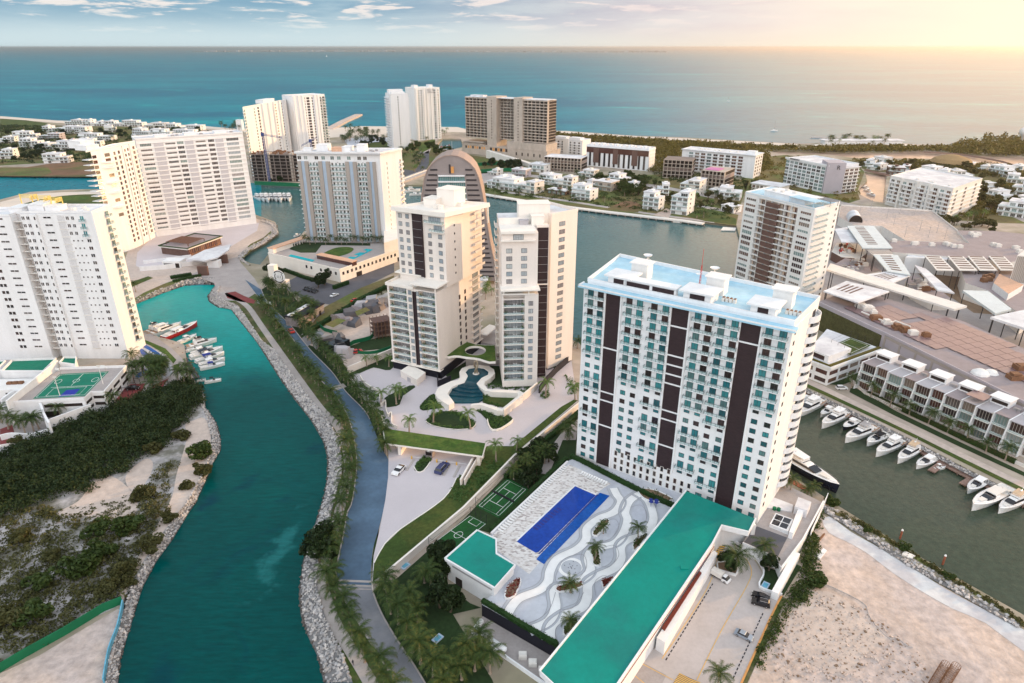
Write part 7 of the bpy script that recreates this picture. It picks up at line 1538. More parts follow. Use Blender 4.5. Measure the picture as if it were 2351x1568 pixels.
def tennis():
 z=12.6;q=[p.xy for p in W([(1843,812),(1907,836),(2022,794),(1900,750)],z)];r=empty('sports_building',(q[1].x,q[1].y,LZ),'white building with a fenced tennis court on its roof beside the green mall wall','building')
 f1,f2=Fr(q[0],q[1]),Fr(q[1],q[2]);b=MB();b.prism(q,LZ,z-1.2,0,1);b.build('wall',[M['white'],M['roofw']],r)
 b=MB();b.wallline([tuple(p)for p in q[:3]],2.2,z-2.4,z-1.3);b.build('ledge',[M['white']],r);b=MB();b.wallline([tuple(p+Vector((0,.4)))for p in q[:3]],1.2,z-1.3,z-.6);b.build('hedge',[M['forest']],r)
 for f,n in((f1,2),(f2,5)):
  for k in range(n):
   for zz in(LZ+1,LZ+4.8):b=MB();b.box(f.L*(k+.1)/n,f.L*(k+.88)/n,0,.06,zz,zz+1.9,0,f);b.build('opening',[M['glassw']],r)
 up=[p.xy for p in W([(1846,795),(1903,818),(1955,800),(1895,772)],z+2)];b=MB();b.prism(up,z-1.2,z+2,0,1);b.build('upper_block',[M['white'],M['roofw']],r);fu=Fr(up[0],up[1]);b=MB();b.box(fu.L*.1,fu.L*.85,0,.06,z-.9,z+1.2,0,fu);b.build('window',[M['glassd']],r)
 court('rooftop_tennis_court',[(1952,775),(2000,793),(1952,815),(1907,795)],z+.02-1.2+1.2,'pale green fenced tennis court on the white building roof',[rect(.08,.08,.92,.92),[(.08,.5),(.92,.5)]],'tealcourt' if 0 else 'grass')
 gs('hedge_bed',[(1895,858),(1960,852),(2010,835),(2000,858),(1930,885),(1905,882)],'grassd',.08)
tennis()
def townhouses():
 A,B=G(1966,889,LZ),G(2375,1064,LZ);f=Fr(A,B);n=12;w=f.L/n;D=15;h=12.2
 ords=['first','second','third','fourth','fifth','sixth','seventh','eighth','ninth','tenth','eleventh','twelfth']
 for k in range(n):
  g=f.sub(w*k,w*(k+1)-.04);fw=g.L;st=.0 if k%2==0 else-1.4
  r=empty('townhouse',g.w(0,0,LZ),ords[k]+' townhouse from the left in the white-finned row along the marina path','townhouse','townhouses along the marina')
  b=MB();b.box(.05,fw-.05,-D,st-1.2,LZ,LZ+h,0,g);b.build('wall',[M['offwhite']],r)
  b=MB();b.box(-.0,.45,-D,st+.4,LZ,LZ+h+.35,0,g);b.hexa([g.w(0,st+.4,LZ),g.w(.45,st+.4,LZ),g.w(.45,st+.4,LZ+h-3),g.w(0,st+.4,LZ+h-3),g.w(0,st+2.4,LZ),g.w(.45,st+2.4,LZ),g.w(.45,st+.5,LZ+h-3),g.w(0,st+.5,LZ+h-3)]);b.build('fin_wall',[M['white']],r)
  b=MB();b.box(.45,fw,-D,st+.1,LZ+h,LZ+h+.3,0,g);b.build('roof',[M['grey']if k%3 else M['roofg']],r)
  for i in range(3):
   z=LZ+i*4.0;b=MB();b.box(.45,fw,st-1.2,st+(.6 if i else .2),z-.2,z+.05,0,g);b.box(.5,fw,st+.45,st+.55,z+.05,z+1.0,1,g)if i else None;b.build('balcony',[M['offwhite'],M['rail']],r)
   gk='glassw' if(k+i)%3==0 else('glassg' if(k*2+i)%5<2 else 'glassw' if k%2 else 'glassd');fwindow(r,g,fw/2+.2,z+.15,fw-.7,3.5,gk,4,'taupe',st-1.18)
  if k%2==0:b=MB();b.box(.8,fw*1.3 if k<n-1 else fw,-D+1,-D+6.5,LZ+h+.3,LZ+h+3.0,0,g);b.box(1.4,fw*1.2,-D+6.5,-D+6.56,LZ+h+.9,LZ+h+2.2,1,g);b.box(.5,fw*1.35,-D+.7,-D+7.2,LZ+h+3,LZ+h+3.3,0,g);b.build('stair_house',[M['white'],M['void']],r)
  else:hvac(r,g,[(fw*.5,-9,1.4),(fw*.7,-9,1.3)],LZ+h+.3)
  if k==7:b=MB();b.box(.5,fw*1.2,-9,-2,LZ+h+2.5,LZ+h+2.7,0,g);b.build('solar_canopy',[M['solar']],r)
 wl=[(1950,872),(1985,905),(2060,940),(2140,976),(2220,1012),(2300,1050),(2375,1085),(2450,1120)]
 wallthing('pale garden wall broken by hedges in front of the townhouse row',wl,LZ,LZ+1.3,.35,'offwhite',False)
 gs('hedge_strip',[(1955,885),(2060,945),(2220,1022),(2375,1095),(2375,1104),(2200,1024),(2050,952),(1950,900)],'grassd',.09)
 gs('promenade',[(1838,862),(1900,890),(2000,938),(2100,985),(2200,1035),(2351,1108),(2450,1155),(2450,1168),(2351,1121),(2200,1047),(2100,997),(2000,949),(1900,902),(1838,874)],'sand',.10)
 gs('lawn_strip',[(1838,874),(1900,902),(2000,949),(2100,997),(2200,1047),(2351,1121),(2450,1168),(2450,1178),(2351,1131),(2200,1056),(2100,1005),(2000,957),(1900,910),(1838,882)],'grass',.10)
 q=empty('boardwalk',G(1830,893,.8),'weathered timber boardwalk along the right marina bank','boardwalk');P=W([(1822,890),(1900,930),(2000,978),(2100,1028),(2200,1082),(2351,1158),(2450,1206)],.9);b=MB();b.wallline([(p.x,p.y,0)for p in P],2.6,.6,1.0);b.build('deck',[M['wood']],q)
 for k in range(26):p=P[0].lerp(P[-1],k/25.);b=MB();b.tube([(p.x-1,p.y-1.4,-.5),(p.x-1,p.y-1.4,1.4)],.2,5);b.build('pile',[M['wood']],q)
 for a,c,lab in(((2138,1082),(2165,1062),'short timber finger pier with a small boat on each side'),((2210,1112),(2240,1094),'wide timber finger pier near the right edge')):
  q=empty('finger_pier',G(*a,.8),lab,'pier');b=MB();b.wallline([tuple(p.xy)+(0,)for p in W([a,c],.8)],2.4,.55,.95);b.build('deck',[M['wood']],q)
townhouses()
q=empty('quay',G(1104,447,0),'long pale concrete quay below the far villas','quay');P=W([(1100,444),(1250,468),(1400,487),(1567,506),(1615,513)],LZ);b=MB();b.wallline([(p.x,p.y,0)for p in P],6,1.2,2.3);b.build('deck',[M['offwhite']],q);rq=resample(P,34)
for p in rq:b=MB();b.box(p.x-.5,p.x+.5,p.y-4,p.y-2.6,-.5,1.2);b.build('pile',[M['concd']],q)
for pts,lab,m in(([(1411,485.5),(1428,485),(1478,491),(1470,496),(1425,490)],'pale floating dock under the far quay','offwhite'),([(1278,466.5),(1308,470),(1306,473.5),(1276,470)],'blue floating dock under the far quay','canvasblue'),([(1547,505),(1566,507),(1564,511),(1545,509)],'small pale floating dock under the right end of the far quay','offwhite'),([(1660,521),(1690,523),(1688,529),(1655,528)],'white landing stage beside the brown-panel tower','offwhite')):
 P=W(pts,.8);o=empty('floating_dock',P[0],lab,'dock');b=MB();b.prism([p.xy for p in P],.2,.9,0);b.build('deck',[M[m]],o)
def deckline(name,lab,cat,pts,wd,z0,z1,m,rail=None,zz=LZ):
 P=W(pts,zz);o=empty(name,P[0],lab,cat);b=MB();b.wallline([(p.x,p.y,0)for p in P],wd,z0,z1);b.build('deck',[M[m]],o)
 if rail:b=MB();b.wallline([(p.x,p.y,0)for p in P],.5,z1,z1+1.1);b.build('railing',[M[rail]],o)
deckline('breakwater','rocky breakwater running out to sea beyond the pale far towers','breakwater',[(755,297),(790,278),(824,263)],16,-.5,3.2,'sand');deckline('breakwater','low groyne far out beyond the coastal woods','breakwater',[(1862,313.5),(1930,316),(1997,318.5)],5,-.5,1.4,'rock')
deckline('bridge','low road bridge between the arch building and the tall taupe-pier tower','bridge',[(905,424),(985,394)],12,1.5,4.2,'path','offwhite');deckline('bridge','long wooden footbridge over the warm lagoon','bridge',[(2120,350),(2200,355),(2260,364),(2300,372),(2340,384)],4,1.8,2.6,'wood','wood');deckline('bridge','wooden walkway above the small basin','bridge',[(1987,392),(2040,404)],4,2.0,2.8,'wood','wood')
r=empty('beach_hut',G(1960,330,LZ),'low white beach club among the palms of the coastal woods','building');p=G(1960,331,LZ);b=MB();b.box(p.x-45,p.x+75,p.y,p.y+16,LZ,LZ+5);b.build('wall',[M['white']],r);b=MB();b.box(p.x-47,p.x+77,p.y-2,p.y+18,LZ+5,LZ+6);b.build('roof',[M['roofw']],r)
r=empty('round_hut',G(2182,382,LZ),'round brown thatched hall among the lagoon shrubs','hut');p=G(2182,380,LZ);b=MB();b.lathe([(21,0),(21,5)],p,18);b.build('wall',[M['shade']],r);b=MB();b.lathe([(24,4.6),(20,9),(8,13),(0,14)],p,18);b.build('roof',[M['thatch']],r)
r=empty('water_tank',G(2343,330,LZ),'round white tank rising from the woods at the right edge','tank');p=G(2343,332,LZ);b=MB();b.lathe([(0,26),(5,24),(7,19),(5,14),(2,12),(1.6,0)],p,12);b.build('tank',[M['offwhite']],r,sm=True)
gs('garden_ground',[(1075,395),(1240,398),(1345,402),(1490,402),(1560,395),(1720,415),(1700,470),(1690,518),(1560,502),(1400,484),(1250,466),(1106,442)],'drygrass',.03)
gs('garden_ground',[(1950,372),(2351,388),(2600,400),(2600,520),(2300,512),(2200,506),(2235,470),(2180,420),(2040,396),(1990,392)],'drygrass',.03)
gs('garden_ground',[(0,292),(130,288),(320,291),(460,298),(480,312),(300,330),(240,372),(110,374),(0,380),(-200,380),(-200,292)],'drygrass',.03)
gs('garden_ground',[(1700,398),(1755,360),(1800,356),(1960,368),(1985,395),(1968,440),(1975,458),(1930,472),(1800,460),(1715,452)],'drygrass',.03)
gs('street',[(1870,478),(1930,462),(2010,480),(2060,500),(2050,506),(2000,488),(1930,470),(1880,484)],'path',.07)
gs('garden_ground',[(900,345),(990,320),(1010,345),(1120,362),(1240,385),(1240,396),(1090,420),(985,392),(900,430)],'drygrass',.03)
for nm,pts,m,dz in(('street',[(1085,420),(1180,398),(1260,404),(1420,414),(1520,426),(1640,450),(1640,456),(1515,432),(1415,420),(1260,410),(1185,404),(1090,427)],'path',.07),('street',[(1500,446),(1560,462),(1640,476),(1700,488),(1700,494),(1640,482),(1555,468),(1495,452)],'path',.08),('street',[(1150,437),(1300,459),(1480,487),(1640,508),(1640,512),(1480,491),(1300,463),(1150,441)],'path',.07),('drive',[(905,425),(940,405),(965,375),(975,350),(985,345),(985,375),(975,395),(925,420)],'asphaltd',.07),('drive',[(905,400),(925,388),(950,392),(955,405),(940,410),(925,398),(912,404)],'asphaltd',.08),('drive',[(960,352),(985,330),(1000,318),(1006,320),(992,335),(985,352)],'path',.07),('lawn',[(860,326),(895,325),(893,338),(850,340),(820,335)],'grass',.08),('lawn',[(955,338),(980,325),(998,318),(1000,326),(990,340),(970,350)],'grassr',.08),('lawn',[(1565,492),(1620,478),(1690,502),(1690,515),(1620,508)],'grass',.09),('lot',[(1390,480),(1440,458),(1475,470),(1465,488)],'brownfield',.08),('lot',[(1500,494),(1530,478),(1545,484),(1535,500)],'lot',.08),('plaza',[(1075,400),(1170,395),(1200,410),(1110,425)],'pave',.06),('street',[(2245,470),(2300,470),(2351,500),(2351,510),(2290,482),(2240,480)],'pave',.06),('beach_terrace',[(790,320),(840,312),(890,316),(890,326),(830,334),(800,336)],'deckw',.06)):
 sheet(nm,pts,LZ+dz,M[m])
for pts,lab in(([(585,424),(690,429)],'green hoarding along the marina below the dark frame'),([(1060,384),(1110,380),(1170,376)],'green hoarding behind the arch building'),([(1100,397),(1150,393),(1215,394)],'second green hoarding left of the plain white cubic house')):
 wallthing(lab,pts,LZ,LZ+4,.4,'greenfence',False,0,'hoarding')
wallthing('long green hoarding across the sandy plot at the lower left',[(-30,1562),(60,1508),(150,1458),(240,1403),(283,1386)],LZ,LZ+2.6,.25,'greenfence',False,0,'hoarding')
wallthing('short green hoarding by the rocks, draped with blue tarpaulin',[(284,1388),(272,1446),(252,1500),(240,1570)],LZ,LZ+1.8,.3,'bluetarp',False,3,'hoarding')
# vegetation
def palm_crown_mesh(seed,n=21,L=4.3,droop=1.0,m='palm'):
 r=random.Random(seed);b=MB()
 for k in range(n):
  a=2*math.pi*k*.382*1.0+r.uniform(-.2,.2);up=.95-1.25*(k/n)+r.uniform(-.12,.12);l=L*r.uniform(.85,1.1);ns=7;pts=[]
  d=Vector((math.cos(a),math.sin(a),0));p=Vector((0,0,0));ang=up;tw=r.uniform(-.06,.06)
  for j in range(ns+1):pts.append(p.copy());p=p+(d*math.cos(ang)+Vector((0,0,math.sin(ang))))*(l/ns);ang-=(.10+.045*j)*droop*r.uniform(.8,1.2);d=Vector((d.x-d.y*tw,d.y+d.x*tw,0)).normalized()
  side=Vector((-d.y,d.x,0))
  for j in range(ns):
   q0,q1=pts[j],pts[j+1];wd=l*(.05+.165*math.sin(math.pi*(j+1.1)/(ns+1.6)))
   for sg in(-1,1):
    for h in(0,.5):
     a0=q0.lerp(q1,h);a1=q0.lerp(q1,h+.40);tip=a1+side*sg*wd*r.uniform(.85,1.1)+(q1-q0)*.75+Vector((0,0,-wd*r.uniform(.15,.5)));b.tri(a0,a1,tip)
  b.tube([tuple(p)for p in pts[::3]],[.05,.03,.015],3,0,False)
 return b.mesh('crown',M[m])
def palm_trunk_mesh(seed,h):
 r=random.Random(seed);b=MB();dx,dy=r.uniform(-.6,.6),r.uniform(-.6,.6);n=6
 b.tube([(dx*(t/n)**1.6,dy*(t/n)**1.6,h*t/n)for t in range(n+1)],[.30-.13*t/n for t in range(n+1)],7);b.lathe([(.5,0),(.3,.5)],(0,0,0),7);return b.mesh('trunk',M['bark']),(dx,dy,h)
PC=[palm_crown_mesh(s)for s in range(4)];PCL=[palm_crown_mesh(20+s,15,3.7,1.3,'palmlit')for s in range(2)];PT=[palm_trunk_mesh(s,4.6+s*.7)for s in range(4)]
RP=random.Random(77)
PSPEC=[];TSPEC=[]
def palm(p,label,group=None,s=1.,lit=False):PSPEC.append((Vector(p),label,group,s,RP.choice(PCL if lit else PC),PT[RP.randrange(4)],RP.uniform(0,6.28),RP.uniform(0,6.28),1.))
def plant(specs,name,cat,label,most=285):
 """the largest stand as things of their own (trunk and crown), the farthest as one mass"""
 specs.sort(key=lambda q:(q[0]-Vector((0,0,CH))).length/q[3])
 for p,lab,grp,s,cm,(tm,tip),a,a2,fl in specs[:most]:
  r=empty(name,p,lab,{'palm trees':'palm tree','trees':'tree'}.get(cat,cat),grp,a);r.scale=(s,s,s*fl)
  t=bpy.data.objects.new('trunk',tm);COL.objects.link(t);t.parent=r;c=bpy.data.objects.new('crown',cm);COL.objects.link(c);c.parent=r;c.location=tip;c.rotation_euler=(0,0,a2)
 if len(specs)<=most:return
 mats=[];V=[];Fc=[];mi=[];off=0
 for p,lab,grp,s,cm,(tm,tip),a,a2,fl in specs[most:]:
  A=Matrix.Translation(p)@Matrix.Rotation(a,4,'Z')@Matrix.Diagonal((s,s,s*fl,1))
  for me,X in((tm,A),(cm,A@Matrix.Translation(tip)@Matrix.Rotation(a2,4,'Z'))):
   n=len(me.vertices);v=np.empty(n*3);me.vertices.foreach_get('co',v);X=np.array(X);V.append(v.reshape(-1,3)@X[:3,:3].T+X[:3,3]);m=me.materials[0]
   if m not in mats:mats.append(m)
   Fc+=[tuple(i+off for i in q.vertices)for q in me.polygons];mi+=[mats.index(m)]*len(me.polygons);off+=n
 me=bpy.data.meshes.new(name);me.from_pydata(np.concatenate(V).tolist(),[],Fc)
 for m in mats:me.materials.append(m)
 me.polygons.foreach_set('material_index',mi);me.update();o=bpy.data.objects.new(name,me);COL.objects.link(o);o['kind']='stuff';o['label']=label;o['category']=cat
def palmrow(pts,n,label,group,s=1.,jit=.6,z=LZ,ends=None):
 P=resample(W(pts,z),n)
 for k,p in enumerate(P):palm((p.x+RP.uniform(-jit,jit),p.y+RP.uniform(-jit,jit),z),label if not callable(label)else label(k),group,s*RP.uniform(.82,1.12))
lineL=[(600,702),(622,738),(648,780),(672,815),(700,850),(728,885),(755,925),(778,965),(795,1005),(806,1045),(808,1085),(800,1125),(790,1160),(782,1200),(772,1240),(762,1280),(757,1315),(758,1352),(772,1390),(793,1430),(816,1475),(842,1515),(872,1560),(905,1610)]
palmrow(lineL,64,'coconut palm in the long row between the canal footpath and the avenue','palms between footpath and avenue',1.05,.9)
lineR=[(668,728),(692,757),(715,785),(745,818),(778,855),(800,885),(828,918),(850,948),(868,980),(880,1015),(884,1045)]
palmrow(lineR,34,'coconut palm in the row along the right kerb of the avenue above the grass-roofed gate','palms along the right kerb',1.,.7)
palmrow([(880,1352),(893,1395),(915,1440),(935,1475),(955,1510),(985,1545),(1010,1590)],9,'leaning coconut palm on the lawn edge right of the grey road at the bottom','palms on the lower lawn edge',1.1,.6)
for k in range(34):
 u,v=RP.uniform(612,735),RP.uniform(655,745);
 if v<655+(u-612)*.42 or v>700+(u-612)*.62:v=662+(u-612)*.52
 palm(G(u,v,LZ),'palm in the dense grove between the avenue and the pool podium','palms of the avenue grove',RP.uniform(.8,1.1))
for k,(u,v,s)in enumerate(((875,932,1.15),(910,928,1.2),(917,917,1.15),(995,970,1.2),(940,1000,1.1),(1080,985,1.25),(1139,1060,1.15),(1186,1034,1.0),(1252,912,1.3),(1320,918,1.25),(842,842,.9),(866,838,.95),(893,842,.95))):
 lab=['palm beside the white ribbon wall','golden palm on the wedge of lawn by the garage block','taller golden palm just right of the ribbon-wall palm','palm at the left tip of the oval island bed','pale green palm standing on the open plaza paving','palm at the right end of the oval island bed','palm on the lawn above the ramp wall','palm on the plaza kerb near the long cream wall','golden palm in its own bed below the sunlit tower','golden palm behind the white wedge wall by the striped slab','first slender palm from the left on the upper left lawn','second slender palm from the left on the upper left lawn','third slender palm from the left on the upper left lawn'][k]
 palm(G(u,v,LZ),lab,None,s,True)
for k,(u,v,lab,s)in enumerate(((1310,1360,'small palm in the black-edged planter of the pool terrace',.8),(1385,1225,'small palm at the top of the upper leaf-shaped planter',.55),(1368,1283,'small palm in the middle planter of the pool terrace',.7),(1464,1240,'small palm against the teal roof, right on the pool terrace',.75),(1310,1450,'small palm against the teal roof near the bottom of the pool terrace',.75))):palm(G(u,v,DZ),lab,None,s)
for u,v,lab,s in((1690,1312,'tall palm in the raised bed of the car park',1.2),(1752,1285,'palm beside the gravel roof with a brick ring at its foot',1.0),(1645,1585,'palm top at the bottom edge of the car park',.9),(1095,1495,'palm with a pale ring at its foot beside the gas tanks',1.15),(960,1428,'palm on the lower lawn by the pink bush',1.),(945,1400,'palm on the lower lawn beside the road crossing',1.),(990,1345,'palm left of the white clubhouse wall',1.),(975,1338,'palm beside the service hatch by the cream wall',.9),(312,671,'lone palm on the sand by the cove',.9),(322,1170,'x',0)):
 if s:palm(G(u,v,LZ),lab,None,s)
for u,v in((1070,1520),(1090,1540),(1110,1515),(1125,1545),(1060,1560),(1030,1545)):palm(G(u,v,LZ),'dark palm in the clump at the bottom of the lower lawn','palms of the bottom clump',1.0)
for u,v in((1250,1065),(1238,1050),(1222,1072),(1210,1085),(1198,1065),(1302,1010),(1310,1000),(1180,1100)):palm(G(u,v,LZ),'dark palm in the shaded strip behind the long cream wall','palms in the shaded strip',.9)
for k in range(26):palm(G(RP.uniform(305,385),RP.uniform(832,880),LZ),'palm in the grove at the foot of the white lattice tower','palms at the lattice tower',RP.uniform(.8,1.15))
for u,v in((410,880),(425,885),(440,880),(432,872),(270,935),(352,902),(45,985),(60,1000),(78,990),(20,985),(90,985),(140,958),(5,970)):palm(G(u,v,LZ),'palm beside the red drive of the court building','palms by the red drives',RP.uniform(.9,1.15))
for k in range(9):palm(G(665+k*14,606+k*4.2,LZ),'palm along the cream podium wall','palms at the podium wall',.95)
for k in range(16):palm(G(700+k*12,559+RP.uniform(-2,3),ZP),'small palm in the podium garden under the taupe-pier tower','palms of the podium garden',.75)
def many(n,box,lab,grp,s=1.,z=LZ,lit=.0):
 for k in range(n):palm(G(RP.uniform(box[0],box[2]),RP.uniform(box[1],box[3]),z),lab,grp,s*RP.uniform(.8,1.2),RP.random()<lit)
many(40,(785,300,845,330),'palm in the dense grove by the white beach','palms of the beach grove',1.3);many(14,(830,303,895,322),'palm standing in the beach sand','palms on the beach',1.1)
many(30,(905,350,975,400),'palm along the curving drive left of the arch building','palms along the curving drive',1.1,lit=.3);many(12,(955,300,1035,325),'palm by the inlet below the golden beach tower','palms by the inlet',1.1,lit=.4)
many(26,(1110,410,1310,460),'palm between the waterfront villas left of the tree clump','palms among the villas',.95);many(30,(1310,400,1520,470),'palm in the villa quarter across the lagoon','palms of the villa quarter',1.);many(24,(1540,425,1700,505),'palm around the villas near the brown-panel tower','palms near the brown-panel tower',1.,lit=.3)
many(24,(1890,322,2050,334),'palm on the beach of the coastal woods','palms on the woods beach',1.3,lit=.3);many(40,(0,300,470,312),'palm behind the seafront house row','palms behind the seafront',1.05);many(40,(0,318,300,362),'palm among the villas at upper left','palms among the upper left villas',1.05);many(26,(120,362,215,376),'palm in the row edging the brown field','palms edging the field',1.);many(14,(500,290,556,300),'palm beside the white square tower','palms by the square tower',1.3)
many(10,(1960,905,2330,915),'x','x',0)if 0 else None
for k in range(9):palm(G(1955+k*44,893+k*20.5+RP.uniform(-4,4),LZ),'bushy palm in the front gardens of the townhouse row','palms before the townhouses',.9)
for u,v in((1800,1120),(1815,1124),(1862,1134),(1850,1140)):palm(G(u,v,5.4 if u<1830 else LZ),'small palm on the terrace by the black-hulled yacht','palms by the yacht',.7)
many(10,(1100,640,1140,740),'fresh green palm on the rear terrace between the cream towers','palms of the rear terrace',.9,lit=1.);palm(G(1326,800,LZ),'palm at the waterside left of the striped slab',None,1.)
many(8,(2180,500,2260,520),'palm at the corner of the beige apartment block','palms by the beige block',1.,lit=.5)
# broadleaf trees: tapered trunk with limbs, crown of many small leaf faces in clumps
def tree_meshes(seed,R_=3.2,n=1500,m='leafm',leafs=.42):
 rs=np.random.RandomState(seed);b=MB();b.tube([(0,0,0),(.1,.05,1.2),(.0,.1,2.6)],[.32,.24,.18],7);ctr=[]
 for k in range(9):
  a=rs.rand()*6.28;rr=R_*(.25+.5*rs.rand());c=(rr*math.cos(a),rr*math.sin(a),2.6+rs.rand()*R_*.9);ctr.append(c);b.tube([(0,.08,2.2),(c[0]*.5,c[1]*.5,2.6+(c[2]-2.6)*.6),c],[.14,.09,.03],5)
 ctr.append((0,0,3+R_*.6));ctr=np.array(ctr);w=rs.randint(0,len(ctr),n);c=ctr[w];d=rs.randn(n,3);d/=np.linalg.norm(d,axis=1)[:,None]
 rad=R_*(.30+.22*rs.rand(len(ctr)))[w]*(.55+.5*rs.rand(n)**.5);P=c+d*rad[:,None]*np.array([1,1,.75]);t=rs.randn(n,3);t/=np.linalg.norm(t,axis=1)[:,None];u=np.cross(t,d);u/=np.linalg.norm(u,axis=1)[:,None]+1e-6;v=np.cross(u,t)
 s=leafs*(.6+.8*rs.rand(n))[:,None];q=np.stack([P-u*s,P-v*s*.55,P+u*s,P+v*s*.55],1).reshape(-1,3);cb=MB();cb.addnp(q,4);return b.mesh('trunk',M['barkd']),cb.mesh('crown',M[m])
TM={k:[tree_meshes(i*7+j,3.2,1300,k)for j in range(3)]for i,k in enumerate(('leafd','leafm','leafo','leafg'))}
def tree(p,label,group=None,s=1.,kind='leafm',name='broadleaf_tree',flat=1.):
 tm,cm=RP.choice(TM[kind]);q=(Vector(p),label,group,s,cm,(tm,(0,0,0)),RP.uniform(0,6.28),0.,flat)
 if name=='bush':plant([q],'bush','bush','')
 else:TSPEC.append(q)
tree(G(735,1290,LZ),'big round dark tree leaning over the riprap between canal and palms',None,1.75,'leafd');tree(G(1010,1395,LZ),'dense dark tree with two crowns on the lower lawn, left one',None,1.3,'leafd');tree(G(1035,1405,LZ),'dense dark tree beside its twin on the lower lawn, right one',None,1.2,'leafd')
tree(G(1670,1305,LZ),'dark round tree in the raised bed of the car park',None,1.0,'leafd');tree(G(1765,1310,LZ),'round bushy tree beside the palm below the gravel roof',None,.9,'leafd')
tree(G(968,1405,LZ),'small red-leaved bush on the lower lawn',None,.5,'leafo')
for u,v,lab in((731,660,'dark green tree at the edge of the podium forecourt'),(640,640,'tree left of the round white sign tower'),(620,632,'tree at the waterside left of the podium'),(758,640,'round tree at the left of the podium corner'),(746,655,'tree beside the row of parked cars')):tree(G(u,v,LZ),lab,None,1.35,'leafd')
def manyt(n,box,lab,grp,s=1.,kind='leafm',shear=0.):
 for k in range(n):u=RP.uniform(box[0],box[2]);tree(G(u,RP.uniform(box[1],box[3])+(u-box[0])*shear,LZ),lab,grp,s*RP.uniform(.7,1.25),kind)
manyt(12,(1195,1060,1260,1140),'dark tree in the shaded strip between the cream wall and the tennis court','trees of the shaded strip',.9,'leafd',-.55);manyt(7,(1000,1290,1020,1320),'dark tree packed against the clubhouse wall','trees at the clubhouse',1.,'leafd')
manyt(38,(1400,408,1480,450),'tree in the dense clump between the lots across the lagoon','trees of the villa clump',1.3,'leafm');manyt(22,(1090,378,1215,392),'tree behind the green hoardings','trees by the hoardings',1.3,'leafd');manyt(26,(1350,408,1520,420),'tree along the street before the wood-fronted hotel','street trees by the hotel',1.1,'leafm',.06);manyt(24,(1480,440,1700,470),'tree between the villas right of the lots','trees right of the lots',1.1,'leafo',.1)
manyt(40,(0,300,480,318),'tree behind the seafront row at upper left','trees of the seafront',1.2,'leafd');manyt(45,(0,325,235,372),'tree among the upper left villas','trees of the upper left quarter',1.2,'leafd');manyt(16,(1880,520,1900,540),'x','x',0)if 0 else None
manyt(34,(1960,372,2330,398),'sunlit tree behind the far right villas','trees behind the far right villas',1.4,'leafo',.06);manyt(26,(2235,430,2360,490),'sunlit tree among the right edge villas','trees among the right edge villas',1.4,'leafo');manyt(12,(2150,505,2300,525),'tree by the pavement right of the car deck','trees right of the car deck',1.2,'leafo',.12);manyt(14,(935,335,1000,350),'round tree on the lawns below the golden beach tower','trees below the beach tower',1.3,'leafm');manyt(18,(830,318,890,338),'tree near the beach terrace','trees near the beach terrace',1.1,'leafd');manyt(16,(1000,345,1040,356),'tree beside the unfinished hotel podium','trees by the concrete podium',1.1,'leafm')
manyt(10,(575,395,690,420),'tree at the foot of the dark frame','trees at the dark frame',1.1,'leafd')
# masses nobody could count
def inpoly(pts,n,seed):
 rs=np.random.RandomState(seed);P=np.array([(p[0],p[1])for p in pts]);lo,hi=P.min(0),P.max(0);out=[]
 while sum(len(o)for o in out)<n:
  q=lo+(hi-lo)*rs.rand(n*2,2);c=np.zeros(len(q),bool);j=len(P)-1
  for i in range(len(P)):
   xi,yi,xj,yj=*P[i],*P[j];k=((yi>q[:,1])!=(yj>q[:,1]))&(q[:,0]<(xj-xi)*(q[:,1]-yi)/(yj-yi+1e-9)+xi);c^=k;j=i
  out.append(q[c])
 return np.concatenate(out)[:n],rs
def leaves(P,rs,size,flat=.8):
 n=len(P);t=rs.randn(n,3)+(0,0,flat);t/=np.linalg.norm(t,axis=1)[:,None];h=rs.randn(n,3);u=np.cross(t,h);u/=np.linalg.norm(u,axis=1)[:,None]+1e-6;v=np.cross(t,u);s=size*(.55+.9*rs.rand(n))[:,None];return np.stack([P-u*s,P-v*s*.6,P+u*s,P+v*s*.6],1).reshape(-1,3)
def mass(name,label,pts,clumps,per,cr,size,m,seed,z=LZ,hh=1.,kind='stuff',core=True,cat='shrubs'):
 """clumps of leaf faces over a polygon; each clump a dome of its own height"""
 c,rs=inpoly(W(pts,z),clumps,seed);k=np.repeat(np.arange(clumps),per);R_=cr*(.5+.9*rs.rand(clumps)**1.5)[k];H=hh*(.5+.8*rs.rand(clumps))[k];a=rs.rand(len(k))*6.283;r=np.sqrt(rs.rand(len(k)));zz=np.sqrt(1-r*r*.92)*(.55+.45*rs.rand(len(k)))
 P=np.stack([c[k,0]+R_*r*np.cos(a),c[k,1]+R_*r*np.sin(a),z+H*zz],1);b=MB();b.addnp(leaves(P,rs,size),4);o=b.build(name,M[m],None,kind);o['label']=label;o['category']=cat;return o
mass('mangrove','dense dark mangrove thicket on the left peninsula',[(-60,1075),(40,1030),(130,985),(230,950),(330,905),(430,878),(462,895),(464,930),(440,940),(428,960),(415,985),(400,990),(380,1030),(330,1050),(300,1080),(230,1100),(200,1130),(120,1150),(40,1180),(-60,1200)],1700,52,2.7,.36,'mang',5,hh=3.6)
mass('mangrove_crowns','taller rounded crowns rising from the mangrove thicket',[(-60,1085),(130,1000),(330,918),(430,890),(455,910),(400,985),(330,1045),(230,1090),(120,1140),(-60,1185)],190,190,3.6,.36,'mang',25,hh=5.2)
mass('coastal_forest','olive trees filling the strip behind the mid-rise blocks',[(1290,322),(1500,335),(1760,348),(1768,385),(1752,395),(1745,362),(1560,346),(1490,346),(1480,336),(1340,328)],420,26,6.,1.2,'forest',26,hh=6.,cat='forest')
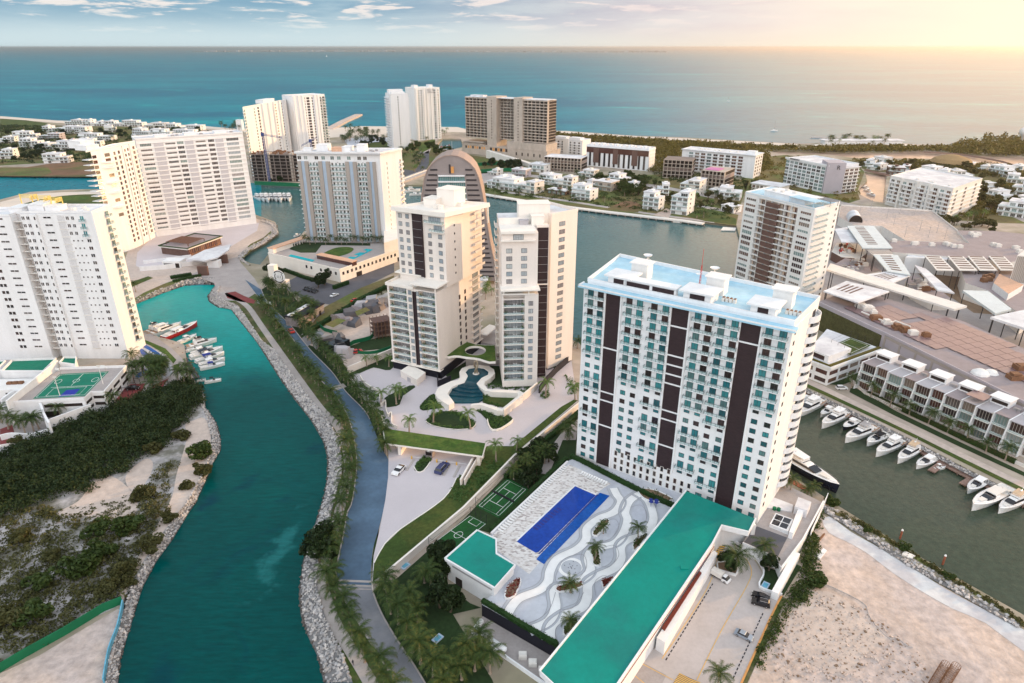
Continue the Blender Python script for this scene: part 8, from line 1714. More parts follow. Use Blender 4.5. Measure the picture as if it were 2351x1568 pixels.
mass('garden_shrubs','street planting between the mid-rise blocks and the lettered hotel',[(1490,400),(1520,412),(1600,425),(1720,440),(1800,432),(1790,424),(1730,412),(1660,404),(1560,396)],200,26,3.,.7,'leafm',27,hh=2.6)
mass('garden_shrubs','olive planting round the lettered hotel',[(1720,440),(1755,365),(1800,358),(1950,370),(1985,398),(1960,430),(1975,462),(1930,470),(1900,460),(1800,450)],150,30,4.,.8,'forest',28,hh=3.5)
mass('scrub','olive scrub scattered over grey soil on the left peninsula',[(-40,1190),(100,1165),(150,1185),(230,1195),(300,1185),(340,1120),(380,1060),(400,1050),(395,1140),(350,1220),(310,1290),(280,1370),(200,1410),(90,1480),(0,1530),(-40,1540)],270,70,2.5,.34,'scrub',6,hh=1.9)
mass('low_scrub','low grey-green ground growth on the left peninsula',[(-40,1190),(150,1170),(330,1130),(385,1060),(390,1150),(300,1320),(270,1385),(0,1530),(-40,1540)],1000,14,.9,.26,'scrub',7,hh=.5)
mass('coastal_forest','olive coastal woods stretching along the far right shore',[(1085,306),(1300,310),(1450,321),(1690,334),(1830,342),(1990,337),(2110,341),(2210,336),(2351,327),(2600,322),(2600,360),(2351,360),(2230,354),(2120,348),(1900,350),(1755,345),(1640,338),(1500,335),(1300,319),(1090,313)],1900,26,8.,1.5,'forest',8,hh=6.,cat='forest')
mass('coastal_forest','golden-green woods rising behind the warm lagoon at the right edge',[(2200,333),(2260,322),(2351,320),(2700,316),(2700,358),(2351,358),(2250,352),(2190,345)],500,30,9.,1.6,'forest',9,hh=13.,cat='forest')
mass('coastal_forest','olive trees behind the wood-fronted hotel',[(1492,372),(1500,342),(1560,345),(1562,380),(1520,400),(1492,395)],160,40,7.,1.1,'forest',10,hh=7.,cat='forest')
mass('coastal_forest','golden scrub between the warm lagoon and the far right villas',[(1960,370),(2060,371),(2170,372),(2351,386),(2600,396),(2600,430),(2351,410),(2240,402),(2100,392),(1980,380)],560,28,7.,1.2,'forest',11,hh=5.,cat='forest')
mass('scrub_field','rough green growth on the plots at the right edge',[(2235,425),(2351,425),(2351,440),(2280,460),(2300,490),(2250,505),(2190,500),(2240,470)],240,30,4.,.8,'forest',12,hh=3.)
mass('beach_scrub','dune scrub along the upper left shore',[(0,288),(110,290),(150,296),(100,305),(0,304)],160,24,6.,1.1,'mang',13,hh=3.)
mass('garden_shrubs','dark green garden planting across the villa quarter',[(1110,445),(1300,462),(1480,486),(1560,492),(1680,505),(1690,470),(1560,455),(1420,425),(1240,412),(1110,420)],420,26,3.,.6,'leafm',14,hh=1.8)
mass('garden_shrubs','garden planting between the upper left villas',[(0,296),(480,312),(500,318),(260,345),(200,372),(0,376)],560,22,4.5,.9,'mang',15,hh=3.)
for i,(pts,n,lab)in enumerate(((Zc([(0,1360),(60,1270),(230,1200),(450,1215),(650,1300),(745,1400),(700,1440),(600,1330),(430,1250),(230,1240),(90,1290),(40,1370),(230,1430),(480,1450),(650,1430),(700,1460),(480,1480),(230,1455),(60,1410)]),130,'shrub border of the oval island bed'),(Zc([(690,1130),(860,1120),(1100,1195),(1220,1260),(1310,1310),(1280,1385),(1140,1480),(1020,1500),(960,1440),(940,1350),(850,1240)]),150,'shrubs of the wavy bed right of the oval island'),(Zc([(-90,1130),(20,1010),(110,940),(180,1030),(320,1110),(60,1165),(-60,1180)]),90,'shrubs of the bed left of the stepped pond'),(Zc([(930,800),(1160,810),(1500,830),(1680,860),(1500,1000),(1480,910),(1200,865),(940,855)]),110,'shrubs along the front of the sunlit tower'),(Zc([(1500,990),(1470,1050),(1190,1270),(1120,1230),(1300,1120),(1440,1000)]),70,'shrubs inside the cream retaining wall'),(Zc([(870,960),(960,940),(900,1040),(1160,1140),(1120,1150),(860,1070)]),50,'shrubs in the lawn triangle right of the pond'),([(1040,1120),(1058,1092),(1100,1060),(1150,1058),(1160,1065),(1062,1160),(1045,1150),(1030,1145)],150,'thick shrubs on the slope beside the ramp wall'),(Z4(600,800,[(930,375),(1000,400),(1130,500),(1110,560),(1170,650),(1230,760),(1190,780),(1100,640),(1000,480)]),110,'shrub strip inside the cream avenue wall'),(Z4(600,800,[(1455,1150),(1560,1045),(1615,1045),(1595,1110),(1540,1185),(1480,1195)]),40,'shrubs on the lozenge bed at the entrance gate'),(Zc([(1700,960),(1860,870),(1875,1000),(1800,1030)]),30,'yellow-green shrubs round the golden palm'),(Zc([(2110,640),(2330,780),(2320,930),(2200,960)]),45,'yellow-green shrubs behind the white wedge wall'))):
 mass('shrub_bed',lab,pts,n,22,.75,.22,'leafg',30+i,hh=1.1)
mass('wall_growth','green creepers and bushes between the car park wall and the sandy lot',[(1868,1165),(1885,1178),(1872,1240),(1880,1300),(1865,1340),(1845,1385),(1810,1395),(1790,1450),(1745,1540),(1735,1500),(1780,1420),(1815,1370),(1845,1300),(1850,1250)],210,30,1.5,.30,'leafm',50,hh=1.5)
mass('bank_scrub','tufted growth on the marina bank of the sandy lot',Z4(1800,1200,[(590,5),(900,150),(1300,400),(1700,640),(2100,880),(2351,1060),(2351,1000),(2100,840),(1700,600),(1300,360),(900,110),(650,0)]),120,24,.9,.25,'leafo',51,hh=.8)
mass('verge_scrub','flowering ground cover on the dry strip behind the crystal house',[(735,745),(760,718),(860,672),(905,640),(905,660),(840,700),(780,735),(745,752)],140,16,1.,.3,'leafo',52,hh=.7)
def hedge(pts,w,h,label,z=LZ,sm=0,m='hedge',dens=26):
 P=[Vector(p)for p in W(smooth(pts,sm)if sm else pts,z)];L=sum((P[k+1]-P[k]).length for k in range(len(P)-1));r=empty('hedge',P[0],label,'hedge');b=MB();b.wallline([tuple(p.xy)for p in P],w*.82,z,z+h*.92);b.build('core',[M['hedge']],r)
 n=int(L*(w+2*h)*dens*.6);rs=np.random.RandomState(int(abs(P[0].x)*10)%9999);Q=resample(P,200);Q=np.array([tuple(q)for q in Q]);i=rs.randint(0,199,n);f=rs.rand(n,1);base=Q[i]*(1-f)+Q[i+1]*f;d=Q[i+1]-Q[i];d/=np.linalg.norm(d,axis=1)[:,None]+1e-9;nn=np.stack([-d[:,1],d[:,0],d[:,2]*0],1);s=rs.rand(n)*(w+2*h);off=np.where(s<h,-w/2,np.where(s>h+w,w/2,s-h-w/2));zz=np.where(s<h,s,np.where(s>h+w,w+2*h-s,h));pts3=base+nn*off[:,None]+np.stack([0*zz,0*zz,zz],1)+rs.randn(n,3)*.08;c=MB();c.addnp(leaves(pts3,rs,.16),4);c.build('foliage',[M[m]],r);return r
hedge([(1300,1056),(1128,1222)],1.6,1.6,'tall clipped hedge along the outer edge of the mosaic terrace',LZ+2.5);hedge([(1310,1050),(1330,1058),(1405,1097),(1440,1115),(1490,1140),(1560,1170)],1.5,1.4,'clipped hedge along the foot of the striped slab',DZ);hedge([(1108,1382),(1190,1432),(1280,1484)],1.3,1.2,'clipped hedge on top of the black terrace face',DZ);hedge([(1330,950),(1215,1045),(1160,1100)],1.6,1.8,'dark hedge along the outside of the long cream wall')
hedge([(133,1004),(175,990),(212,962)],3.2,2.4,'clipped dark hedge under the sloping white front wall');hedge([(700,770),(760,735),(830,690),(900,655)],2.4,2.2,'long green hedge beside the dry strip behind the crystal house');hedge([(815,634),(855,618),(900,597)],2.2,2.4,'clipped hedge below the podium windows, long right section');hedge([(766,664),(800,652)],2.2,2.4,'short clipped hedge at the podium corner');hedge([(652,622),(700,640),(745,652)],2.,2.,'hedge along the left podium wall');hedge([(392,640),(440,632)],3.2,1.8,'dense hedge on the sand beside the cove, upper one');hedge([(398,648),(450,636),(462,634)],2.6,1.5,'dense hedge on the sand beside the cove, lower one');hedge([(1990,905),(2060,938),(2140,975),(2230,1018),(2330,1064)],2.,1.5,'hedge in front of the townhouse garden wall',m='leafo')
def planter(pts,lab,red=False):
 P=W(smooth(pts,3,True),DZ);r=empty('planter',P[0],lab,'planter');b=MB();b.wallline([tuple(p.xy)for p in P+[P[0]]],.35,DZ,DZ+.5);b.build('curb',[M['mark']],r);b=MB();b.cap([(p.x,p.y,DZ+.3)for p in P]);b.build('soil',[M['soil']],r)
 c,rs=inpoly(P,130,int(abs(P[0].x)));b=MB();b.addnp(leaves(np.stack([c[:,0],c[:,1],DZ+.4+.7*rs.rand(130)],1),rs,.3),4);b.build('shrubs',[M['redleaf' if red else 'leafm']],r)
Zd=lambda L:Z4(1200,1200,L)
planter(Zd([(740,215),(755,170),(830,90),(885,80),(880,120),(800,200),(780,225)]),'leaf-shaped planter near the overflow pool');planter(Zd([(725,370),(730,330),(790,330),(800,390),(810,490),(750,490),(740,430)]),'upright planter in the middle of the pool terrace');planter(Zd([(420,690),(620,655),(630,700),(430,740)]),'long planter with red plants before the splash fountain',True);planter(Zd([(1115,290),(1190,230),(1240,225),(1130,360)]),'planter wedged against the teal roof, upper one');planter(Zd([(825,630),(870,630),(930,610),(850,700),(830,670)]),'planter wedged against the teal roof, middle one',True);planter(Zd([(470,1100),(520,1010),(600,1000),(500,1140)]),'planter wedged against the teal roof, lowest one');planter([(1160,1375),(1165,1350),(1190,1330),(1195,1340),(1180,1370)],'planter bed behind the clubhouse',True);planter(Z4(1200,800,[(1160,1370),(1300,1370),(1480,1460),(1300,1475),(1200,1440)]),'large dark planter at the foot of the striped slab')
BU=[(467,1060,2.2,'tall bush by the rocks at the bend of the left bank'),(465,1095,1.6,'bush just below the tall bank bush'),(432,1125,1.2,'thin bush on the sandy track'),(388,1200,1.3,'bush at the rocks near the middle of the left bank'),(350,1270,1.6,'spiky bush by the rocks on the lower left bank'),(285,1330,1.7,'round bush above the green hoarding'),(300,1345,1.1,'small bush between hoarding and rocks'),(252,1365,1.3,'olive bush near the hoarding corner'),(195,1330,2.3,'large dark bush in the lower scrub'),(300,1230,2.2,'wide olive bush in the middle of the scrub'),(230,1240,2.0,'dense bush left of the wide olive one'),(240,1285,2.0,'bush above the hoarding in the lower scrub'),(100,1360,2.0,'bush at the left of the lower scrub'),(60,1250,1.6,'bush at the left edge of the scrub'),(90,1430,2.0,'bush close to the green hoarding on the left'),(30,1440,1.8,'bush in the lower left corner above the hoarding'),(130,1290,1.3,'small bush on the grey soil'),(420,1015,1.6,'bush at the upper end of the sandy track'),(355,1045,1.6,'bush at the lower edge of the mangrove'),(330,1150,1.8,'bush beside the bright sand patch'),(45,1028,1.3,'round palm-like bush beside the pale kerb wall')]
for u,v,s,lab in BU:tree(G(u,v,LZ-.9*s),lab,None,s*.72,'leafo' if s<2 else 'leafm','bush',.75)
for u,v,s,lab in((1875,1350,1.3,'round bush against the thick white wall by the lot'),(1990,1225,.7,'small bush on the rocks of the marina bank'),(2075,1268,.9,'bush beside the concrete pad on the marina bank'),(2175,1332,.8,'bush far along the marina bank'),(1905,1165,1.1,'bush at the water end of the slatted screen')):tree(G(u,v,LZ-.8*s),lab,None,s*.75,'leafm','bush',.75)
plant(PSPEC,'coconut_palm','palm trees','distant palms scattered through the far villa quarters and shores');plant(TSPEC,'broadleaf_tree','trees','distant trees of the far villa quarters')
# boats
def boat_meshes(L,B,style,hull='gel',canvas='gel'):
 """parts of a motor boat pointing to +x, waterline z=0"""
 P={};n=12;H=.085*L+.45;b=MB();rings=[]
 for i in range(n+1):
  t=i/n;x=-L/2+L*t;w=B/2*(.86+.14*min(t*3,1)if t<.5 else math.cos((t-.5)/.5*math.pi/2)**.62);sh=H*(1+.35*t*t);k=.8-.35*t
  rings.append([(x-(.0 if t<.95 else .0),-w,sh),(x-.02*L*t,-w*k,.05),(x-.03*L*t,0,-.35+.3*t),(x-.02*L*t,w*k,.05),(x,w,sh)])
 for i in range(n):
  for j in range(4):b.quad(rings[i][j],rings[i+1][j],rings[i+1][j+1],rings[i][j+1])
 b.quad(rings[0][0],rings[0][1],rings[0][3],rings[0][4]);P['hull']=(b,hull)
 d=MB();c0=int(n*.34)
 for i in range(c0,n):a,e=rings[i],rings[i+1];d.quad(a[0],e[0],(e[0][0],0,e[0][2]+.12),(a[0][0],0,a[0][2]+.12));d.quad((a[0][0],0,a[0][2]+.12),(e[0][0],0,e[0][2]+.12),e[4],a[4])
 P['foredeck']=(d,'gel');k=MB()
 for i in range(0,c0):a,e=rings[i],rings[i+1];k.quad((a[0][0],-abs(a[0][1])*.84,a[0][2]-.35),(e[0][0],-abs(e[0][1])*.84,e[0][2]-.35),(e[0][0],abs(e[0][1])*.84,e[0][2]-.35),(a[0][0],abs(a[0][1])*.84,a[0][2]-.35));k.quad(a[0],e[0],(e[0][0],-abs(e[0][1])*.84,e[0][2]-.35),(a[0][0],-abs(a[0][1])*.84,a[0][2]-.35));k.quad(a[4],e[4],(e[0][0],abs(e[0][1])*.84,e[0][2]-.35),(a[0][0],abs(a[0][1])*.84,a[0][2]-.35))
 P['cockpit']=(k,'teak' if style in('fly','yacht')else 'offwhite')
 z0=H*1.08
 def house(x0,x1,w,z0,z1,rk,rk2=.2):
  q=MB();wt=w*.82;q.hexa([(x0,-w,z0),(x1,-w*.75,z0),(x1,w*.75,z0),(x0,w,z0),(x0+rk2,-wt,z1),(x1-rk,-wt*.8,z1),(x1-rk,wt*.8,z1),(x0+rk2,wt,z1)]);return q
 sm=MB();sm.box(-L*.40,-L*.34,-B*.34,B*.34,H-.3,H+.15);sm.box(-L*.52,-L*.48,-B*.38,B*.38,.25,.42);P['stern_seat']=(sm,'offwhite')
 if style=='open':
  w=MB();w.hexa([(L*.06,-B*.34,z0),(L*.16,-B*.26,z0),(L*.16,B*.26,z0),(L*.06,B*.34,z0),(L*.02,-B*.32,z0+.6),(L*.06,-B*.22,z0+.65),(L*.06,B*.22,z0+.65),(L*.02,B*.32,z0+.6)]);P['windscreen']=(w,'tint')
  c=MB();c.box(-L*.06,L*.03,-B*.3,B*.3,H-.3,H+.35);P['console']=(c,'gel')
  t=MB();t.box(-L*.18,L*.04,-B*.32,B*.32,z0+1.45,z0+1.56)
  for sx in(-L*.16,L*.02):
   for sy in(-B*.3,B*.3):t.box(sx-.03,sx+.03,sy-.03,sy+.03,H-.2,z0+1.45)
  P['canopy']=(t,canvas)
 elif style=='sport':
  P['cabin']=(house(-L*.10,L*.24,B*.34,z0-.1,z0+.75,L*.14),'gel');w=MB();w.hexa([(L*.05,-B*.325,z0+.2),(L*.245,-B*.24,z0+.15),(L*.245,B*.24,z0+.15),(L*.05,B*.325,z0+.2),(L*.02,-B*.30,z0+.80),(L*.10,-B*.23,z0+.80),(L*.10,B*.23,z0+.80),(L*.02,B*.30,z0+.80)]);P['windscreen']=(w,'tint')
  t=MB();t.hexa([(-L*.24,-B*.33,z0+1.3),(L*.04,-B*.29,z0+1.2),(L*.04,B*.29,z0+1.2),(-L*.24,B*.33,z0+1.3),(-L*.23,-B*.3,z0+1.45),(L*.03,-B*.27,z0+1.4),(L*.03,B*.27,z0+1.4),(-L*.23,B*.3,z0+1.45)])
  for sx in(-L*.2,):
   for sy in(-B*.31,B*.31):t.box(sx-.1,sx+.25,sy-.05,sy+.05,H,z0+1.3)
  P['canopy']=(t,canvas);f=MB();f.hexa([(L*.20,-B*.18,H*1.3),(L*.34,-B*.10,H*1.36),(L*.34,B*.10,H*1.36),(L*.20,B*.18,H*1.3),(L*.2,-B*.17,H*1.3+.2),(L*.33,-B*.09,H*1.36+.17),(L*.33,B*.09,H*1.36+.17),(L*.2,B*.17,H*1.3+.2)]);P['sun_pad']=(f,'offwhite')
 else:
  P['cabin']=(house(-L*.26,L*.24,B*.40,z0-.1,z0+1.5,L*.16),'gel');w=MB();w.hexa([(-L*.16,-B*.412,z0+.5),(L*.20,-B*.31,z0+.5),(L*.20,B*.31,z0+.5),(-L*.16,B*.412,z0+.5),(-L*.16,-B*.375,z0+1.15),(L*.13,-B*.285,z0+1.15),(L*.13,B*.285,z0+1.15),(-L*.16,B*.375,z0+1.15)]);P['window_band']=(w,'tint')
  fw=MB();fw.hexa([(L*.02,-B*.30,z0+.72),(L*.215,-B*.25,z0+.62),(L*.215,B*.25,z0+.62),(L*.02,B*.30,z0+.72),(L*.02,-B*.26,z0+1.54),(L*.12,-B*.24,z0+1.2),(L*.12,B*.24,z0+1.2),(L*.02,B*.26,z0+1.54)]);P['windscreen']=(fw,'tint')
  fb=MB();fb.box(-L*.24,L*.02,-B*.33,B*.33,z0+1.5,z0+1.62);fb.box(-L*.02,L*.02,-B*.3,B*.3,z0+1.62,z0+2.1);fb.box(-L*.24,L*.02,-B*.33,-B*.30,z0+1.62,z0+2.0);fb.box(-L*.24,L*.02,B*.30,B*.33,z0+1.62,z0+2.0);P['flybridge']=(fb,'gel')
  t=MB();t.hexa([(-L*.20,-B*.33,z0+3.0),(L*.03,-B*.27,z0+2.9),(L*.03,B*.27,z0+2.9),(-L*.20,B*.33,z0+3.0),(-L*.19,-B*.3,z0+3.18),(L*.02,-B*.25,z0+3.1),(L*.02,B*.25,z0+3.1),(-L*.19,B*.3,z0+3.18)])
  for sx in(-L*.17,L*.0):
   for sy in(-B*.28,B*.28):t.box(sx-.06,sx+.06,sy-.05,sy+.05,z0+1.9,z0+3.0)
  P['hardtop']=(t,canvas);m=MB();m.tube([(-L*.16,0,z0+3.1),(-L*.19,0,z0+4.6)],.06,4);m.lathe([(.0,.5),(.35,.3),(.35,0)],(-L*.13,0,z0+3.2),8);P['radar_mast']=(m,'gel')
  f=MB();f.hexa([(L*.24,-B*.20,H*1.3),(L*.36,-B*.12,H*1.38),(L*.36,B*.12,H*1.38),(L*.24,B*.20,H*1.3),(L*.24,-B*.18,H*1.3+.2),(L*.35,-B*.1,H*1.38+.18),(L*.35,B*.1,H*1.38+.18),(L*.24,B*.18,H*1.3+.2)]);P['sun_pad']=(f,'offwhite')
 r=MB();pts=[(rings[i][0][0]*.985,rings[i][0][1]*.93,rings[i][0][2]+.55)for i in range(6,n+1)]+[(rings[i][4][0]*.985,rings[i][4][1]*.93,rings[i][4][2]+.55)for i in range(n-1,5,-1)];r.tube(pts,.035,4)
 for p in pts[::2]:r.tube([(p[0],p[1],p[2]-.55),p],.03,4)
 P['bow_rail']=(r,'metal');return P
BM={}
def boat(lab,stern,bow,style='sport',hull='gel',canvas='gel',name='motor_boat',cat='motor boat',B=None,group=None):
 a,c=G(stern[0],stern[1],0),G(bow[0],bow[1],.9);c.z=0;L=(c-a).length;B=B or(.30*L if L<16 else .25*L);key=(round(L),style,hull,canvas);L=max(round(L),4)
 if key not in BM:BM[key]={k:v[0].mesh(k,M[v[1]])for k,v in boat_meshes(L,min(B,6.5),style,hull,canvas).items()}
 mid=(a+c)/2;r=empty(name,(mid.x,mid.y,.05),lab,cat,group,math.atan2(c.y-a.y,c.x-a.x))
 for k,me in BM[key].items():o=bpy.data.objects.new(k,me);COL.objects.link(o);o.parent=r
 return r
Zb=lambda L:[(313.5+x/8.89,725+y/8.89)for x,y in L]
def zb(x0,y0,x1,y1):return Zb([(x0,y0),(x1,y1)])
for lab,co,st,hu,ca in(('white flybridge boat with black bimini, farthest in the cove berth',(180,390,660,180),'fly','gel','canvasblack'),('white flybridge boat beside the red-hulled yacht',(260,450,915,185),'fly','gel','gel'),('large white yacht with a red hull in the cove',(560,505,1245,180),'sport','gelred','gel'),('white open boat with three black outboards just below the red-hulled yacht',(870,580,1220,400),'open','gel','gel'),('white fishing boat with black top and a yellow stripe',(1030,680,1640,500),'fly','gel','canvasblack'),('small white boat with teak stern deck',(1020,750,1330,630),'open','gel','gel'),('pale cruiser with a white arch in the middle of the cove row',(1120,810,1560,640),'sport','gel','gel'),('pale sport boat with dark blue seats, long pointed bow',(1110,890,1760,675),'sport','gel','gelnavy'),('sport boat with bright blue canvas cover',(1220,970,1790,770),'sport','gel','canvasblue'),('pale sport boat right below the bright blue covered one',(1280,1040,1810,880),'sport','gel','gel'),('open white boat with navy canopy, lowest of the cove row',(1310,1110,1805,975),'open','gel','canvasblue'),('small white runabout alone off the end of the cove dock',(1395,1385,1735,1300),'open','gel','canvasblack'),('tiny navy-covered boat beside the lone runabout',(1250,1350,1400,1295),'open','gel','gelnavy')):
 p=zb(*co);boat(lab,p[0],p[1],st,hu,ca)
ZM=lambda x,y:(1763.25+x/4,783.7+y/4)
for lab,a,c,st,hu,ca in(('small white boat half hidden by the striped slab, first in the marina row',(360,520),(240,600),'sport','gel','gel'),('white flybridge cruiser with black foredeck window, second in the marina row',(500,560),(255,690),'fly','gel','gel'),('small open white boat between the two leading cruisers',(600,625),(482,685),'open','gel','gel'),('white sport fisher with long bow, fourth in the marina row',(730,670),(490,790),'fly','gel','gel'),('small black and white boat with a white top',(830,740),(690,805),'open','gelnavy','gel'),('two-deck white yacht with a grey sun roof, largest in the marina row',(985,810),(705,920),'fly','gel','metal'),('grey-canopied sport boat right of the two-deck yacht',(1090,870),(905,950),'sport','gel','canvasblack'),('white flybridge cruiser moored sixth from the finger pier',(1245,930),(985,1050),'fly','gel','gel'),('white cruiser with a tan canvas top',(1395,985),(1190,1110),'fly','gel','canvastan'),('small black-decked white boat left of the short finger pier',(1540,1080),(1358,1160),'sport','gel','gel'),('white inflatable dinghy right of the short finger pier',(1515,1185),(1625,1155),'open','gel','gel'),('white-topped black and white boat beside the wide finger pier',(2000,1280),(1830,1385),'sport','gel','gel'),('large cream sport cruiser with dark windscreen near the right edge',(2195,1380),(1865,1545),'sport','gel','offwhite'),('white-blue flybridge boat under a tan awning at the right edge',(2380,1440),(2110,1570),'fly','gel','canvastan')):
 boat(lab,ZM(*a),ZM(*c),st,hu,ca)
boat('large black-hulled white yacht beside the striped slab',ZM(20,1010),ZM(640,1385),'yacht','gelnavy','gel','motor_yacht','yacht')
FB=['leftmost','second from left','third from left','fourth from left','fifth from left','sixth from left','seventh from left','eighth from left']
for k in range(8):boat(FB[k]+' white yacht packed at the far marina under the dark frame',(586+k*11,452-k*.2+2),(598+k*9.5,460+(k%3)*2),'fly','gel','gel')
for k,(a,c)in enumerate((((676,545),(690,538)),((1120,560),(1132,575)),((1128,585),(1140,592)),((618,596),(624,588)),((928,442),(965,437)),((940,449),(972,446)),((1985,437),(2000,440)),((1992,446),(2010,450)),((1980,430),(1995,432)),((300,316),(322,318)),((85,350),(105,352)))):
 boat(['white boat behind the pool podium arcade','white boat seen between the cream towers, upper one','white boat seen between the cream towers, lower one','small boat under the podium wall','white yacht by the low road bridge','second white boat by the low road bridge, nearer one','brown-decked boat in the small basin','lower boat in the small basin','upper boat in the small basin','dark-hulled yacht behind the arcaded white house','dark yacht moored behind the upper left villas'][k],a,c,'fly' if k in(4,9,10)else 'sport','gelnavy' if k>8 else 'gel')
for u,v,lab,s in((1777,301,'white catamaran with bare mast off the right beach',1.0),(749,131,'tiny white sail far out at sea',2.2),(1672,233,'speck of a white boat on the open sea',.7)):
 p=G(u,v,0);r=empty('sailing_boat',p,lab,'sailing boat');b=MB();L=12*s;b.hexa([(p.x-L/2,p.y-2,0),(p.x+L/2,p.y-.6,0),(p.x+L/2,p.y+.6,0),(p.x-L/2,p.y+2,0),(p.x-L/2,p.y-2.4,1.6),(p.x+L*.58,p.y-.5,2),(p.x+L*.58,p.y+.5,2),(p.x-L/2,p.y+2.4,1.6)]);b.box(p.x-L*.2,p.x+L*.15,p.y-1.4,p.y+1.4,1.6,2.8);b.build('hull',[M['gel']],r);b=MB();b.tube([(p.x,p.y,1.6),(p.x,p.y,18*s)],.22,5);b.build('mast',[M['metal']],r)
 if s>2:b=MB();b.hexa([(p.x+.3,p.y-.05,4),(p.x+9*s,p.y-.05,4),(p.x+9*s,p.y+.05,4),(p.x+.3,p.y+.05,4),(p.x+.3,p.y-.05,17*s),(p.x+.8,p.y-.05,17*s),(p.x+.8,p.y+.05,17*s),(p.x+.3,p.y+.05,17*s)]);b.build('sail',[M['fabric']],r)
q=empty('cove_dock',G(340,770,.8),'dark timber dock curving along the cove moorings','dock');P=[Vector(p)for p in smooth([tuple(p)for p in W([(318,766),(345,775),(375,786),(400,803),(420,828),(436,850),(446,868)],.8)],4)];b=MB();b.wallline([tuple(p.xy)+(0,)for p in P],4.2,.5,.9);b.build('deck',[M['woodd']],q)
for p in P[::2]:b=MB();b.tube([(p.x+2.2,p.y,-.5),(p.x+2.2,p.y,2.4)],.22,6);b.build('pile',[M['wood']],q)
for u,v,lab in((2066,1237,'wooden mooring pile in the marina, nearer the striped slab'),(2164,1296,'wooden mooring pile farther right in the marina')):p=G(u,v,0);r=empty('mooring_pile',p,lab,'mooring pile');b=MB();b.tube([(p.x,p.y,-1),(p.x,p.y,3.2)],.3,8);b.build('post',[M['redwood']],r);b=MB();b.lathe([(.34,3.2),(.34,3.4),(0,3.9)],p,8);b.build('cap',[M['mark']],r)
# cars
def car_meshes(kind,paint):
 L,Wd,H={'sedan':(4.7,1.85,1.42),'sport':(4.5,1.9,1.25),'suv':(4.85,1.95,1.75),'truck':(5.6,2.0,2.1)}[kind];P={};w=Wd/2
 prof={'sedan':([(-L/2,.45),(-L/2+.05,.85),(-1.55,.95),(.95,.92),(L/2-.25,.78),(L/2,.5)],[(-1.6,.94),(-1.0,H),(.35,H),(1.15,.92)]),'sport':([(-L/2,.4),(-L/2+.1,.82),(-1.6,.88),(.9,.80),(L/2-.3,.66),(L/2,.42)],[(-1.9,.86),(-.8,H),(.2,H),(1.05,.8)]),'suv':([(-L/2,.5),(-L/2+.05,1.0),(-2.2,1.08),(1.0,1.08),(L/2-.15,.98),(L/2,.55)],[(-2.3,1.05),(-1.95,H),(.45,H),(1.15,1.06)]),'truck':([(.75,.5),(.75,1.1),(1.2,1.15),(2.3,1.1),(2.78,1.0),(2.8,.5)],[(.8,1.12),(.85,H-.1),(1.8,H-.1),(2.45,1.1)])}[kind]
 def lof(pr,w0,w1,zb,nar=None):
  b=MB();top=[(x,z)for x,z in pr];n=len(top)
  for sg in(-1,1):
   pts=[(x,sg*w0,z)for x,z in top];b.v+=pts+[(top[-1][0],sg*w0,zb),(top[0][0],sg*w0,zb)]
  m=n+2;b.f+=[tuple(range(m)),tuple(range(2*m-1,m-1,-1))]+[(k,k+m,(k+1)%m+m,(k+1)%m)for k in range(m)];b.m=[0]*len(b.f);return b
 P['body']=(lof(prof[0],w,w,.28),paint);cb=MB();(x0,z0),(x1,z1),(x2,z2),(x3,z3)=prof[1];wi=w*.92;wt=w*.76
 cb.hexa([(x0,-wi,z0),(x3,-wi,z3),(x3,wi,z3),(x0,wi,z0),(x1,-wt,z1-.06),(x2,-wt,z2-.06),(x2,wt,z2-.06),(x1,wt,z1-.06)]);P['cabin_glass']=(cb,'tint');rf=MB();rf.hexa([(x1-.05,-wt-.02,z1-.07),(x2+.05,-wt-.02,z2-.07),(x2+.05,wt+.02,z2-.07),(x1-.05,wt+.02,z1-.07),(x1+.05,-wt+.06,z1),(x2-.05,-wt+.06,z2),(x2-.05,wt-.06,z2),(x1+.05,wt-.06,z1)]);P['roof']=(rf,paint)
 if kind=='truck':bx=MB();bx.box(-2.8,.65,-w,w,.75,2.15);P['cargo_box']=(bx,'offwhite');ch=MB();ch.box(-2.7,2.2,-.5,.5,.4,.75);P['chassis']=(ch,'darkmetal')
 if kind=='suv':rr=MB();rr.box(-1.7,.3,-wt+.02,-wt+.1,H,H+.07);rr.box(-1.7,.3,wt-.1,wt-.02,H,H+.07);P['roof_rails']=(rr,'metal')
 return P,L,w
CM={}
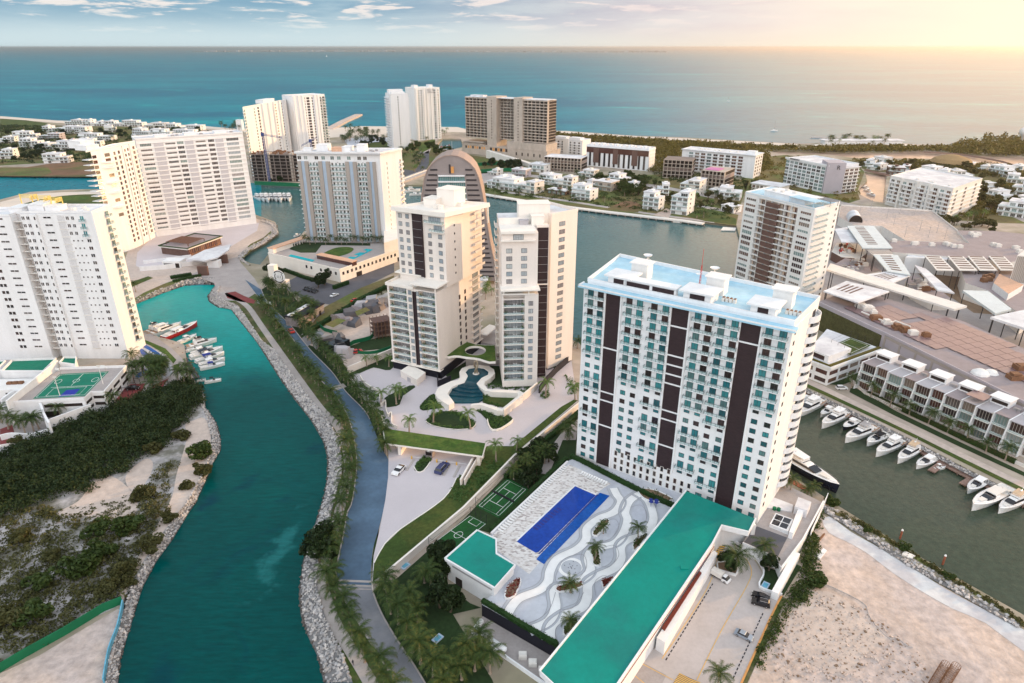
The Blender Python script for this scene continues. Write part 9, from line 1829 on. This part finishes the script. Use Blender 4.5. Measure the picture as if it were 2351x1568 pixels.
def car(lab,p,ang,kind,paint,s=1.):
 key=(kind,paint)
 if key not in CM:
  P,L,w=car_meshes(kind,paint);wh=MB();wh.lathe([(0,-.11),(.34,-.11),(.34,.11),(0,.11)],(0,0,0),14);rim=MB();rim.lathe([(0,.02),(.2,.02),(.21,-.02)],(0,0,.11),10);hl=MB();hl.box(-.05,.05,-.2,.2,-.09,.09);CM[key]=({k:v[0].mesh(k,M[v[1]])for k,v in P.items()},L,w,wh.mesh('wheel',M['tyre']),rim.mesh('rim',M['metal']),hl.mesh('headlight',M['lamp']))
 ms,L,w,wh,rim,hl=CM[key];r=empty('truck' if kind=='truck' else 'car',p,lab,'truck' if kind=='truck' else 'car',None,ang);r.scale=(s,)*3
 def ch(nm,me,par,loc=(0,0,0),rot=(0,0,0)):o=bpy.data.objects.new(nm,me);COL.objects.link(o);o.parent=par;o.location=loc;o.rotation_euler=rot;return o
 for k,me in ms.items():ch(k,me,r)
 for sx in(-.31,.31):
  for sy in(-1,1):q=ch('wheel',wh,r,(L*sx,sy*(w-.06),.34),(-sy*math.pi/2,0,0));ch('rim',rim,q)
 for sy in(-.62,.62):ch('headlight',hl,r,(L/2-.08,w*sy,.62 if kind!='truck' else .75))
def carpx(lab,a,c,kind,paint,z=LZ+.13,s=1.):A,Cc=G(*a,z),G(*c,z);m=(A+Cc)/2;car(lab,m,math.atan2(Cc.y-A.y,Cc.x-A.x),kind,paint,s)
carpx('white sports coupe on the entrance apron before the grass-roofed gate',(925,1073),(906,1092),'sport','carwhite',s=1.4);carpx('dark blue estate car on the entrance apron before the grass-roofed gate',(1006,1089),(1024,1069),'suv','carblue',s=1.4)
carpx('small white box truck at the head of the car park',(1636,1318),(1672,1338),'truck','carwhite',s=.98);carpx('black car parked behind the black off-roader',(1762,1378),(1730,1366),'sedan','carblack');carpx('black off-roader parked at the right edge of the car park',(1766,1393),(1726,1382),'suv','carblack');carpx('silver sedan parked in the lower right bay of the car park',(1688,1452),(1727,1471),'sedan','carsilver')
carpx('red and white car at the junction on the avenue',(672,766),(665,758),'sedan','carred',s=1.3);carpx('red car at the kerb of the podium street',(808,694),(822,688),'sedan','carred',s=1.2);carpx('white car on the podium street',(762,682),(774,677),'sedan','carwhite',s=1.2);carpx('red car parked by the broken glass house',(812,812),(826,808),'sedan','carred',s=1.3);carpx('white car parked at the end of the townhouse drive',(1922,893),(1942,893),'suv','carwhite');carpx('black car under the pergola frames on the red drive',(293,894),(318,893),'sedan','carblack',s=1.2);carpx('black car on the lower part of the red drive',(346,903),(356,897),'sedan','carblack',s=1.2);carpx('dark car on the curving drive left of the arch building',(961,371),(963,368),'sedan','carblack',s=1.2)
for k in range(6):carpx(['first','second','third','fourth','fifth','sixth'][k]+' dark car from the left in the row on the podium forecourt',(700+k*4,666-(k%2)*4+k*1.2),(707+k*4,668-(k%2)*4+k*1.2),'suv' if k%2 else 'sedan','carblack')
for k in range(7):carpx(['first','second','third','fourth','fifth','sixth','seventh'][k]+' parked car from the left in the fan-shaped bay near the inlet',(1003+k*4.5,341-k*1.0),(1006+k*4.5,338.5-k*1.0),'sedan',['carblack','carwhite','carred','carsilver'][k%4])
# people (two specks in the photo, built as walking figures)
def person(p,ang,lab):
 bm=bmesh.new();V={}
 J=dict(pelvis=(0,0,.95),chest=(0,0,1.32),neck=(0,0,1.5),head=(.02,0,1.6),top=(.02,0,1.74),hipl=(0,.1,.9),kneel=(.16,.1,.5),anl=(.14,.1,.09),toel=(.30,.1,.04),hipr=(0,-.1,.9),kneer=(-.02,-.1,.49),anr=(-.24,-.1,.12),toer=(-.10,-.1,.04),shl=(0,.19,1.42),ell=(-.12,.24,1.14),hal=(-.02,.24,.9),shr=(0,-.19,1.42),elr=(.1,-.24,1.14),har=(.22,-.24,.92))
 E_=[('pelvis','chest'),('chest','neck'),('neck','head'),('head','top'),('pelvis','hipl'),('hipl','kneel'),('kneel','anl'),('anl','toel'),('pelvis','hipr'),('hipr','kneer'),('kneer','anr'),('anr','toer'),('chest','shl'),('shl','ell'),('ell','hal'),('chest','shr'),('shr','elr'),('elr','har')]
 Rr=dict(pelvis=.15,chest=.16,neck=.06,head=.1,top=.07,hipl=.1,hipr=.1,kneel=.065,kneer=.065,anl=.045,anr=.045,toel=.035,toer=.035,shl=.06,shr=.06,ell=.045,elr=.045,hal=.035,har=.035)
 for k,v in J.items():V[k]=bm.verts.new(v)
 for a,c in E_:bm.edges.new((V[a],V[c]))
 bm.verts.index_update();me=bpy.data.meshes.new('person');bm.to_mesh(me);o=bpy.data.objects.new('person',me);COL.objects.link(o);sk=o.modifiers.new('s','SKIN')
 for k,kk in enumerate(J):me.skin_vertices[0].data[k].radius=(Rr[kk],Rr[kk])
 me.skin_vertices[0].data[0].use_root=True;sub=o.modifiers.new('u','SUBSURF');sub.levels=sub.render_levels=1;me.materials.append(M['cloth']);o.location=p;o.rotation_euler=(0,0,ang);tag(o,lab,'person')
 h=MB();h.lathe([(0,.17),(.09,.12),(.115,.02),(.1,-.02)],(.0,0,1.64),10);hm=bpy.data.objects.new('hair',h.mesh('hair',M['black']));COL.objects.link(hm);hm.parent=o
person(G(811,1527,LZ+.12),1.9,'person in dark clothes walking on the footpath near the bottom edge');person(G(2203,1077,1.0),0.,'person in dark clothes on the boardwalk between the two finger piers')
# loungers, furniture, site details
def lounger_mesh():
 b=MB();b.box(-.95,.45,-.33,.33,.28,.36);b.hexa([(.45,-.33,.28),(1.,-.33,.6),(1.,.33,.6),(.45,.33,.28),(.45,-.33,.36),(.97,-.33,.68),(.97,.33,.68),(.45,.33,.36)])
 for x in(-.85,.4):
  for y in(-.28,.28):b.box(x-.03,x+.03,y-.03,y+.03,0,.28)
 return b.mesh('sun_lounger',M['mark'])
LM=lounger_mesh();d=G(1128,1222,DZ)-G(1303,1060,DZ);da=math.atan2(d.y,d.x)
for k in range(34):
 p=G(1297,1073,DZ).lerp(G(1150,1220,DZ),k/33.);o=bpy.data.objects.new('sun_lounger',LM);COL.objects.link(o);o.location=(p.x,p.y,DZ+.03);o.rotation_euler=(0,0,da+1.57+3.14);tag(o,'white sun lounger in the long row along the outer edge of the mosaic terrace','sun lounger','sun loungers on the mosaic terrace')
for k in range(11):
 p=G(1335,1088,DZ).lerp(G(1390,1112,DZ),k/10.);o=bpy.data.objects.new('sun_lounger',LM);COL.objects.link(o);o.location=(p.x,p.y,DZ+.03);o.rotation_euler=(0,0,FFR.a+1.57);tag(o,'white sun lounger in the short row near the foot of the striped slab','sun lounger','sun loungers by the slab')
for k in range(4):p=G(1494+(k%2)*12,1158+(k>1)*5+(k%2)*1.5,DZ);b=MB();b.lathe([(0,2.2),(.75,1.9)],(0,0,0),10);b.tube([(0,0,0),(0,0,2.1)],.05,5);o=b.build('parasol',[M['canvasblue']]);o.location=p;tag(o,'small blue parasol beside the large dark planter','parasol','blue parasols')
for u,v,lab in((930,1300,'blue-white vent hatch on the lawn beside the cream wall'),(1005,1467,'blue vent hatch in the middle of the lower lawn'),(1757,1345,'glass hatch by the car park kerb')):p=G(u,v,LZ);b=MB();b.box(-1.4,1.4,-.9,.9,.05,.3);b.box(-.9,.9,-.6,.6,.3,.36,1);o=b.build('vent_hatch',[M['bluegrey'],M['bluetarp']]);o.location=p;o.rotation_euler=(0,0,.9);tag(o,lab,'hatch')
r=empty('sign_tower',G(640,665,LZ),'white entrance tower with a round emblem by the podium forecourt','tower');p=G(636,662,LZ);f=Fr((p.x-4,p.y),(p.x+4,p.y-2));b=MB();b.box(0,f.L*.55,-4,0,LZ,LZ+15,0,f);b.box(-1,f.L+2,-6,-2,LZ,LZ+5,0,f);b.build('wall',[M['creamlight']],r);b=MB();n=20;c=f.w(f.L*.9,.4,LZ+8.5)
for k in range(n):a,e=2*math.pi*k/n,2*math.pi*(k+1)/n;b.hexa([(c[0]+math.cos(q)*rr*f.e.x,c[1]+math.cos(q)*rr*f.e.y+dy,c[2]+math.sin(q)*rr)for dy in(0,-.5)for q,rr in((a,4.2),(e,4.2),(e,.05),(a,.05))])
b.build('emblem_disc',[M['mark']],r);b=MB()
for r0,r1,a0,a1 in((3.3,3.9,.6,2.5),(3.3,3.9,3.7,5.7),(2.4,2.9,-.7,.8),(2.4,2.9,2.4,3.9)):
 for k in range(8):q0,q1=a0+(a1-a0)*k/8,a0+(a1-a0)*(k+1)/8;b.quad(*[(c[0]+math.cos(q)*rr*f.e.x,c[1]+math.cos(q)*rr*f.e.y-.55,c[2]+math.sin(q)*rr)for q,rr in((q0,r0),(q1,r0),(q1,r1),(q0,r1))])
for k in range(3):x=-1.1+k*1.1;b.hexa([(c[0]+(x+dx)*f.e.x,c[1]+(x+dx)*f.e.y-.55-dy,c[2]+dz)for dy in(0,.08)for dx,dz in((-.12,-.9),(.12,-.9),(.35,.8),(.1,.8))])
b.build('emblem',[M['darkmetal']],r)
gs('forecourt',[(645,655),(690,630),(770,655),(800,640),(905,600),(905,625),(810,672),(760,700),(700,690)],'asphaltd',.05);gs('dry_strip',[(700,765),(760,728),(905,655),(905,632),(830,660),(745,705)],'drygrass',.06);gs('service_road',[(690,770),(760,738),(905,672),(905,664),(760,730),(700,762)],'path',.10)
gs('work_yard',[(705,790),(745,765),(900,690),(905,800),(800,845),(770,815)],'sand',.07);gs('pit_floor',[(797,800),(830,785),(900,770),(903,795),(860,803),(815,806)],'grassd',.10,2)
r=empty('stone_house',G(684,742,LZ),'long dark-roofed stone house beside the avenue palms','house');A,B=G(690,752,LZ),G(745,718,LZ);f=Fr(A,B);b=MB();b.box(0,f.L,-9,0,LZ,7.2,0,f);b.build('wall',[M['stone']],r);b=MB();b.box(-.5,f.L+.5,-9.5,.5,7.2,7.7,0,f);b.box(.5,f.L*.8,-8,-5.5,7.7,8.1,1,f);b.build('roof',[M['black'],M['roofw']],r)
for s in(.55,.78):b=MB();b.box(f.L*s,f.L*s+2,0,.06,LZ,LZ+2.6,0,f);b.build('door',[M['void']],r)
b=MB();b.box(-1.5,f.L*.2,.1,4,5.,5.4,0,f);b.build('porch_roof',[M['terracotta']],r)
rs=random.Random(9)
def crystal(lab,spots,n,sc,seed):
 rs=random.Random(seed);p0=G(*spots[0],LZ);r=empty('faceted_house',p0,lab,'house');b=None
 for u,v in spots:
  p=G(u,v,LZ)
  for k in range(n):
   b=MB();a=rs.uniform(0,3.1);w,d,h=rs.uniform(5,10)*sc,rs.uniform(3,6)*sc,rs.uniform(2.5,5.5);q=[]
   ox,oy=rs.uniform(-4,4)*sc,rs.uniform(-3,3)*sc
   for zz,sh in((LZ,1),(LZ+h,.85)):
    for sx,sy in((-1,-1),(1,-1),(1,1),(-1,1)):x,y=sx*w*sh*.5+(rs.uniform(-.8,.8)if zz>LZ else 0),sy*d*sh*.5+(rs.uniform(-.8,.8)if zz>LZ else 0);q.append((p.x+ox+x*math.cos(a)-y*math.sin(a),p.y+oy+x*math.sin(a)+y*math.cos(a),zz+(rs.uniform(-1.2,1.2)if zz>LZ else 0)))
   b.hexa(q);b.build('facet_block',[M[rs.choice(['roofg','metal','concd','tint','asphaltd','grey'])]],r)
crystal('grey angular house of tilted facets beside the stepped cream tower',[(855,705),(875,700),(840,715)],4,1.2,3);crystal('low faceted house with grass roof beside the work yard',[(790,735),(808,745)],3,1.1,4);crystal('dark angular blue-grey house near the avenue palms',[(765,795),(785,805),(775,815)],4,1.2,5)
for pts in([(815,715),(840,705),(850,712),(820,725)],[(745,745),(775,730),(795,735),(765,752)]):sheet('grass_roof',pts,LZ+5.2,M['drygrass'])
wallthing('wavy green site fence around the pit beside the stepped cream tower',[(797,803),(812,790),(850,780),(862,765),(890,745)],LZ,LZ+2.2,.25,'greenfence',False,3,'hoarding');wallthing('lower green site fence of the pit',[(797,803),(820,812),(860,812),(898,800)],LZ,LZ+1.6,.25,'greenfence',False,3,'hoarding');wallthing('short green site fence beside the low faceted house',[(728,745),(745,760),(775,768)],LZ,LZ+2.,.25,'greenfence',False,2,'hoarding')
r=empty('timber_stack',G(890,765,LZ),'brown scaffold block beside the stepped cream tower','scaffold');A,B=G(862,780,LZ),G(903,772,LZ);f=Fr(A,B)
for i in range(4):b=MB();b.box(0,f.L,-8,0,LZ+2.4*i+1.8,LZ+2.4*i+2.0,0,f);b.build('platform',[M['brown']],r)
for k in range(6):
 for d_ in(-.2,-8):b=MB();b.box(f.L*k/5-.12,f.L*k/5+.12,d_-.12,d_+.12,LZ,LZ+10,0,f);b.build('standard',[M['rust']],r)
for k,(a,c,lab)in enumerate((((2135,1585),(2172,1524),'long rusty rebar cage lying on the sandy lot, left one'),((2157,1590),(2196,1528),'long rusty rebar cage lying on the sandy lot, right one'))):
 A,B=G(*a,LZ+1.0),G(*c,LZ+1.0);A=B+(A-B)*1.5;d_=(B-A).normalized();s_=Vector((-d_.y,d_.x,0));o=empty('rebar_cage',B,lab,'rebar cage');b=MB();R_=1.0
 for j in range(14):an=2*math.pi*j/14;off=s_*R_*math.cos(an)+Vector((0,0,R_*math.sin(an)));b.tube([A+off,B+off],.055,4)
 for j in range(13):cc=A.lerp(B,j/12.);b.tube([cc+s_*R_*math.cos(t)+Vector((0,0,R_*math.sin(t)))for t in[2*math.pi*q/12 for q in range(13)]],.05,4)
 b.build('cage',[M['rust']],o)
rs=np.random.RandomState(21);pts,_=inpoly(W(Z4(1800,1200,[(120,1000),(450,700),(900,900),(1400,1300),(1500,1568),(0,1568)]),LZ),900,5);b=MB()
for x,y in pts:s=.08+.22*rs.rand()**3;q=np.array([(-1,-1,0),(1,-1,0),(1,1,0),(-1,1,0),(-1,-1,1),(1,-1,1),(1,1,1),(-1,1,1)],float)*s*(.6+.6*rs.rand(8,1));b.hexa((q+(x,y,LZ+.1)).tolist(),0 if rs.rand()<.6 else 1)
o=b.build('rubble',[M['sand'],M['soil']],None,'stuff');o['label']='small stones and clods strewn over the sandy lot'
P=W(Z4(1800,1200,[(480,640),(720,750),(890,850),(940,970),(1100,1150),(1190,1160),(1280,1230),(1330,1240)]),LZ+.15);b=MB();b.tube([tuple(p)for p in smooth([tuple(p)for p in P],5)],.13,5);tag(b.build('hose',[M['path']]),'long pale hose snaking over the sandy lot','hose')
for pts,lab,m in(([(440,400),(510,330),(540,350),(480,430)],'stack of white boards at the edge of the sandy lot','mark'),([(1255,355),(1355,400),(1320,425),(1230,385)],'white concrete pad on the marina bank','creamlight'),([(445,265),(515,190),(525,200),(460,275)],'rusty beam lying near the slatted screen','rust')):P=W(Z4(1800,1200,pts),LZ+.5);b=MB();b.prism([p.xy for p in P],LZ,LZ+.5,0);o=b.build('board_stack' if 'board' in lab else('concrete_pad' if 'pad' in lab else 'beam'),[M[m]]);tag(o,lab,lab.split()[1]if 'pad' not in lab else 'pad')
P=W(Z4(1200,1200,[(1880,480),(1960,470),(2060,500),(2070,560),(2050,590),(1890,545)]),LZ);r=empty('raised_bed',P[0],'raised white-kerbed bed with tree and palm in the car park','planter');b=MB();b.wallline([tuple(p.xy)for p in P+[P[0]]],.4,LZ,LZ+.9);b.build('kerb',[M['white']],r);b=MB();b.cap([(p.x,p.y,LZ+.7)for p in P]);b.build('soil',[M['soil']],r)
for k in range(4):
 a,c=G(1462/5.336+k*0+268-274+k*14,917-k*12,LZ),G(296+k*9,911-k*9,LZ);r=empty('carport_frame',a,['first','second','third','fourth'][k]+' thin dark carport frame from the bottom over the red drive','carport');b=MB();b.tube([a,a+Vector((0,0,3)),c+Vector((0,0,3)),c],.12,5);b.build('frame',[M['darkmetal']],r)
 # air
hz=bpy.data.materials.new('haze');hz.use_nodes=True;t=hz.node_tree;t.nodes.clear();pv=N(t,'ShaderNodeVolumePrincipled');pv.inputs['Color'].default_value=(1,.96,.92,1);pv.inputs['Density'].default_value=.000045;pv.inputs['Anisotropy'].default_value=.78
t.links.new(pv.outputs[0],N(t,'ShaderNodeOutputMaterial').inputs['Volume'])
b=MB();b.box(-40000,40000,-650,40000,-3,147);b.build('haze',hz,None,'stuff');SC.cycles.volume_bounces=0
flush()
